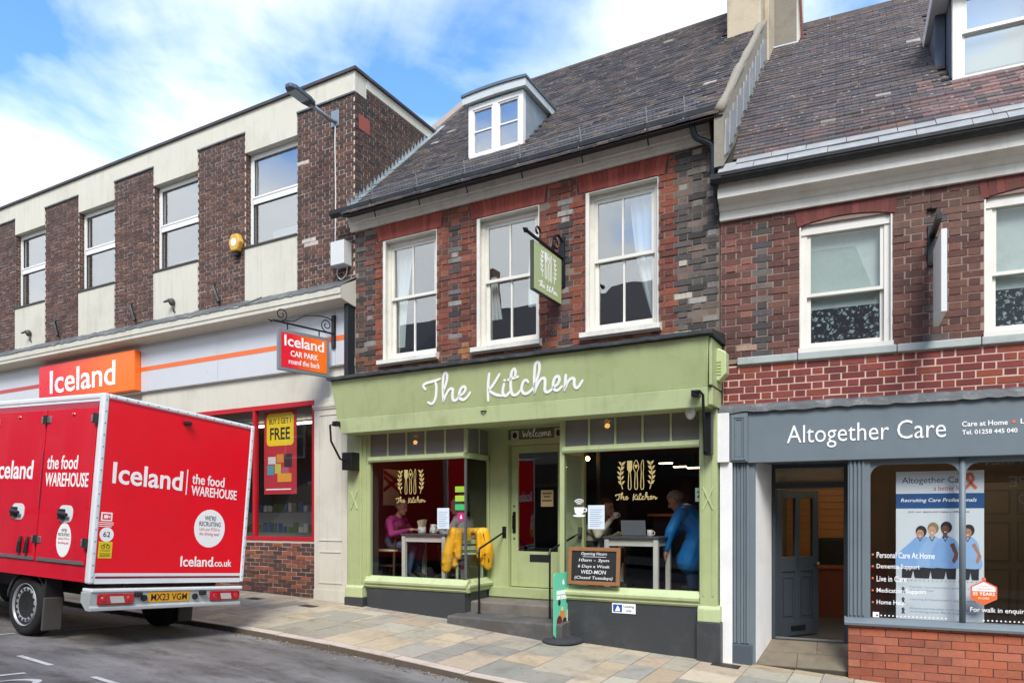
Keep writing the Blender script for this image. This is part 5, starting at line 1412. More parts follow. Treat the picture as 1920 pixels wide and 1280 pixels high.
MB().box(-.01, .118, -.17, .0, 2.265, 2.82).box(.01, .146, -.12, .0, g_, 2.264).build('white_pilaster', M_WPIL, CB, bevel=.006)
# recessed entrance
MB().add([(.392, -.0, g_), (.52, .58, g_), (.52, .58, 2.3), (.392, 0, 2.3), (.36, -.0, g_), (.45, .6, g_), (.45, .6, 2.3), (.36, 0, 2.3)], [(0, 1, 2, 3), (4, 7, 6, 5), (0, 3, 7, 4), (1, 5, 6, 2), (3, 2, 6, 7), (0, 4, 5, 1)]).build('entrance_reveal', M_WPIL, CB)
ramp = MB().prism([(-.02, -.35), (-.02, gz(6.3) + .022), (.6, .192), (.6, -.35)], 'x', .34, 1.36).build('entrance_ramp', mat('ramp_joint', '#3d372d', .9, .2), CB)
M_RAMP = mat('ramp_stone', '#6f6554', .8, .28, 7, .3, 60, dirt='#3a352b', dirt_amt=.65, dirt_scale=3.2)
def rampz(y): return gz(6.3) + .022 + (.192 - gz(6.3) - .022) * (y + .02) / .62
for ya, yb_, xs_ in ((-.018, .28, (.345, .82, 1.355)), (.286, .573, (.345, 1.02, 1.355))):
    for xa, xb in zip(xs_, xs_[1:]):
        MB().prism([(ya, rampz(ya) - .02), (ya, rampz(ya) + .009), (yb_, rampz(yb_) + .009), (yb_, rampz(yb_) - .02)], 'x', xa + .003, xb - .003).build('ramp_slab', M_RAMP, ramp)
MB().box(.5, 1.36, .575, .61, .185, .222).build('threshold', mat('alloy_strip', '#8b8a86', .4, .1, metal=.6), CB)
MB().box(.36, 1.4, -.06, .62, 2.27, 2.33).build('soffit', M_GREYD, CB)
M_DKFRAME = mat('dark_grey_frame', '#2f363c', .5, .06, 3)
ef = frame_mb(.515, 1.345, .2, 2.27, .56, .64, .045, .005); ef.box(.56, 1.30, .56, .64, 1.99, 2.05)
ef = ef.build('door_frame', M_DKFRAME, CB)
MB().box(.56, 1.30, .595, .601, 2.05, 2.225).build('overlight_pane', glass_mat('hazy_glass', (.8, .8, .75), haze='#b5ad98', haze_amt=.35), ef)
# open door, hinged on the left, swung inwards
od = empty('door', (.565, .62, .205), (0, 0, R(52))); od.parent = CB
dl = MB(); W_, H_ = .74, 1.775
frame_mb(0, W_, 0, H_, 0, .045, .1, .18, mb=dl); dl.box(.1, W_ - .1, 0, .045, .78, .96); dl.box(W_ / 2 - .04, W_ / 2 + .04, 0, .045, .18, H_ - .1)
dl.box(.1, W_ - .1, .014, .032, .18, .78)
dl = dl.build('leaf', M_DKFRAME, od, bevel=.004)
for p0, p1 in ((.1, W_ / 2 - .04), (W_ / 2 + .04, W_ - .1)):
    MB().box(p0, p1, .02, .026, .96, H_ - .1).build('pane', M_SHOPGLASS, od)
    frame_mb(p0 + .03, p1 - .03, .24, .72, .004, .016, .014).build('panel_bead', M_DKFRAME, od)
MB().box(.25, .5, -.008, .0, .06, .12).build('letter_plate', M_BLACK, od)
MB().ell((W_ - .05, -.03, .86), .025, 10, 8).build('knob', mat('brass', '#8f7a45', .35, .1, metal=.8), od, smooth=True)
# post, window frame, sill and brick base
ps_ = MB().box(1.335, 1.55, -.05, .12, .55, 2.27).build('window_post', M_GREY, CB)
for i in range(4): MB().box(1.35 + i * .04, 1.372 + i * .04, -.066, -.05, .60, 2.26).build('flute', M_GREY, ps_, bevel=.004)
wf_ = empty('shop_window', (0, 0, 0)); wf_.parent = CB
def spandrel(x0, x1, z1, r=.13):
    """frame head with rounded corners"""
    p = [(x0, z1 + .07), (x0, z1 - r)] + [(x0 + r - r * math.cos(R(a)), z1 - r + r * math.sin(R(a))) for a in range(0, 91, 15)] + [(x1 - r + r * math.sin(R(a)), z1 - r + r * math.cos(R(a))) for a in range(0, 91, 15)] + [(x1, z1 - r), (x1, z1 + .07)]
    return p
for x0, x1 in ((1.55, 2.362), (2.415, 3.25), (3.305, 4.2)):
    MB().prism(spandrel(x0 - .001, x1 + .001, 2.2), 'y', -.025, .03).build('arched_head', M_GREY, wf_)
    MB().box(x0 - .01, x1 + .01, -.002, .004, .575, 2.26).build('pane', M_SHOPGLASS, wf_)
    MB().tube([((x1 + .027), -.02, .57), ((x1 + .027), -.02, 2.26)], .03, 12).build('mullion', M_GREY, wf_, smooth=True)
MB().prism([(-.13, .505), (-.135, .53), (-.12, .545), (-.06, .575), (.05, .578), (.05, .505)], 'x', 1.30, UR).build('sill', M_GREY, wf_)
M_MORT_D = mat('mortar_dark_joint', '#5f3f33', .95, .2, 9)
bw2 = box('base_wall', 1.335, UR, -.08, .1, -.6, .506, M_MORT_D, CB)
cp3 = brick_courses(1.337, UR, -.36, .502, .0835, .232, .006, 'stretcher', [], lambda a, z, r: tuple(c * (.8 if z < .02 else 1) for c in vary(hexlin(r.choice(('#9c5a42', '#a5614a', '#94533d', '#a0583e', '#8d4f3b'))), .09, r)), -.08, rnd=random.Random(55), proud=.005)
lay_pieces('brick', cp3, U_BRICK, M_BRICK, bw2, CW, 300)
# office interior: timber-boarded walls, desk, panelled door, strip lights
M_PINEB = mat('varnished_board', '#a06a34', .5, .14, 6)
M_PINED = mat('brown_wall', '#5c4936', .8, .12, 3)
orm = room('office_interior', .30, UR, .66, 4.6, .18, 2.75, M_PINED, mat('office_carpet', '#2f2b28', .95, .2, 30), mat('office_ceiling', '#a59b84', .9, .05), CB)
for i in range(22):
    z = .22 + i * .112
    box('wall_board', .302, .318, 1.45, 4.55, z, z + .106, M_PINEB, orm, bevel=.004)
    box('wall_board', .32, 1.5, 4.54, 4.58, z, z + .106, M_PINEB, orm, bevel=.004)
ds_ = empty('office_desk', (.95, 3.2, .18)); ds_.parent = None; ds_.matrix_world = CW @ Matrix.Translation((1.0, 3.0, .18))
setp(ds_, label='reddish brown office desk with dark chair inside the open door', category='desk')
MB().box(-.6, .9, -.02, .5, .7, .74).build('top', mat('desk_wood', '#6b3520', .45, .12, 6), ds_, bevel=.006)
MB().box(-.58, .88, .0, .03, .0, .7).build('modesty_panel', mat('desk_wood', '#6b3520'), ds_)
for xx in (-.58, .84): MB().box(xx, xx + .04, .0, .48, 0, .7).build('side_panel', mat('desk_wood', '#6b3520'), ds_)
oc = empty('office_chair', (0, 0, 0), label='black high-backed office chair behind the brown desk', category='chair'); oc.matrix_world = CW @ Matrix.Translation((1.2, 3.8, .18))
MB().box(-.25, .25, -.06, .06, .5, 1.15).build('backrest', mat('black_fabric', '#121214', .9, .1), oc, bevel=.05)
MB().box(-.25, .25, -.5, .0, .42, .52).build('seat', mat('black_fabric', '#121214'), oc, bevel=.04)
MB().tube([(0, -.25, .08), (0, -.25, .42)], .03, 8).build('column', M_BLACK, oc)
for k in range(5): MB().tube([(0, -.25, .09), (.28 * math.cos(k * 1.257), -.25 + .28 * math.sin(k * 1.257), .03)], .02, 6).build('leg', M_BLACK, oc)
scn = empty('wall_screen', (0, 0, 0), label='dark wall screen with blue picture on the timber boards', category='screen'); scn.matrix_world = CW @ Matrix.Translation((.33, 2.2, 1.35))
MB().box(0, .05, -.3, .3, -.05, .42).build('case', M_BLACK, scn, bevel=.006)
MB().box(.05, .053, -.27, .27, .05, .25).build('picture', mat('blue_screen', '#1b4f86', .3, .3, 6, emit='#1f63b0', estr=.25), scn)
pd_ = empty('panel_door', (0, 0, 0)); pd_.parent = orm; pd_.location = (3.0, 3.4, .18)
MB().box(-.05, 1.0, 0, .04, 0, 1.95).build('leaf', mat('brown_door', '#6f604c', .6, .06), pd_)
for x0 in (.05, .5):
    for z0, z1 in ((.1, .75), (.85, 1.4), (1.5, 1.85)): frame_mb(x0, x0 + .38, z0, z1, -.012, .0, .025).build('panel', mat('brown_door_bead', '#5f523f', .6, .06), pd_)
M_TUBE2 = mat('office_tube', '#ffffff', .5, 0, emit='#ffe8c0', estr=9.0)
for k, (x0, y0) in enumerate(((2.95, 1.3), (2.2, 2.6), (1.45, 1.6), (1.0, 2.9))):
    lt = empty('strip_light', (0, 0, 0), label='%s fluorescent strip light in the care office' % ('brightest, nearest the glass', 'second', 'third, beside the post,', 'rear')[k], category='light', group='strip lights in the care office'); lt.matrix_world = CW @ Matrix.Translation((x0, y0, 2.6)) @ Matrix.Rotation(R(25), 4, 'Z')
    MB().box(-.05, .05, -.6, .6, .05, .12).build('batten', MATS['dome_white'], lt)
    MB().tube([(0, -.58, .02), (0, .58, .02)], .022, 8).build('tube', M_TUBE2, lt)
# recruitment banner
bn = empty('banner', (0, 0, 0), label='tall white and blue recruitment roller banner with four women in pale blue tunics', category='banner')
bn.matrix_world = CW @ Matrix.Translation((2.205, .16, .50))
M_BNW = mat('banner_white', '#cdd2d6', .55, .03)
box('sheet', -.40, .40, 0, .006, .0, 1.63, M_BNW, bn)
bh = box('blue_band', -.40, .40, -.003, -.0005, 1.24, 1.395, mat('banner_blue', '#1b4a7d', .5, .03), bn)
M_NAVY = mat('navy_ink', '#2a3557', .6, .02); M_RED_INK = mat('rust_ink', '#a04a3a', .6, .02)
text('lettering', 'Altogether Care', M_NAVY, bn, face_front(-.345, -.001, 1.485), width=.60, height=.085, depth=.0006)
text('lettering', 'a better life', M_RED_INK, bn, face_front(-.05, -.001, 1.425), width=.27, height=.05, depth=.0006)
text('lettering', 'Recruiting Care Professionals', M_WHITE_PRINT, bh, face_front(-.355, -.0032, 1.295), width=.69, height=.05, depth=.0006, shear=.2, bold=.008)
text('lettering', 'Join our team and make a difference', M_NAVY, bn, face_front(-.29, -.001, 1.185), width=.56, height=.03, depth=.0006, shear=.25)
rb = MB(); rb.ribbon(spline([(.22, 1.43), (.30, 1.53), (.285, 1.59), (.26, 1.585), (.26, 1.54), (.33, 1.44)]), .03, .0015, Matrix.Translation((0, -.001, 0))); rb.build('ribbon_motif', MATS['dot_orange'], bn)
SK = ['#b98a70', '#c49a80', '#6b4434', '#a87a60']; HR = ['#2a2220', '#8a7458', '#1c1817', '#2c2422']
for k, (cx, hz_, bw_, lean) in enumerate(((-.235, .985, .22, .06), (-.075, 1.02, .17, .01), (.065, 1.03, .2, -.01), (.285, 1.0, .16, -.03))):
    pr = empty('printed_woman', (cx, -.0015 - .0012 * k, 0)); pr.parent = bn
    D = .0008
    MB().prism([(-bw_ * .5, .50), (-bw_ * .1, .50), (-bw_ * .02, .58), (bw_ * .05, .50), (bw_ * .42, .50), (bw_ * .45, .66), (-bw_ * .5, .66)], 'y', -D * .5, 0).build('trousers', mat('print_dark', '#26282e', .6, .05), pr)
    t = [(-bw_ * .75, .62), (bw_ * .55, .62), (bw_ * .5, .76), (bw_ * .56 + lean, .88), (bw_ * .2 + lean, .945), (-bw_ * .1 + lean, .945), (-bw_ * .45 + lean, .87), (-bw_ * .72, .74)]
    t = spline(t + [t[0]], 4)[:-1]
    MB().prism(t, 'y', -D, 0).build('tunic', mat('print_blue_%d' % (k % 2), ('#7fa5d2', '#8fb0d6')[k % 2], .6, .08, 14), pr)
    MB().prism([(bw_ * .4 + lean, .88), (bw_ * .58, .74), (bw_ * .35, .66), (bw_ * .25, .69), (bw_ * .36, .76), (bw_ * .2 + lean, .86)], 'y', -D * 1.4, -D * .5).build('forearm', mat('print_skin_%d' % k, SK[k], .7, .06), pr)
    MB().disc(lean + .01, hz_ + .01, .052, .062, 0, D * 1.2, 14).build('hair', mat('print_hair_%d' % k, HR[k], .7, .1, 30), pr)
    MB().disc(lean + .0, hz_ - .015, .036, .046, 0, D * 1.8, 14).build('face', mat('print_skin_%d' % k, SK[k]), pr)
    MB().prism([(lean - .03, .945), (lean, .885), (lean + .03, .945), (lean + .02, .945), (lean, .9), (lean - .02, .945)], 'y', -D * 1.6, -D).build('collar', mat('print_dark', '#26282e'), pr)
    for s_ in (-1, 1): MB().disc(lean + s_ * .014, hz_ - .008, .005, .004, 0, D * 2.2, 8).build('eye', mat('print_dark', '#26282e'), pr)
    MB().disc(lean, hz_ - .038, .012, .004, 0, D * 2.2, 8).build('smile', M_WHITE_PRINT, pr)
    MB().prism([(lean - .02, .93), (lean + .02, .93), (lean + .018, hz_ - .03), (lean - .018, hz_ - .03)], 'y', -D * 1.1, 0).build('neck', mat('print_skin_%d' % k, SK[k]), pr)
for i, s_ in enumerate(('Family run business with strong', 'family values', 'Learning & Development opportunities', 'Employee benefits such as Flexible', 'working and Blue Light card')):
    zt_ = (.39, .355, .26, .165, .13)[i]
    text('lettering', s_, mat('pale_ink', '#8fa3b8', .6, .02), bn, face_front(-.27, -.001, zt_), width=.6 if i != 1 else .22, height=.028, depth=.0005)
for z in (.37, .26, .15): MB().ribbon(spline([(-.345, z - .03), (-.325, z + .01), (-.333, z + .028), (-.341, z + .01), (-.32, z - .03)]), .012, .0012, Matrix.Translation((0, -.001, 0))).build('ribbon_motif', M_NAVY, bn)
for i in range(20): MB().disc(-.37 + i * .039, .475, .005, .004, -.0005, .001, 8).build('dot', M_INK, bn)
MB().box(-.42, .42, -.06, .08, -.035, .0).build('cassette', MATS['galvanised'], bn)
# vinyl lettering on the office glass
gv = empty('window_vinyl', (0, 0, 0), label='white service list lettering with red bullets on the care office glass', category='window vinyl'); gv.matrix_world = CW
for z, s_, w in ((1.215, 'Personal Care At Home', .535), (1.09, 'Dementia Support', .40), (.965, 'Live in Care', .28), (.835, 'Medication Support', .46), (.71, 'Home Help', .26)):
    text('lettering', s_, M_WHITE_PRINT, gv, face_front(1.612, -.0035, z), width=w, height=.062, depth=.0006, bold=.004)
    MB().disc(1.575, z + .035, .011, .011, -.003, .001, 10).build('bullet', MATS['dot_orange'], gv)
text('lettering', 'For walk in enquiries', M_WHITE_PRINT, gv, face_front(2.46, -.0035, .675), width=.52, height=.062, depth=.0006, bold=.004)
for x0, n in ((1.655, 17), (2.575, 12)):
    for i in range(n): MB().disc(x0 + i * .037, .607, .008, .008, -.003, .001, 8).build('dot', M_WHITE_PRINT, gv)
hx = empty('hexagon_sticker', (0, 0, 0), label='orange and white hexagonal anniversary sticker on the care office glass', category='sticker'); hx.matrix_world = CW @ Matrix.Translation((2.575, -.004, .885))
hp = [(.132 * math.cos(R(60 * i + 30)), .125 * math.sin(R(60 * i + 30))) for i in range(6)]
MB().prism(hp, 'y', -.001, 0).disc(0, .135, .02, .02, 0, .001, 12).build('backing', MATS['dot_orange'], hx)
MB().prism([(x * .86, z * .86) for x, z in hp if z > .0] + [(-.1, .015), (.1, .015)], 'y', -.002, -.001).build('white_field', M_WHITE_PRINT, hx)
MB().prism([(-.1, .01), (-.1, -.05), (0, -.105), (.1, -.05), (.1, .01)], 'y', -.0022, -.001).build('orange_field', mat('sticker_orange', '#d9671f', .4, .03), hx)
text('lettering', '35 YEARS', M_WHITE_PRINT, hx, face_front(0, -.0024, -.028), width=.19, height=.034, align='CENTER', depth=.0004, bold=.012)
text('lettering', 'IN CARE', M_WHITE_PRINT, hx, face_front(0, -.0024, -.065), width=.09, height=.02, align='CENTER', depth=.0004)
text('lettering', 'A FAMILY', M_RED_INK, hx, face_front(0, -.0024, .06), width=.1, height=.016, align='CENTER', depth=.0004)
text('lettering', 'CARE BUSINESS', M_RED_INK, hx, face_front(0, -.0024, .03), width=.14, height=.016, align='CENTER', depth=.0004)
sf = empty('corner_notice', (0, 0, 0), label='small white notice at the bottom corner of the care office glass', category='notice'); sf.matrix_world = CW @ Matrix.Translation((1.605, -.004, .585))
box('sheet', -.03, .03, -.001, 0, 0, .055, M_WHITE_PRINT, sf); MB().disc(.01, .02, .01, .01, -.001, .001, 8).build('dot', M_INK, sf)

# ================================================================ red delivery van at the kerb
VO = Vector((.1245, -4.1349, .976)); VW, VH, VL = 1.95, 1.956, 3.3
van = empty('delivery_van', (.3123, -4.245, .9931), (-.0669, .0328, .0098), label='red box-bodied delivery van with white edge trim parked at the kerb', category='van')
van.scale = (.9744,) * 3
M_VRED = mat('van_red', '#d00d29', .22, .02, 2, coat=.4, dirt='#8f1020', dirt_amt=.3, dirt_scale=1.8, streak=.14, bump=.05, bscale=3)
M_VREAR = mat('van_red_rear', '#e4001f', .35, .03, 2, dirt='#a8142a', dirt_amt=.2, dirt_scale=2, bump=.04, bscale=3)
M_VWHITE = mat('van_white', '#d9dcdb', .3, .03, 3, coat=.3, dirt='#a9a8a2', dirt_amt=.2, dirt_scale=5)
M_BLKPL = mat('black_plastic', '#1b1c1e', .55, .15, 14)
M_CHROME = mat('worn_alloy', '#a3a5a6', .35, .15, 20, metal=.8)
T = .075
bo = MB().box(-VL, -.02, .012, VW - .012, .0, VH - .02).build('box_body', M_VREAR, van, bevel=.02)
ed = MB()
ed.box(-T, .006, -.006, .055, -.01, VH).box(-T, .006, VW - .055, VW + .006, -.01, VH)
ed.box(-T, .006, .055, VW - .055, VH - .05, VH)
ed.box(-VL, -T, -.006, .03, VH - .06, VH).box(-VL, -T, VW - .03, VW + .006, VH - .06, VH)
ed.build('edge_trim', M_VWHITE, van, bevel=.016)
box('roof_panel', -VL, -.02, .02, VW - .02, VH - .03, VH - .004, M_VWHITE, van)
rp = MB().box(-.02, .0, .055, VW - .055, .10, VH - .05).build('rear_panel', M_VREAR, van)
MB().box(-.02, .004, .055, VW - .055, -.01, .10).build('rear_skirt', M_VWHITE, rp)
MB().box(.004, .0055, .06, VW - .06, .045, .068).build('skirt_line', mat('maroon_vinyl', '#7a1c34', .4, .03), rp)
MB().box(.0, .0015, .055, VW - .055, VH - .075, VH - .062).build('top_line', mat('maroon_vinyl', '#7a1c34'), rp)
VR = lambda y, z: Matrix.Translation((.001, y, z)) @ Matrix.Rotation(R(90), 4, 'Z') @ Matrix.Rotation(R(90), 4, 'X')
text('lettering', 'Iceland', M_WHITE_PRINT, rp, VR(.155, 1.035), width=.83, height=.225, bold=.016, depth=.002)
box('divider', .0, .002, 1.035, 1.047, 1.0, 1.29, M_WHITE_PRINT, rp)
text('lettering', 'the food', M_WHITE_PRINT, rp, VR(1.108, 1.135), width=.45, height=.12, bold=.012, depth=.002)
text('lettering', 'WAREHOUSE', M_WHITE_PRINT, rp, VR(1.108, 1.0), width=.645, height=.115, bold=.014, depth=.002)
text('lettering', 'Iceland', M_WHITE_PRINT, rp, VR(1.04, .175), width=.44, height=.12, bold=.016, depth=.002)
text('lettering', '.co.uk', M_WHITE_PRINT, rp, VR(1.485, .178), width=.27, height=.085, bold=.012, depth=.002)
def vdisc(mb, cy, cz, ry, rz_, x, d=.0015, n=28):
    v = [(x, cy + ry * math.cos(6.28318 * i / n), cz + rz_ * math.sin(6.28318 * i / n)) for i in range(n)]
    return mb.add(v + [(x - d, a, b) for _, a, b in v], [tuple(range(n)), tuple(reversed(range(n, 2 * n)))] + [(i, i + n, (i + 1) % n + n, (i + 1) % n) for i in range(n)])
M_SCRAWL = mat('red_scrawl', '#b5303c', .5, .03)
st = vdisc(MB(), 1.40, .63, .215, .225, .0016).build('round_sticker', M_WHITE_PRINT, rp)
text('lettering', "WE'RE", M_INK, st, Matrix.Translation((.001, 0, 0)) @ VR(1.40, .725), width=.16, height=.055, align='CENTER', bold=.01, depth=.0006)
text('lettering', 'RECRUITING', M_INK, st, Matrix.Translation((.001, 0, 0)) @ VR(1.40, .655), width=.30, height=.055, align='CENTER', bold=.01, depth=.0006)
text('lettering', "Let's put YOU in", M_SCRAWL, st, Matrix.Translation((.001, 0, 0)) @ VR(1.40, .59), width=.28, height=.05, align='CENTER', depth=.0006)
text('lettering', 'the driving seat!', M_SCRAWL, st, Matrix.Translation((.001, 0, 0)) @ VR(1.40, .535), width=.28, height=.05, align='CENTER', depth=.0006)
cc = MB().box(.0, .0016, .07, .19, .64, .73).build('camera_sticker', M_WHITE_PRINT, rp, bevel=.0005)
MB().box(.0016, .0022, .085, .175, .655, .715).build('inner_field', M_VREAR, cc)
MB().box(.0022, .0028, .10, .145, .668, .702).add([(.0022, .145, .685), (.0022, .168, .70), (.0022, .168, .67), (.0028, .145, .685), (.0028, .168, .70), (.0028, .168, .67)], [(0, 1, 2), (5, 4, 3), (0, 3, 4, 1), (1, 4, 5, 2), (2, 5, 3, 0)]).build('camera_icon', M_WHITE_PRINT, cc)
for z in (.62, .60, .58): box('caption_line', .0, .0016, .05, .21 - (.02 if z < .59 else 0), z, z + .008, M_WHITE_PRINT, rp)
s6 = vdisc(MB(), .145, .50, .075, .075, .0016).build('speed_sticker', M_WHITE_PRINT, rp)
text('lettering', '62', M_INK, s6, Matrix.Translation((.001, 0, 0)) @ VR(.145, .475), width=.075, height=.055, align='CENTER', bold=.008, depth=.0006)
ys = MB().box(.0, .0016, .07, .215, .255, .425).build('cycle_sticker', mat('sticker_yellow', '#dcc21a', .4, .04), rp)
cy_ = MB()
for yy in (.115, .17): cy_.tube([(.002, yy + .02 * math.cos(a * .628), .375 + .02 * math.sin(a * .628)) for a in range(11)], .003, 4)
cy_.tube([(.002, .115, .375), (.002, .135, .405), (.002, .165, .405), (.002, .17, .375)], .003, 4).build('cycle_icon', M_INK, ys)
text('lettering', 'CYCLISTS', M_INK, ys, Matrix.Translation((.001, 0, 0)) @ VR(.142, .325), width=.1, height=.016, align='CENTER', depth=.0005)
for z in (.3, .285, .27): box('caption_line', .0016, .0022, .085, .2, z, z + .006, M_INK, ys)
rc = MB().box(.0, .05, .93, 1.02, 1.795, 1.835).build('reversing_camera', M_BLKPL, van, bevel=.01)
# side doors facing the street (local y = 0)
sp2 = MB().box(-VL, -T, .002, .014, .0, VH - .06).build('side_panel', M_VRED, van)
box('skirt_rail', -VL, -T, -.002, .006, VH - .085, VH - .062, M_VWHITE, sp2)
box('top_strip', -VL, -T, -.001, .006, VH - .14, VH - .09, mat('dull_red_strip', '#a83a4c', .35, .04), sp2)
sd = lambda x, z: Matrix.Translation((x, -.0125, z)) @ Matrix.Rotation(R(90), 4, 'X')
for x0, x1 in ((-.985, -T - .01), (-2.02, -1.0), (-3.2, -2.05)):
    d_ = MB().box(x0 + .006, x1, -.012, .004, .17, VH - .145).build('side_door', M_VRED, van, bevel=.004)
    MB().box(x0 + .04, x1 - .02, -.018, -.012, .175, .21).build('kick_strip', M_CHROME, d_)
    xh = x1 - .40
    MB().prism(rrect(xh - .12, xh + .13, .60, .78, .07), 'y', -.016, -.011).build('handle_recess', M_VWHITE, d_)
    MB().box(xh - .09, xh + .0, -.05, -.014, .63, .74).tube([(xh - .05, -.05, .69), (xh + .1, -.06, .68)], [.03, .018], 8).build('handle', M_BLKPL, d_, bevel=.008)
    for zz_ in (1.70, .40):
        hg = MB().box(x0 - .09, x0 + .09, -.022, -.010, zz_ - .035, zz_ + .035).build('hinge_plate', M_CHROME, d_, bevel=.005)
        MB().tube([(x0, -.03, zz_ - .045), (x0, -.03, zz_ + .045)], .022, 8).build('hinge_pin', M_BLKPL, hg)
    MB().ell((x0 + .5, -.016, 1.745), (.03, .012, .02), 8, 6).build('stud', M_VRED, d_)
for zz_ in (1.69, .40):
    hg = MB().box(-T - .09, -T + .01, -.024, -.010, zz_ - .035, zz_ + .035).build('hinge_plate', M_CHROME, van, bevel=.005)
    MB().tube([(-T + .0, -.03, zz_ - .05), (-T + .0, -.03, zz_ + .05)], .025, 8).build('hinge_pin', M_BLKPL, hg)
text('lettering', 'Iceland', M_WHITE_PRINT, van, sd(-1.93, 1.05), width=.76, height=.21, bold=.016, depth=.002)
text('lettering', 'the food', M_WHITE_PRINT, van, sd(-.905, 1.16), width=.56, height=.15, bold=.012, depth=.002)
text('lettering', 'WAREHOUSE', M_WHITE_PRINT, van, sd(-.915, .975), width=.78, height=.15, bold=.014, depth=.002)
MB().box(-1.005, -.995, -.02, -.012, .75, 1.35).build('door_seal', MATS['dull_red_strip'], van)
rs_ = MB().prism([(-.48 + .13 * math.cos(R(a)), .415 + .18 * math.sin(R(a))) for a in range(0, 360, 12)], 'y', -.0145, -.012).build('round_sticker', M_WHITE_PRINT, van)
for z_, s_, w_, m_ in ((.50, "WE'RE", .1, M_INK), (.455, 'RECRUITING', .2, M_INK), (.41, "Let's put YOU in", .2, M_SCRAWL), (.365, 'the driving seat!', .19, M_SCRAWL)):
    text('lettering', s_, m_, rs_, Matrix.Translation((0, -.0025, 0)) @ sd(-.48, z_), width=w_, height=.034, align='CENTER', depth=.0006, bold=.006)
for x in (-1.14, -1.28): MB().tube([(x, -.02, .42), (x, -.03, .36), (x - .01, -.03, .24)], [.014, .02, .026], 8).build('door_stop', M_BLKPL, van)
# tail: bumper beam, lamps, number plate
MB().box(-.12, .05, .01, VW - .04, -.095, -.058).build('step_edge', M_VWHITE, van, bevel=.01)
bm2 = MB().prism([(-.12, -.095), (.035, -.095), (.035, -.235), (.055, -.25), (.055, -.285), (-.02, -.285), (-.12, -.2)], 'y', .0, VW - .06).build('rear_bumper', mat('bumper_silver', '#a7aba9', .45, .06, 4, dirt='#7c7b74', dirt_amt=.35, dirt_scale=6), van, bevel=.006)
M_LAMPR = mat('lamp_red', '#a30a1c', .12, .06, 8, coat=.8)
M_LAMPC = mat('lamp_clear', '#b9b4ae', .12, .25, 60, coat=.8)
for y0, y1 in ((.075, .475), (1.44, 1.865)):
    tl = MB().box(.03, .062, y0, y1, -.225, -.11).build('tail_light', M_LAMPR, van, bevel=.014)
    ym = (y0 + y1) / 2
    MB().add([(.0635, ym - .06, -.205), (.0635, ym + .09, -.205), (.0635, ym + .07, -.135), (.0635, ym - .08, -.135), (.05, ym - .06, -.205), (.05, ym + .09, -.205), (.05, ym + .07, -.135), (.05, ym - .08, -.135)], [(0, 1, 2, 3), (0, 4, 5, 1), (1, 5, 6, 2), (2, 6, 7, 3), (3, 7, 4, 0)]).build('reverse_lens', M_LAMPC, tl)
    for yy in (y0 + .06, y1 - .06): MB().ell((.06, yy, -.165), (.008, .035, .035), 12, 8).build('lens_ring', mat('lamp_bright_red', '#c01525', .1, .05, coat=.8), tl, smooth=True)
    MB().box(.025, .034, y0 - .02, y1 + .02, -.24, -.10).build('lamp_tray', M_BLKPL, tl)
npl = MB().box(.035, .040, .645, 1.165, -.215, -.105).build('number_plate', mat('plate_yellow', '#d99a1c', .35, .04), van, bevel=.003)
text('lettering', 'MX23 VGM', M_INK, npl, Matrix.Translation((.0395, 0, 0)) @ VR(.905, -.198), width=.45, height=.075, align='CENTER', bold=.012, depth=.0008)
for yy in (.52, 1.33): MB().box(.03, .075, yy - .04, yy + .04, -.15, -.10).build('plate_lamp', M_BLKPL, van, bevel=.01)
for yy in (.595, 1.235): MB().tube([(.03, yy, -.165), (.055, yy, -.165)], .035, 12).build('socket', M_BLKPL, van)
# chassis, wheels, arches, flaps
MB().box(-VL - 1.2, -.12, .45, .53, -.2, -.0).box(-VL - 1.2, -.12, VW - .53, VW - .45, -.2, 0).box(-2.2, -.13, .3, VW - .3, -.12, -.0).build('chassis', M_BLKPL, van)
AX = -1.26; WR = .338
def tyre(parent_name, cx, cy, side):
    """side = -1 faces the street, +1 faces the kerb; axis along local y"""
    w = empty('wheel', (cx, cy, -.334)); w.parent = van
    Mx = Matrix.Rotation(R(90) * side, 4, 'X')           # local z of the lathe points outwards
    t = MB().lathe([(.23, -.11), (.30, -.115), (.33, -.10), (WR, -.07), (WR, .05), (.33, .09), (.30, .105), (.235, .10), (.225, .085)], 40, Mx).build('tyre', mat('tyre_rubber', '#1c1c1d', .85, .15, 30, .2, 120), w, smooth=True)
    M_RIM = mat('steel_rim', '#a3a5a6', .4, .1, 12, metal=.2, dirt='#4b4741', dirt_amt=.45, dirt_scale=14)
    MB().lathe([(.0, .045), (.09, .045), (.11, .05), (.15, .085), (.175, .094), (.192, .088), (.205, .06), (.218, .07), (.226, .102), (.234, .108), (.236, .098), (.215, .02), (.0, -.02)], 40, Mx).build('rim', M_RIM, w, smooth=True)
    MB().lathe([(.065, .03), (.065, .075), (.05, .085), (.0, .086)], 24, Mx).build('hub', mat('hub_dark', '#33312e', .6, .15, metal=.5), w)
    for k in range(16):
        a = 2 * math.pi * k / 16
        MB().lathe([(.015, .07), (.015, .097)], 8, Mx @ Matrix.Translation((.172 * math.cos(a), .172 * math.sin(a), .0))).build('rim_slot', M_BLKPL, w)
    for k in range(6):
        a = 2 * math.pi * k / 6 + .3
        MB().lathe([(.012, .03), (.012, .068)], 6, Mx @ Matrix.Translation((.09 * math.cos(a), .09 * math.sin(a), 0))).build('wheel_nut', M_CHROME, w)
    return w
for cx in (AX, AX - 3.55):
    tyre('wheel', cx, .17, 1); tyre('wheel', cx, VW - .17, -1)
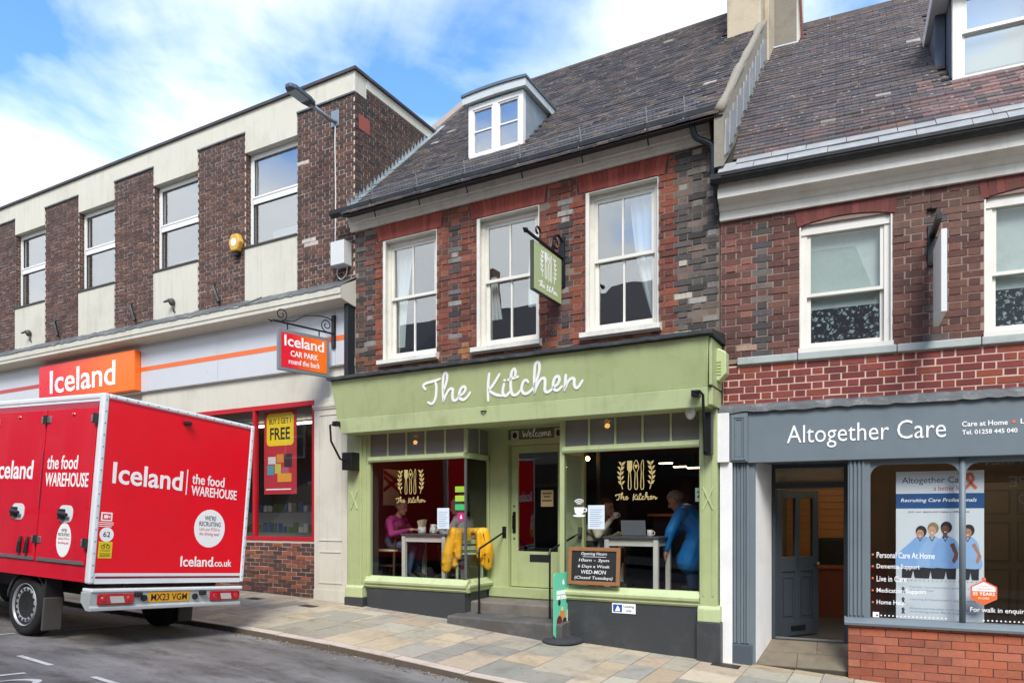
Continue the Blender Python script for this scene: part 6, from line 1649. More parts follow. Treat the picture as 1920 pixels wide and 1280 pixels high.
for y0, y1 in ((.02, .27), (VW - .27, VW - .02)):
    ap = [(AX + (WR + .07) * math.cos(R(a)), -.334 + (WR + .05) * math.sin(R(a))) for a in range(8, 173, 11)] + [(AX + (WR + .045) * math.cos(R(a)), -.334 + (WR + .025) * math.sin(R(a))) for a in range(172, 7, -11)]
    MB().prism(ap, 'y', y0 + .06, y1).build('wheel_arch', mat('arch_grey', '#3a3d40', .6, .1), van)
    MB().box(AX + .40, AX + .425, y0 + .02, y1 - .02, -.58, -.22).build('mud_flap', mat('flap_grey', '#4b4844', .85, .12, 10), van, bevel=.02)
    MB().box(AX + .37, AX + .41, y0 + .04, y1 - .04, -.30, -.02).build('flap_bracket', M_BLKPL, van)
# cab, ahead of the box (outside the frame, but part of the van)
cabp = [(-VL - .02, -.15), (-VL - .02, 1.35), (-VL - .55, 1.42), (-VL - .95, 1.25), (-VL - 1.45, .62), (-VL - 2.0, .42), (-VL - 2.12, .1), (-VL - 2.12, -.3), (-VL - .6, -.3)]
MB().prism(cabp, 'y', .06, VW - .06).build('cab', M_VWHITE, van, bevel=.05)
MB().prism([(-VL - .30, .65), (-VL - .30, 1.2), (-VL - .85, 1.15), (-VL - 1.3, .65)], 'y', .05, .062).build('cab_window', M_BLKPL, van)
MB().add([(-VL - 1.0, .15, 1.235), (-VL - 1.0, VW - .15, 1.235), (-VL - 1.46, VW - .15, .66), (-VL - 1.46, .15, .66), (-VL - .98, .15, 1.225), (-VL - .98, VW - .15, 1.225), (-VL - 1.44, VW - .15, .65), (-VL - 1.44, .15, .65)], [(0, 1, 2, 3), (4, 7, 6, 5), (0, 4, 5, 1), (1, 5, 6, 2), (2, 6, 7, 3), (3, 7, 4, 0)]).build('windscreen', M_BLKPL, van)

# rivets along the edge trim share one mesh
rv0 = MB().ell((0, 0, 0), (.004, .009, .009), 8, 6); rme = None
def rivet(x, y, z, rot=0):
    global rme
    if rme is None:
        o = rv0.build('rivet', M_CHROME, van, smooth=True); rme = o.data
    else:
        o = bpy.data.objects.new('rivet', rme); COL.objects.link(o); o.parent = van
    o.location = (x, y, z); o.rotation_euler = (0, 0, rot)
for i in range(16):
    z = .06 + i * .122
    rivet(.007, .025, z); rivet(.007, VW - .025, z)
    if i < 15: rivet(.007, .12 + i * .122, VH - .024)
# road markings round the parking bay
dash(.255, -4.85, .815, -4.87, .055, 'first white dash of the parking bay line in front of the van')
dash(1.445, -4.873, 2.0, -4.89, .055, 'second white dash of the parking bay line, at the bottom edge')
dash(-1.07, -4.75, -1.14, -4.2, .04, 'short white line beside the van wheel')
dash(-1.1, -3.7, -1.17, -2.6, .04, 'white bay divider line in the shade under the van')
dash(.95, -5.5, .99, -5.17, .05, 'white cross line below the first dash')
lt_ = []
for i in range(25):
    a = R(200 - i * 9.5); lt_.append((1.3 + .14 * math.cos(a), -5.45 + .24 * math.sin(a)))
mb = MB(); v = []
for i, (x, y) in enumerate(lt_):
    cx, cy = 1.3, -5.45; k = .72
    v += [(x, y, rz(x, y) + .005), (cx + (x - cx) * k, cy + (y - cy) * k, rz(x, y) + .005)]
mb.add(v, [(2 * i, 2 * i + 2, 2 * i + 3, 2 * i + 1) for i in range(24)]).build('road_marking', M_PAINT, kind='structure', label='curved white road lettering at the bottom left corner')

# ================================================================ cafe interior
FZ = .68
M_CHAR = mat('charcoal_wall', '#2b2a2c', .85, .12, 2)
M_FLOORW = mat('dark_boards', '#3a2f28', .55, .2, 6)
M_CEILD = mat('cafe_ceiling', '#4a4744', .9, .08)
ci = MB()
ci.mi = 0
ci.box(-.0, .03, .05, 5.2, FZ, 2.95).box(5.42, 5.47, .05, 5.2, FZ, 2.95).box(0, 5.47, 5.15, 5.2, FZ, 2.95)
ci.box(.30, .42, -.13, .05, FZ, 2.95).box(.03, .3, .02, .05, FZ, 2.95).box(5.31, 5.42, .02, .06, FZ, 2.95)
ci.mi = 1
ci.box(.03, 5.42, .56, 5.15, FZ - .06, FZ).box(.42, 2.085, -.128, .56, FZ - .06, FZ).box(3.595, 5.3, -.128, .56, FZ - .06, FZ)
ci.mi = 2
ci.box(.0, 5.47, -.12, 5.2, 2.95, 3.0)
ci = ci.build('cafe_interior', [M_CHAR, M_FLOORW, M_CEILD], KB)
M_NAVYW = mat('navy_panel', '#1b2a3d', .7, .1, 3)
box('partition', 3.3, 3.36, 1.6, 5.1, FZ, 2.94, M_NAVYW, ci)
# serving counter with a timber top, shelves of jars behind it
ct_ = empty('counter', (4.75, 2.4, FZ), label='dark cafe counter with light timber top behind the blue-coated man', category='counter')
MB().box(-.75, .6, -.25, .3, 0, .98).build('body', M_NAVYW, ct_, bevel=.01)
MB().box(-.82, .64, -.32, .35, .98, 1.02).build('top', mat('oak_top', '#a9773f', .5, .15, 8), ct_, bevel=.006)
MB().box(-.5, .5, -.1, .15, 1.03, 1.32).build('cake_case', glass_mat('case_glass', (.85, .88, .88)), ct_)
sh = empty('shelf_rack', (4.75, 4.9, FZ), label='tall dark rack of jars and bottles at the back of the cafe', category='shelf')
for z in (.9, 1.3, 1.68): MB().box(-.65, .6, -.2, .2, z, z + .03).build('shelf', mat('steel_shelf', '#7d8286', .4, .1, metal=.5), sh)
for x in (-.65, .57): MB().box(x, x + .03, -.2, .2, 0, 1.75).build('upright', M_BLACK, sh)
jr = random.Random(90)
for z in (.93, 1.33, 1.71):
    for i in range(13):
        x = -.58 + i * .09 + jr.uniform(-.01, .01); h = jr.uniform(.1, .2)
        MB().lathe([(.028, 0), (.03, .02), (.03, h * .7), (.014, h * .85), (.014, h)], 10, Matrix.Translation((x, jr.uniform(-.1, .0), z))).build('jar', mat('jar_%d' % jr.randrange(5), jr.choice(('#b9b5ab', '#6d4a2c', '#3c5a3c', '#a33a2c', '#c9c2a0')), .3, .1), sh)
# hanging strip lamps over the counter and bulbs by the door
M_WARM = mat('warm_strip', '#ffffff', .5, 0, emit='#ffd9a0', estr=6.0)
for k, (x, y, z) in enumerate(((4.395, 1.5, 2.40), (4.6, 1.5, 2.345), (4.79, 1.52, 2.325))):
    l_ = empty('strip_lamp', (x, y, z), label='%s of three small glowing strip lamps over the cafe counter' % ('leftmost', 'middle', 'rightmost')[k], category='lamp', group='strip lamps over the cafe counter')
    MB().box(-.09, .09, -.03, .03, 0, .012).build('diffuser', M_WARM, l_)
    MB().box(-.1, .1, -.035, .035, .012, .03).tube([(0, 0, .03), (0, 0, 2.95 - z)], .004, 5).build('body', M_BLACK, l_)
for k, (x, y, z) in enumerate(((2.72, 1.6, 2.62), (3.2, 1.5, 2.52), (.62, .7, 2.82), (3.95, .4, 2.84))):
    l_ = empty('pendant_bulb', (x, y, z), label='warm glowing bulb hanging %s' % ('behind the top of the door glass', 'at the right of the door glass', 'behind the first top light', 'behind the top lights of the right bay')[k], category='lamp', group='warm bulbs in the cafe')
    MB().ell((0, 0, 0), .035, 12, 8).build('bulb', mat('bulb_glow', '#ffffff', .5, 0, emit='#ffb860', estr=14.0), l_, smooth=True)
    MB().tube([(0, 0, .03), (0, 0, .09)], .016, 8).tube([(0, 0, .09), (0, 0, 2.95 - z)], .004, 5).build('flex', M_BLACK, l_)
ap = empty('wall_art', (.035, .82, 1.84), label='pale panel with red diagonal bars on the cafe side wall', category='picture')
MB().box(0, .015, -.2, .2, 0, .58).build('panel', mat('art_cream', '#b9aa94', .7, .1, 8), ap)
for z0, z1 in ((.42, .2), (.2, .42), (.5, .34)):
    MB().add([(.017, -.2, z0), (.017, .2, z1), (.017, .2, z1 + .07), (.017, -.2, z0 + .07)], [(0, 1, 2, 3)]).build('bar', mat('art_red', '#7d2430', .7, .1), ap)
nb = empty('number_card', (5.235, .02, 1.83), label='small pale card with a dark numeral inside the right bay edge', category='sign')
MB().box(-.03, .055, 0, .003, 0, .16).build('card', mat('card_mint', '#b9c9bd', .7, .05), nb)
text('lettering', '2', M_INK, nb, face_front(.012, -.001, .045), height=.075, align='CENTER', depth=.001, bold=.01)

# ---------------------------------------------------------------- tables, chairs, small things
M_TW = mat('table_white', '#c3c0b5', .5, .07, 6); M_TT = mat('table_top_dark', '#4c4f52', .45, .1, 8)
def table(x0, x1, y0, y1, lab):
    t = empty('table', ((x0 + x1) / 2, (y0 + y1) / 2, FZ), label=lab, category='table', group='cafe tables'); w, d = (x1 - x0) / 2, (y1 - y0) / 2
    MB().box(-w, w, -d, d, .695, .72).build('top', M_TT, t, bevel=.004)
    for s in (-1, 1):
        MB().box(-w + .03, w - .03, s * (d - .05) - .012, s * (d - .05) + .012, .60, .695).build('apron', M_TW, t)
        MB().box(s * (w - .05) - .012, s * (w - .05) + .012, -d + .06, d - .06, .60, .695).build('apron', M_TW, t)
        for q in (-1, 1): MB().box(s * (w - .045) - .03, s * (w - .045) + .03, q * (d - .045) - .03, q * (d - .045) + .03, 0, .695).build('leg', M_TW, t, bevel=.004)
    return t
table(.68, 1.50, .24, .84, 'white-legged table with dark top in the left bay, set with pots')
table(3.95, 4.69, .24, .84, 'white-legged table with dark top in the right bay, with laptop')
def chair(loc, rot, col, lab, seatcol=None):
    c = empty('chair', loc, (0, 0, rot), label=lab, category='chair', group='cafe chairs'); m = mat('chair_' + col[1:], col, .5, .1, 8)
    MB().box(-.2, .2, -.2, .2, .43, .465).build('seat', mat('chair_seat_' + (seatcol or col)[1:], seatcol or col, .6, .1, 8), c, bevel=.012)
    for x in (-.175, .175):
        MB().box(x - .018, x + .018, -.19, -.155, 0, .43).build('leg', m, c)
        MB().tube([(x, .17, 0), (x, .18, .45), (x, .23, .82)], .02, 8).build('leg', m, c)
        MB().box(x - .01, x + .01, -.16, .17, .2, .23).build('stretcher', m, c)
    for z in (.53, .62, .71, .79): 
        y = .18 + (z - .45) * .133
        MB().box(-.17, .17, y - .01, y + .01, z - .03, z + .03).build('back_rail', m, c, bevel=.004)
    return c
def mug(x, y, z, lab, col='#c9c6bd', r=.036, h=.085):
    m = empty('mug', (x, y, z), label=lab, category='mug', group='cafe mugs'); mm = mat('mug_' + col[1:], col, .3, .04)
    MB().lathe([(r * .85, 0), (r, .01), (r, h), (r * .88, h), (r * .85, .012), (.0, .01)], 18).build('body', mm, m, smooth=True)
    MB().tube(spline([(r, 0, h * .8), (r + .025, 0, h * .7), (r + .025, 0, h * .35), (r, 0, h * .2)]), .006, 6).build('handle', mm, m)
    return m
TT = FZ + .72
chair((.24, .60, FZ), R(-90), '#4a3226', 'brown wooden chair under the man in the magenta sweater', '#b9a98a')
ych = chair((1.84, .36, FZ), R(-147), '#8fa37e', 'pale green ladder-back chair with a yellow jacket over its back')
chair((1.52, .72, FZ), R(90), '#5a4a3c', 'dark chair under the grey-haired person behind the menu sheet')
chair((3.50, .90, FZ), R(-90), '#6d7070', 'grey chair under the person drinking from a mug')
np_ = empty('napkin_pot', (.93, .45, TT), label='black and white patterned pot of folded napkins on the table', category='pot')
M_COW = mat('cow_print', '#d0cec6', .4, .05, 6, dirt='#141414', dirt_amt=1.0, dirt_scale=22)
MB().lathe([(.05, 0), (.062, .01), (.062, .10), (.055, .10), (.05, .015), (0, .012)], 20).build('pot', M_COW, np_, smooth=True)
for k in range(5): MB().box(-.004, .004, -.045, .045, .02, .2, M=Matrix.Rotation(R(-16 + 8 * k), 4, 'Y') @ Matrix.Translation((0, 0, .005 * k))).build('napkin', mat('napkin', '#c9bf9c', .8, .06), np_)
jg = empty('milk_jug', (1.14, .45, TT), label='black and white patterned milk jug beside the napkin pot', category='jug')
MB().lathe([(.045, 0), (.058, .02), (.05, .09), (.04, .12), (.048, .14), (.04, .14), (.04, .03), (0, .02)], 20).build('body', M_COW, jg, smooth=True)
MB().tube(spline([(.045, 0, .12), (.085, 0, .1), (.08, 0, .05), (.052, 0, .03)]), .008, 6).build('handle', M_COW, jg)
lp = empty('laptop', (4.26, .56, TT), (0, 0, R(8)), label='open silver laptop on the right bay table', category='laptop')
MB().box(-.16, .16, -.02, .2, 0, .014).build('base', M_CHROME, lp, bevel=.003)
MB().box(-.16, .16, -.008, .0, 0, .20, M=Matrix.Translation((0, -.02, .012)) @ Matrix.Rotation(R(14), 4, 'X')).build('lid', mat('laptop_grey', '#8f9396', .4, .05, metal=.3), lp, bevel=.003)
mug(4.50, .48, TT, 'white mug with dark print standing beside the laptop')
mg = mug(3.925, .76, 1.63, 'white mug raised to the mouth of the seated drinker')

# ---------------------------------------------------------------- people: overlapping limbs fused into one skin, then coloured by garment
def cap(p, r, q, s, tag): return ('c', Vector(p), r, Vector(q), s, tag)
def ell(c, r, tag, rot=None): return ('e', Vector(c), Vector(r) if not isinstance(r, (int, float)) else Vector((r, r, r)), rot, 0, tag)
def sd_prim(pr, p):
    if pr[0] == 'c':
        _, a, r, b, s, _ = pr; ab = b - a; t = max(0, min(1, (p - a).dot(ab) / max(ab.length_squared, 1e-9)))
        return (p - a - ab * t).length - (r + (s - r) * t)
    _, c, r, rot, _, _ = pr; d = p - c
    if rot is not None: d = rot.inverted() @ d
    k = Vector((d.x / r.x, d.y / r.y, d.z / r.z)).length
    return (k - 1) * min(r)
def fuse(name, prims, mats_, parent, voxel=.011, smooth=4):
    mb = MB()
    for pr in prims:
        if pr[0] == 'c':
            _, a, r, b, s, _ = pr; d = (b - a).normalized()
            pts, rs = [], []
            for i in range(4): t = math.pi / 2 * (1 - i / 4); pts.append(a - d * r * math.sin(t)); rs.append(max(r * math.cos(t), .0008))
            pts += [a, b]; rs += [r, s]
            for i in range(1, 5): t = math.pi / 2 * i / 4; pts.append(b + d * s * math.sin(t)); rs.append(max(s * math.cos(t), .0008))
            mb.tube(pts, rs, 12)
        else:
            _, c, r, rot, _, _ = pr
            M = Matrix.Translation(c) @ (rot.to_4x4() if rot is not None else Matrix())
            mb.ell((0, 0, 0), tuple(r), 14, 10, M)
    tmp = mb.build(name, mats_[0][1])
    rm = tmp.modifiers.new('fuse', 'REMESH'); rm.mode = 'VOXEL'; rm.voxel_size = voxel
    if smooth: sm = tmp.modifiers.new('smooth', 'SMOOTH'); sm.iterations = smooth; sm.factor = .5
    dg = bpy.context.evaluated_depsgraph_get()
    me = bpy.data.meshes.new_from_object(tmp.evaluated_get(dg))
    old = tmp.data; bpy.data.objects.remove(tmp); bpy.data.meshes.remove(old)
    me.materials.clear()
    idx = {}
    for i, (tag, m) in enumerate(mats_): me.materials.append(m); idx[tag] = i
    bbs = prims
    mi = []
    for p in me.polygons:
        c = p.center; best = min(bbs, key=lambda pr: sd_prim(pr, c)); mi.append(idx[best[5]])
    me.polygons.foreach_set('material_index', mi)
    me.polygons.foreach_set('use_smooth', [True] * len(mi))
    me.update()
    o = bpy.data.objects.new(name, me); COL.objects.link(o); o.parent = parent
    return o
def head(c, yaw, pitch=0.0, roll=0.0):
    """skull, jaw, nose and ears; the face looks along local +x"""
    Rm = Euler((roll, pitch, yaw)).to_matrix(); c = Vector(c)
    P = lambda x, y, z: c + Rm @ Vector((x, y, z))
    pr = [ell(P(-.01, 0, .025), (.098, .078, .095), 'skin', Rm), ell(P(.025, 0, -.045), (.07, .058, .07), 'skin', Rm), cap(P(.085, 0, .012), .012, P(.112, 0, -.018), .016, 'skin'),
          ell(P(-.005, .08, -.005), (.022, .012, .032), 'skin', Rm), ell(P(-.005, -.08, -.005), (.022, .012, .032), 'skin', Rm), ell(P(.07, 0, -.088), (.025, .03, .02), 'skin', Rm)]
    return pr, P, Rm
def face_bits(P, parent):
    for s in (-1, 1):
        MB().ell(P(.083, s * .033, .012), .009, 8, 6).build('eye', mat('eye_dark', '#241c18', .3, .02), parent)
        MB().tube([P(.086, s * .018, .035), P(.08, s * .05, .036)], .005, 5).build('eyebrow', mat('brow', '#4a3d34', .9, .1), parent)
    MB().tube([P(.085, -.025, -.058), P(.094, 0, -.056), P(.085, .025, -.058)], .005, 5).build('mouth', mat('lip', '#8a5348', .6, .05), parent)
def hair(P, Rm, parent, col, full=False, long=0.0):
    r = random.Random(7); mb = MB(); m = mat('hair_' + col[1:], col, .85, .3, 60, .3, 120)
    nu, nv = 18, 12; v = []; f = []
    for i in range(nv + 1):
        t = math.pi * i / nv
        for j in range(nu):
            q = 2 * math.pi * j / nu; k = 1 + r.uniform(-.03, .05)
            v.append(P((-.018 + .108 * math.sin(t) * math.cos(q) * k), .088 * math.sin(t) * math.sin(q) * k, .03 + .102 * math.cos(t) * k - (long * max(0, -math.cos(q)) * (1 - math.cos(t)) * .5)))
    for i in range(nv):
        for j in range(nu):
            t = math.pi * (i + .5) / nv; q = 2 * math.pi * (j + .5) / nu
            front = math.cos(q) * math.sin(t); z = math.cos(t)
            if (front > .25 and z < .55) or (front > -.25 and z < .05) or z < (-.45 if not full else -.8): continue
            f.append((i * nu + j, i * nu + (j + 1) % nu, (i + 1) * nu + (j + 1) % nu, (i + 1) * nu + j))
    o = mb.add(v, f).build('hair', m, parent, smooth=True)
    so = o.modifiers.new('thick', 'SOLIDIFY'); so.thickness = .012; so.offset = 0
    return o
def hand(w, d, up, tag='skin', curl=.5):
    """palm, four unequal fingers with a knuckle bend and a thumb leaving the side of the palm; w wrist, d pointing direction, up back of hand"""
    w = Vector(w); d = Vector(d).normalized(); up = Vector(up); up = (up - d * up.dot(d)).normalized(); s = d.cross(up)
    pr = [cap(w, .024, w + d * .05, .032, tag), cap(w + d * .05 + s * .018, .02, w + d * .085 + s * .02, .018, tag), cap(w + d * .05 - s * .018, .02, w + d * .085 - s * .02, .018, tag)]
    for k, ln in ((-1.5, .058), (-.5, .07), (.5, .075), (1.5, .066)):
        a = w + d * .088 + s * k * .019; b = a + (d * (1 - curl * .5) - up * curl * .5) * ln * .55; c = b + (d * (1 - curl) - up * curl) * ln * .5
        pr += [cap(a, .0098, b, .009, tag), cap(b, .009, c, .008, tag)]
    a = w + d * .03 + s * .032; b = a + (d * .6 + s * .7 - up * .2) * .04; c = b + (d * .9 + s * .1 - up * .3) * .03
    return pr + [cap(a, .013, b, .0105, tag), cap(b, .0105, c, .009, tag)]
SKIN = mat('skin', '#b98268', .55, .08, 12); SKIN2 = mat('skin_pale', '#c0907a', .55, .08, 12)
JEANS = mat('jeans', '#3f5068', .85, .14, 14, .2, 90); SHOE = mat('shoe', '#2a2624', .6, .1)
def seated(root, pel, chest, neck, hd, yaw, pitch, arms, legs, top, skin, legm, hairc, long=0.0, full=False, voxel=.011):
    pr, P, Rm = head(hd, yaw, pitch)
    pel, chest, neck, hd = map(Vector, (pel, chest, neck, hd))
    f = Vector((math.cos(yaw), math.sin(yaw), 0)); s = Vector((-f.y, f.x, 0))
    pr += [cap(neck - Vector((0, 0, .04)), .056, hd + Vector((0, 0, -.05)) - f * .01, .05, 'skin')]
    pr += [ell(pel, (.15, .17, .13), 'legs', Euler((0, 0, yaw)).to_matrix()), cap(pel + Vector((0, 0, .06)), .15, chest, .155, 'top'), cap(chest - s * .07, .125, chest + s * .07, .125, 'top'),
           cap(neck - s * .13 - Vector((0, 0, .05)), .07, neck + s * .13 - Vector((0, 0, .05)), .07, 'top'), cap(neck - Vector((0, 0, .06)), .075, neck, .062, 'top')]
    for sh_, el, wr, hd_, hu, cu in arms:
        pr += [cap(sh_, .068, el, .052, 'top'), cap(el, .052, wr, .036, 'top')] + hand(wr, hd_, hu, 'skin', cu)
    for hp_, kn, an, toe in legs:
        pr += [cap(hp_, .088, kn, .066, 'legs'), cap(kn, .064, an, .046, 'legs'), cap(an, .045, toe, .038, 'shoe')]
    fuse('body', pr, [('skin', skin), ('top', top), ('legs', legm), ('shoe', SHOE)], root, voxel)
    face_bits(P, root); hair(P, Rm, root, hairc, full, long)
pA = empty('person', (.3, .6, FZ), label='person in magenta sweater and jeans seated at the left bay table', category='person', group='people in the cafe')
pA.location = (0, 0, 0)
seated(pA, (.27, .62, 1.27), (.29, .62, 1.50), (.33, .62, 1.66), (.42, .615, 1.80), R(-8), R(16),
       [((.31, .44, 1.58), (.42, .36, 1.38), (.68, .46, 1.45), (1, .2, .1), (0, 0, 1), .4), ((.31, .80, 1.58), (.46, .84, 1.38), (.70, .62, 1.45), (1, -.3, .1), (0, 0, 1), .4)],
       [((.30, .53, 1.22), (.74, .50, 1.19), (.64, .48, .77), (.80, .46, .725)), ((.30, .71, 1.22), (.72, .72, 1.19), (.60, .74, .77), (.76, .74, .725))],
       mat('magenta_sweater', '#7f1f58', .85, .12, 20, .2, 90), SKIN, JEANS, '#8d8780')
pB = empty('person', (0, 0, 0), label='grey-haired person in pale grey top half hidden behind the glass corner', category='person', group='people in the cafe')
seated(pB, (1.53, .74, 1.27), (1.50, .74, 1.50), (1.46, .74, 1.66), (1.37, .73, 1.80), R(180), R(14),
       [((1.48, .92, 1.58), (1.36, .95, 1.38), (1.17, .82, 1.44), (-1, -.2, .1), (0, 0, 1), .4), ((1.48, .56, 1.58), (1.36, .50, 1.38), (1.18, .56, 1.44), (-1, .2, .1), (0, 0, 1), .4)],
       [((1.50, .65, 1.22), (1.14, .65, 1.19), (1.22, .64, .77), (1.06, .64, .725)), ((1.50, .83, 1.22), (1.14, .84, 1.19), (1.24, .85, .77), (1.08, .85, .725))],
       mat('pale_grey_top', '#8b8a8a', .85, .1, 20), SKIN2, mat('dark_trousers', '#2a2b30', .85, .1), '#8f8a86', long=.12, full=True)
pC = empty('person', (0, 0, 0), label='person in mottled beige top drinking from a white mug in the right bay', category='person', group='people in the cafe')
seated(pC, (3.56, .90, 1.27), (3.60, .90, 1.48), (3.66, .90, 1.63), (3.76, .88, 1.77), R(-14), R(6),
       [((3.63, .72, 1.55), (3.72, .64, 1.40), (3.86, .74, 1.60), (.5, .1, .85), (-.6, -.7, .3), .75), ((3.62, 1.08, 1.55), (3.70, 1.06, 1.32), (3.92, .90, 1.42), (1, -.3, 0), (0, 0, 1), .4)],
       [((3.60, .82, 1.22), (4.0, .80, 1.18), (3.92, .78, .77), (4.06, .76, .725)), ((3.60, .99, 1.22), (4.0, 1.0, 1.18), (3.92, 1.02, .77), (4.06, 1.02, .725))],
       mat('mottled_top', '#c9bfa4', .85, .15, 8, dirt='#5a5543', dirt_amt=.9, dirt_scale=16), SKIN, mat('dark_trousers', '#2a2b30'), '#4a3326')
pD = empty('person', (0, 0, 0), label='person in bright blue coat stooping over the right bay table', category='person', group='people in the cafe')
prD, PD, RD = head((4.70, .92, 1.86), R(188), R(34))
V = Vector
COAT = mat('blue_coat', '#1a86cc', .5, .12, 5, .25, 14)
prD += [cap((4.78, .93, 1.76), .055, (4.72, .925, 1.83), .05, 'skin'), cap((4.84, .94, 1.68), .15, (5.0, .97, 1.50), .165, 'coat'), cap((4.82, .80, 1.70), .085, (4.84, 1.08, 1.70), .085, 'coat'), cap((4.80, .93, 1.745), .07, (4.77, .93, 1.78), .06, 'coat'),
        cap((5.0, .97, 1.50), .165, (4.99, .97, 1.25), .185, 'coat'), cap((4.97, .88, 1.25), .165, (4.92, .86, 1.08), .18, 'coat'), cap((5.0, 1.06, 1.25), .165, (5.02, 1.09, 1.08), .175, 'coat'), cap((4.93, .97, 1.2), .15, (4.86, .97, 1.08), .165, 'coat'),
        cap((4.80, .78, 1.69), .075, (4.70, .70, 1.46), .068, 'coat'), cap((4.70, .70, 1.46), .066, (4.64, .72, 1.25), .05, 'coat'), cap((4.82, 1.10, 1.69), .075, (4.68, 1.16, 1.48), .066, 'coat'), cap((4.68, 1.16, 1.48), .064, (4.58, 1.0, 1.36), .05, 'coat'),
        cap((4.94, .87, 1.0), .1, (4.95, .87, .76), .075, 'legs'), cap((5.0, 1.08, 1.0), .1, (5.02, 1.09, .76), .075, 'legs'), cap((4.98, .89, .74), .05, (4.82, .87, .72), .04, 'shoe'), cap((5.02, 1.09, .74), .05, (4.86, 1.1, .72), .04, 'shoe')]
prD += hand((4.635, .72, 1.22), (-.1, .05, -1), (-1, 0, 0), 'skin', .3) + hand((4.57, .985, 1.355), (-1, -.5, -.2), (0, 0, 1), 'skin', .4)
fuse('body', prD, [('skin', SKIN), ('coat', COAT), ('legs', JEANS), ('shoe', SHOE)], pD, .011)
face_bits(PD, pD); hair(PD, RD, pD, '#8f8a84')
# yellow jacket hung over the green chair
jk = empty('jacket', (1.83, .36, FZ - .085), (0, 0, R(-147)), label='yellow waterproof jacket with dark seams draped over the green chair back', category='jacket')
YEL = mat('jacket_yellow', '#d9a012', .5, .14, 8, .3, 18)
prJ = [cap((-.17, .235, .86), .045, (.17, .235, .86), .045, 'y'), cap((-.13, .28, .83), .04, (-.15, .26, .50), .045, 'y'), cap((.13, .28, .83), .04, (.15, .26, .50), .045, 'y'), cap((0, .285, .84), .035, (0, .262, .74), .035, 'y'),
       cap((-.22, .24, .84), .07, (-.28, .24, .55), .075, 'y'), cap((-.28, .24, .55), .075, (-.27, .2, .36), .06, 'y'), cap((.22, .24, .84), .075, (.29, .25, .55), .085, 'y'), cap((.29, .25, .55), .085, (.32, .22, .33), .07, 'y'), cap((.22, .27, .7), .05, (.34, .26, .42), .05, 'y'),
       cap((-.15, .21, .8), .04, (-.2, .18, .40), .05, 'y'), cap((.15, .21, .8), .04, (.2, .19, .38), .05, 'y')]
fuse('cloth', prJ, [('y', YEL)], jk, .012, 3)
for pts in ([(-.2, .30, .82), (-.26, .30, .6), (-.28, .28, .42)], [(.2, .30, .82), (.29, .31, .6), (.31, .27, .4)], [(-.29, .26, .56), (-.2, .31, .52)], [(.2, .31, .56), (.31, .28, .52)]):
    MB().tube(pts, .009, 5).build('seam', mat('jacket_seam', '#4a3412', .7, .1), jk)

# ================================================================ houses across the street: they stand behind the camera and show in the glass
def far_house(x0, x1, eaves, ridge, wallc, roofc, lab, wins, shop):
    yb = -10.7; g = -.35
    h = empty('terraced_house', ((x0 + x1) / 2, yb, g), label=lab, category='building', group='houses across the street'); cx = (x0 + x1) / 2
    MB().box(x0 - cx, x1 - cx, -7, 0, 0, eaves - g).build('wall', mat('far_wall_' + wallc[1:], wallc, .9, .15, 6, dirt='#3d3733', dirt_amt=.3), h)
    MB().prism([(.25, eaves - g - .1), (-3.5, ridge - g), (-7.25, eaves - g - .1)], 'x', x0 - cx - .02, x1 - cx + .02).build('roof', mat('far_roof_' + roofc[1:], roofc, .85, .2, 8), h)
    n = wins; wd = (x1 - x0) / n
    for i in range(n):
        c = x0 - cx + wd * (i + .5)
        for zc in (4.6,):
            w = frame_mb(c - .5, c + .5, zc - g - .8, zc - g + .8, 0, .06, .07).box(c - .5, c + .5, .0, .05, zc - g - .03, zc - g + .03).build('window', M_FRAMEW, h)
            MB().box(c - .45, c + .45, .005, .02, zc - g - .75, zc - g + .75).build('pane', mat('far_pane', '#20262b', .1, .05), w)
    MB().box(x0 - cx + .1, x1 - cx - .1, .0, .18, 2.7 - g, 3.3 - g).build('fascia', mat('far_fascia_' + shop[1:], shop, .5, .06), h)
    k = 0; x = x0 - cx + .3
    while x < x1 - cx - 1.6:
        MB().box(x, x + 1.5, .0, .03, .6 - g, 2.6 - g).build('shop_pane', mat('far_pane', '#20262b'), h); x += 1.75
    MB().box(cx - cx - .4, .5 - 0, -1.2 - 2.2, -.6 - 2.2, ridge - g - .5, ridge - g + 1.3).build('chimney', mat('far_chimney', '#6b4a3d', .9, .1), h)
    return h
far_house(-44, -24, 7.0, 9.4, '#8a7a66', '#4a4340', 'buff terrace across the street, mirrored in the far upper windows', 7, '#6d6a64')
far_house(-24, -11, 6.6, 9.0, '#7a4a3a', '#453c3a', 'red brick terrace across the street, mirrored above the white fascia', 5, '#3a4a5c')
far_house(-11, -1.5, 6.9, 9.3, '#b5b0a2', '#3f3a3a', 'pale rendered house across the street, mirrored in the cafe sashes', 4, '#58503f')
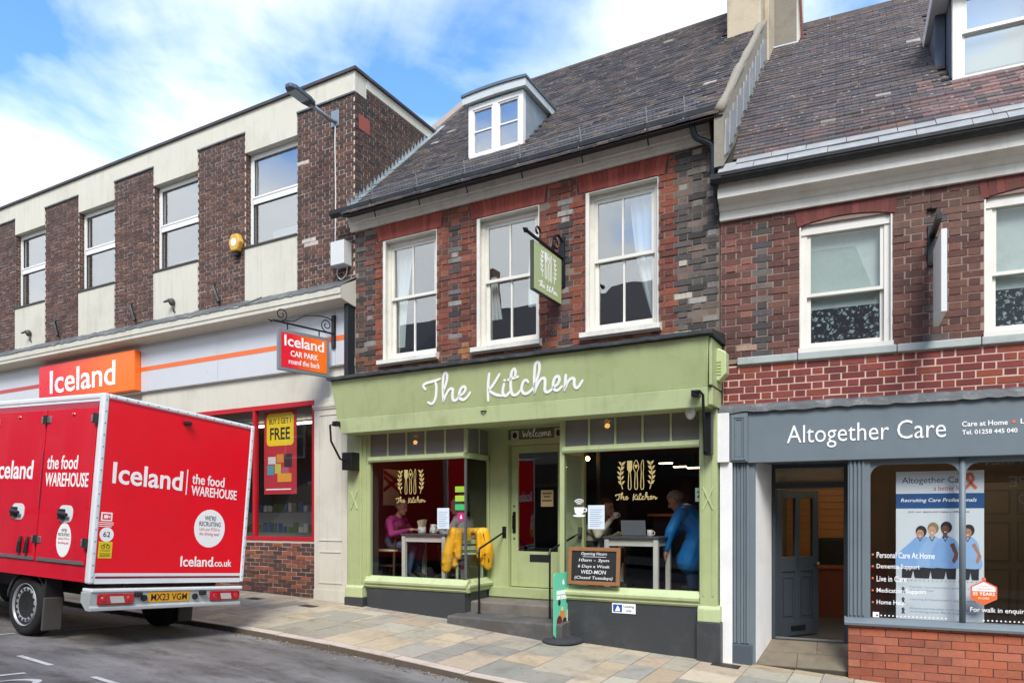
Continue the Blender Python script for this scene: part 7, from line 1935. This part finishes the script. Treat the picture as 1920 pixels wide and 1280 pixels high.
fh = far_house(-1.5, 8.5, 7.1, 9.5, '#73473a', '#453d3b', 'brick house across the street, mirrored in the right bay', 4, '#2f3a33')
vh = far_house(8.5, 22, 6.0, 8.2, '#5f4a40', '#4a4341', 'vape shop across the street, mirrored in the care office glass', 5, '#23262a')
for z, s_, w_ in ((2.95, 'E-CIGARETTE', 2.0), (2.45, 'VAPE', .8), (2.05, 'CBD', .62)):
    text('lettering', s_, M_WHITE_PRINT, vh, Matrix.Translation((12.35 - 15.25 + (0 if w_ > 1 else -.25), .19 if z > 2.6 else .045, z + .35 - .1)) @ Matrix.Rotation(R(180), 4, 'Z') @ Matrix.Rotation(R(90), 4, 'X'), width=w_, height=.24, depth=.004)
sheet('far_pavement', [-60, -20] + span(-14, 14, 14) + [30, 60], [-10.9, -8.9, -8.15], lambda x, y: rz(x, -8.1) + .1, mat('far_slabs', '#8a8274', .85, .15, 3), kind='structure')
# leaf litter and grit lying in the gutter
gr_ = random.Random(64); lt2 = MB()
for i in range(900):
    x = gr_.uniform(-2.5, 6.5); y = KERB_Y - .15 - abs(gr_.gauss(0, .09)); s = gr_.uniform(.004, .016)
    M = Matrix.Translation((x, y, rz(x, y) + .004)) @ Euler((gr_.uniform(-.4, .4), gr_.uniform(-.4, .4), gr_.uniform(0, 6.28))).to_matrix().to_4x4()
    lt2.add([(-s, -s * .5, 0), (s, -s * .4, .002), (s * .8, s * .5, .004), (-s * .7, s * .6, .001)], [(0, 1, 2, 3)], gr_.choice(((.10, .07, .04), (.2, .17, .12), (.32, .28, .2), (.06, .05, .04))), M)
lt2.build('litter', mat('gutter_litter', '#ffffff', .9, .2, 30, piece=True), kind='stuff', label='fine leaf litter and grit lying in the gutter along the kerb', category='litter')
# put each thing's origin at its own base
def rebase(root, p):
    d = Vector(p); root.location = d
    for ch_ in root.children: ch_.location = Vector(ch_.location) - d
for root, p in ((KB, (2.7, 0, .2)), (IB, (-6.5, 0, .5)), (pA, (.45, .6, FZ)), (pB, (1.4, .74, FZ)), (pC, (3.7, .9, FZ)), (pD, (4.95, .97, FZ))): rebase(root, p)
